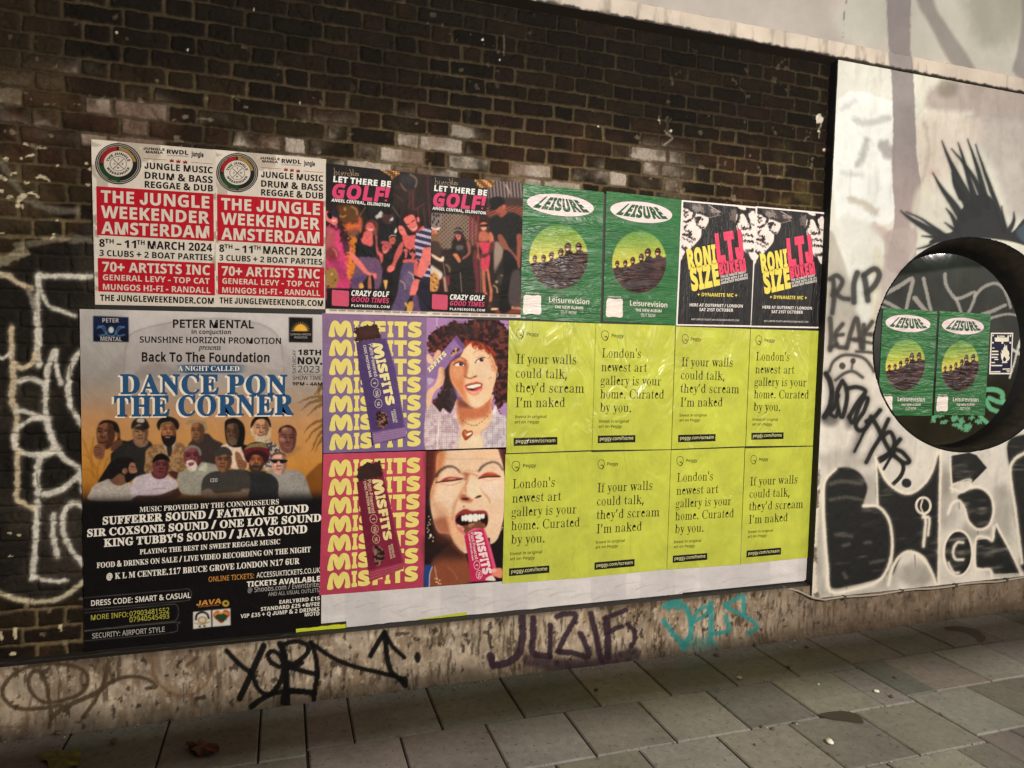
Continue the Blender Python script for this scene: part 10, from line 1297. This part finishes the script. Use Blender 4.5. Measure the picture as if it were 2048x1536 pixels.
c.fill(M2, '390 232 430 220 480 180 540 185 610 168 630 230 640 312 520 345 392 372 384 300', (56, 36, 34), 1, .8, rough=3, rs=3); c.fill(M2, '540 1050 600 1030 650 1080 660 1150 620 1220 570 1230', speck((40, 24, 26), (140, 100, 84), .012, .48, .6, 276), 1, 1)
c.cur = 0
kp = None; c.photo(1, .5, .05)
c.build('paper', pt, S2, keep=kp, pid=0)
for i, nm, lb in ((1, 'portrait', 'woman screwing up her face with an open mouth'), (2, 'bar_picture', 'bitten pink bar held to the mouth'), (3, 'bar_picture', 'red snack bar with its end unwrapped')):
    o = c.build(nm, pt, S2, keep=kp, pid=i); tag(o, lb)
    if i == 3: cbr = o
    if i == 2: cbp = o
cbr.location.y -= .0013; cbp.location.y -= .0005
t = Text(YM - .0007); rows(t, M2, [(322, 284), (514, 472), (706, 655), (898, 838), (1092, 1022), (1286, 1208), (1480, 1392)], [92, 88, 86, 84, 80, 76, 74], [1028, 1026, 1022, 1016, 1012, 1008, 1006], 166, 158, 0); t.build('wordmark', ink(CREAM, 'flat'), S2)
t = Text(YM - .0022); misfits(t, M2.pt(535, 355), M2.pt(655, 985), M2.pt(740, 962), M2.pt(640, 338)); t.build('bar_wordmark', ink((220, 204, 140), 'flat'), cbr)
t = Text(YM - .0022); t.quad(M2, 'Plant-Powered', 'R', '520 352 566 690 532 698 482 360', .01).quad(M2, 'CHOC PROTEIN BAR', 'B', '470 368 525 700 500 706 445 374').quad(M2, 'CHOCOLATE', 'B', '745 1012 770 1150 750 1155 722 1016').quad(M2, 'SPECULOOS', 'B', '718 1025 742 1160 722 1166 698 1030')
for (x, y), s_ in (((548, 756), 'V'), ((562, 862), '15G'), ((575, 963), '1G')):
    o1 = np.c_[x + 38 * np.cos(a_), y + 46 * np.sin(a_)]; i1 = np.c_[x + 34 * np.cos(a_), y + 42 * np.sin(a_)]; t.p += [M2(o1[:-1]), M2(i1[:-1][::-1])]; w_ = 10 * len(s_); t.quad(M2, s_, 'B', [x + 12, y - w_, x + 18, y + w_, x - 12, y + w_ + 5, x - 18, y - w_ + 5])
t.build('bar_lettering', ink((206, 186, 150), 'flat'), cbr)
t = Text(YM - .0014); misfits(t, W2b.pt(1110, 350), W2b.pt(1290, 1230), W2b.pt(1480, 1190), W2b.pt(1260, 320)); t.quad(W2b, 'Plant-Powered', 'R', '1090 350 1190 890 1130 910 1030 370', .01).quad(W2b, 'CHOC PROTEIN BAR', 'B', '1020 390 1100 930 1070 940 985 395')
for (x, y), s_ in (((1165, 1025), 'V'), ((1210, 1220), '15G')):
    o1 = np.c_[x + 66 * np.cos(a_), y + 92 * np.sin(a_)]; i1 = np.c_[x + 58 * np.cos(a_), y + 82 * np.sin(a_)]; t.p += [W2b(o1[:-1]), W2b(i1[:-1][::-1])]; w_ = 20 * len(s_); t.quad(W2b, s_, 'B', [x + 22, y - w_, x + 30, y + w_, x - 22, y + w_ + 6, x - 30, y - w_ + 6])
t.build('bar_lettering', ink((226, 204, 204), 'flat'), cbp)

# ---------------------------------------------------------------- eight lime art-gallery posters, two texts
YP = -0.0112
LIME = (184, 190, 70); INK = (30, 32, 18)
def gallery(fr, corners, lines, sub, url, logo, label):
    g_ = poster('gallery_poster', label, corners, YP, 'lime green gallery posters')
    cv = QC(YP, corners, 0.006, LIME)
    cv.c *= (0.92 + .16 * fbm(cv.x, cv.z, .12, 280, 4))[:, None]
    cr_ = sstep(.03, .0, np.abs(fbm(cv.x * 1.2, cv.z, .11, 281, 3) - .5)) * .22; cv.c = cv.c * (1 - cr_[:, None]) + np.array((204, 206, 96.0)) * cr_[:, None]
    cv.build('paper', painted('film'), g_, keep=None)
    t = Text(YP - .0008)
    for s_, x0, y0, x1, y1 in lines: t.line(fr, s_, 'L', x0, y0, x1, y1, lh)
    for s_, x0, y0, x1, y1 in sub: t.line(fr, s_, 'R', x0, y0, x1, y1, 30, .008)
    x, y = logo
    loop = smooth_closed(fr(np.array([(0, -48), (30, -38), (42, 0), (34, 36), (14, 62), (-14, 52), (-36, 16), (-36, -24), (-20, -44)]) + [x, y]))
    t.p.append(loop); cc = loop.mean(0); t.p.append((cc + (loop - cc) * .89)[::-1])
    t.p.append(stroke_poly(fr(np.array([(12, 56), (26, 34), (18, 14), (4, 10), (0, 18)]) + [x, y]), 1.2)); t.p.append(smooth_closed(fr(np.array([(-2, 8), (14, 8), (12, 24), (0, 24)]) + [x, y])))
    t.line(fr, 'Peggy', 'R', x + 72, y + 22, x + 200, y + 26, 34, .012)
    t.build('lettering', ink(INK, 'film'), g_)
    pts, s_, q = url
    t = Text(YP - .0007); t.poly(fr, pts); lb_ = t.build('web_panel', ink((20, 20, 16), 'film'), g_)
    t = Text(YP - .0014); t.line(fr, s_, 'R', *q, 36, .012); t.build('web_address', ink((206, 204, 150), 'film'), lb_)
    return g_
lh = 104
cA = (1019, 641.5, 1191.6, 647.5, 1184, 899.5, 1013, 906)
PA = gallery(P1, cA, (('If your walls', 172, 515, 806, 522), ('could talk,', 168, 665, 708, 676), ("they’d scream", 165, 818, 890, 826), ("I’m naked", 165, 978, 690, 976)), (('Invest in original', 158, 1092, 492, 1090), ('art on Peggy', 155, 1148, 415, 1146)), ('145 1303 608 1291 608 1374 144 1387', 'peggy.com/scream', (168, 1355, 585, 1345)), (212, 195), 'lime poster reading If your walls could talk, top left of the lime block')
lh = 98
cB = (1191.6, 647.5, 1350, 652, 1341.5, 898, 1184, 899.5)
PB = gallery(P1, cB, (("London's", 1080, 450, 1492, 456), ('newest art', 1074, 596, 1558, 604), ('gallery is your', 1066, 740, 1706, 748), ('home. Curated', 1062, 882, 1738, 888), ('by you.', 1060, 1026, 1388, 1030)), (('Invest in original', 1047, 1140, 1362, 1140), ('art on Peggy', 1046, 1194, 1292, 1194)), ('1038 1278 1435 1272 1434 1348 1036 1358', 'peggy.com/home', (1058, 1328, 1412, 1320)), (1112, 212), 'lime London\'s newest art gallery poster, second along the upper lime row')
def place(src, csrc, corners, label, dy):
    a0 = W(np.array(csrc, float).reshape(-1, 2), YP); b0 = W(np.array(corners, float).reshape(-1, 2), YP); d = (b0 - a0).mean(0)
    q = copy_tree(src, (d[0], dy, d[1])); tag(q, label); return q
place(PA, cA, (1350, 652, 1502, 656.4, 1492, 895, 1341.5, 898), 'lime poster reading If your walls could talk, third along the upper lime row', -.0006)
place(PB, cB, (1502, 656.4, 1639.6, 660, 1627, 892, 1492, 895), 'lime poster reading London\'s newest art gallery, right end of the upper row', .0006)
place(PB, cB, (1013, 906, 1184, 899.5, 1174.6, 1157.6, 1002.7, 1171), 'lime poster reading London\'s newest art gallery, beside the red snack bar poster', .0004)
place(PA, cA, (1184, 899.5, 1341.5, 898, 1333, 1143, 1174.6, 1157.6), 'lime poster reading If your walls could talk, second along the lower lime row', .001)
place(PB, cB, (1341.5, 898, 1492, 895, 1479, 1128, 1333, 1143), 'lime London\'s newest art gallery poster, third along the lower lime row', -.0004)
place(PA, cA, (1492, 895, 1627, 892, 1617.8, 1118.5, 1479, 1128), 'lime poster reading If your walls could talk, bottom right lime corner', .0003)

# ---------------------------------------------------------------- flame card on the window pane
ZC = Z(1960, 640, 0.078125)
YF = PANY - .004
cf = (1982, 665.5, 2026.5, 665.5, 2022.5, 748.5, 1978.5, 748.5)
FC = poster('event_card', 'small dark blue card with a white flame on the round window pane', cf, YF, None, 'card')
sheet('paper', cf, YF, ink((226, 220, 208), 'flat'), FC)
flat('panel', ZC, '312 358 822 362 778 1352 272 1352', YF - .001, ink((40, 38, 62), 'flat'), FC)
t = Text(YF - .002)
t.p.append(smooth_closed(ZC('635 600 650 680 690 640 700 760 730 790 750 870 735 920 760 950 740 1020 680 1070 705 1098 560 1098 580 1060 545 980 540 900 522 830 560 880 552 760 590 790 596 700 615 720'), 2)); t.p.append(smooth_closed(ZC('622 930 650 970 670 1010 640 1060 600 1050 585 1000'), 2))
t.p.append(ZC('375 450 440 450 440 395 470 395 475 440 700 450 705 395 740 395 740 550 600 555 595 610 550 610 550 555 380 550'))
for s_ in ('300 785 465 785 470 820 300 820', '298 865 475 865 475 898 298 898', '295 940 450 940 450 972 295 972', '370 995 470 995 470 1022 370 1022', '290 1075 385 1075 380 1105 290 1105', '288 1150 575 1150 560 1182 286 1182', '580 1245 765 1240 765 1265 580 1270', '670 1285 765 1282 765 1300 670 1303', '275 1315 520 1308 520 1338 275 1340', '690 1315 765 1312 765 1332 690 1335', '310 710 370 705 370 728 310 730', '760 380 800 380 800 430 760 430', '755 560 800 560 800 605 755 605', '318 380 355 380 355 415 318 415', '305 560 350 560 350 600 305 600', '490 400 635 405 635 430 490 425'): t.p.append(ZC(s_))
t.build('flame_print', ink((226, 222, 200), 'flat'), FC)

# ---------------------------------------------------------------- litter on the pavement
def leaf(name, label, fr, outline, h, rgb, curl):
    p = smooth_closed(fr(outline), 3); g = G(p, 0.0); ce = g.mean(0); v = [(*ce, h)]; n = len(g)
    for rr_, z in ((.55, h * .9), (1, 0.004)):
        for i, q in enumerate(g):
            d = ce + (q - ce) * rr_; v.append((d[0], d[1], z + curl * (1 + math.sin(i * 1.3)) * rr_))
    f = [(0, 1 + i, 1 + (i + 1) % n) for i in range(n)] + [(1 + i, 1 + n + i, 1 + n + (i + 1) % n, 1 + (i + 1) % n) for i in range(n)]
    m, n_, l, b = newmat('dry_leaf'); ns = n_.new('ShaderNodeTexNoise'); ns.inputs['Scale'].default_value = 40; gg = n_.new('ShaderNodeNewGeometry'); l.new(gg.outputs['Position'], ns.inputs[0])
    cr_ = n_.new('ShaderNodeValToRGB'); cr_.color_ramp.elements[0].position = .35; cr_.color_ramp.elements[0].color = (*alb(rgb, .7), 1); cr_.color_ramp.elements[1].position = .7; cr_.color_ramp.elements[1].color = (*alb(rgb, 1.3), 1); l.new(ns.outputs[0], cr_.inputs[0]); l.new(cr_.outputs[0], b.inputs['Base Color']); b.inputs['Roughness'].default_value = .5
    o = mesh(name, v, f, m, None, (*ce, 0), smooth=True); tag(o, label, 'leaf')
leaf('fallen_leaf', 'yellow green fallen leaf in the bottom left corner of the pavement', EL, '270 1440 320 1390 400 1385 470 1380 545 1385 555 1420 540 1470 480 1500 400 1530 340 1500 320 1460', .012, (120, 116, 34), .006)
leaf('fallen_leaf', 'curled brown fallen leaf on the slabs below the dance poster', EL, '1262 1355 1310 1335 1370 1325 1440 1330 1500 1380 1450 1405 1380 1420 1310 1400 1290 1375', .022, (96, 54, 34), .012)
pebm = plain('pale_stone', (226, 220, 206), .6); pebd = plain('brown_stone', (96, 76, 56), .7)
PEB = [(1479, 1358, 9, 'white pebble on the slab under the teal tag'), (1659, 1487, 13, 'largest white pebble, near the bottom edge of the pavement'), (1753, 1385, 8, 'flat pale crumb on the lit slabs at the right'), (1637, 1370, 5, 'tiny pale crumb in the dark band of the pavement'), (1613, 1296, 7, 'grey crumb near the plinth below the corner of the painted wall'), (1545, 1460, 7, 'brown crumb at the slab joint near the bottom edge'), (1509, 1491, 5, 'tiny pale crumb left of the largest white pebble'), (1524, 1455, 6, 'pale crumb in the joint, left of the brown crumb'), (1783, 1395, 7, 'pale crumb beside the long slab joint at the right'), (1791, 1357, 6, 'small brown crumb at the far edge of the lit slabs'), (1192, 1381, 8, 'brown crumb on the slab below the dark purple tag'), (1576, 1336, 6, 'pale crumb at the joint right of the teal tag'), (1511, 1291, 7, 'pale crumb at the foot of the plinth under the teal tag'), (227, 1485, 10, 'grey pebble between the two fallen leaves'), (117, 1469, 12, 'grey stone at the foot of the plinth above the yellow leaf'), (1434, 1312, 9, 'brown crumb at the foot of the plinth left of the teal tag'), (874, 1430, 4, 'white speck in the slab joint below the black arrow'), (1590, 1447, 5, 'tiny white crumb on the joint above the bottom right slabs')]
gt = np.random.RandomState(31); gv = []; gf = []; gc_ = []
for i in range(330):
    x = gt.uniform(-.5, 6.5); y = -.055 - abs(gt.normal(0, .035)) - (.02 if x > 1 else 0); r = gt.uniform(.0015, .0052) * (1.5 if i % 11 == 0 else 1); k = len(gv); an = gt.uniform(0, 6.3)
    if i % 4 == 0: y = gt.choice([-.487, -.884, -1.282]) + gt.normal(0, .006); x = gt.uniform(1, 4)
    for q in range(4): gv.append((x + r * math.cos(an + q * 1.6) * gt.uniform(.6, 1.3), y + r * math.sin(an + q * 1.6) * gt.uniform(.6, 1.3), .0015))
    gv.append((x, y, .0015 + r * gt.uniform(.5, 1.1))); gf += [(k + q, k + (q + 1) % 4, k + 4) for q in range(4)]
    cc_ = alb([(150, 140, 122), (92, 76, 56), (70, 60, 46), (186, 178, 160)][gt.randint(0, 4)]); gc_ += [cc_] * 5
o = mesh('grit', gv, np.array(gf), masonry('grit', .9, 80, .1, .1, .1), None, (2, -.2, 0), np.array(gc_)); tag(o, 'loose grit and crumbs along the foot of the wall', 'grit', None, 'stuff')
for i, (x, y, r, lb) in enumerate(PEB):
    g = G(np.array([x, y], float)); rr_ = r / F * np.linalg.norm(np.array([*g, 0]) - CAM) * .62
    if i < 6 or i in (10, 13):
        t_ = np.random.RandomState(50 + i); v = []; f = []
        for a in range(5):
            for b in range(9):
                th = math.pi * a / 4; q = 2 * math.pi * b / 9; k = 1 + t_.uniform(-.15, .15); v.append((k * math.sin(th) * math.cos(q), .75 * k * math.sin(th) * math.sin(q), .45 + .45 * k * math.cos(th)))
        for a in range(4):
            for b in range(9): f.append((a * 9 + b, a * 9 + (b + 1) % 9, (a + 1) * 9 + (b + 1) % 9, (a + 1) * 9 + b))
        o = mesh('pebble', v, f, pebd if 'brown' in lb or 'grey' in lb else pebm, None, (0, 0, 0), smooth=True)
    else: o = o.copy(); COL.objects.link(o)
    if i in (5, 9, 10, 15): o.data.materials[0] = pebd
    o.location = (*g, 0.001); o.scale = (rr_, rr_, rr_); o.rotation_euler = (0, 0, i * 1.3); tag(o, lb, 'pebble', 'small stones and crumbs on the pavement')

# ---------------------------------------------------------------- unseen bar added behind the viewer to cast the dark band on the slabs
bm_ = box('added_shade_bar', -9, 16, -4.225, -4.20, 2.55, 2.645, plain('shade_bar_grey', (70, 70, 66), .6), None, (3, -4.2, 2.55))
tag(bm_, 'unseen grey bar added behind the viewer to shade a band of slabs along the wall', 'beam')
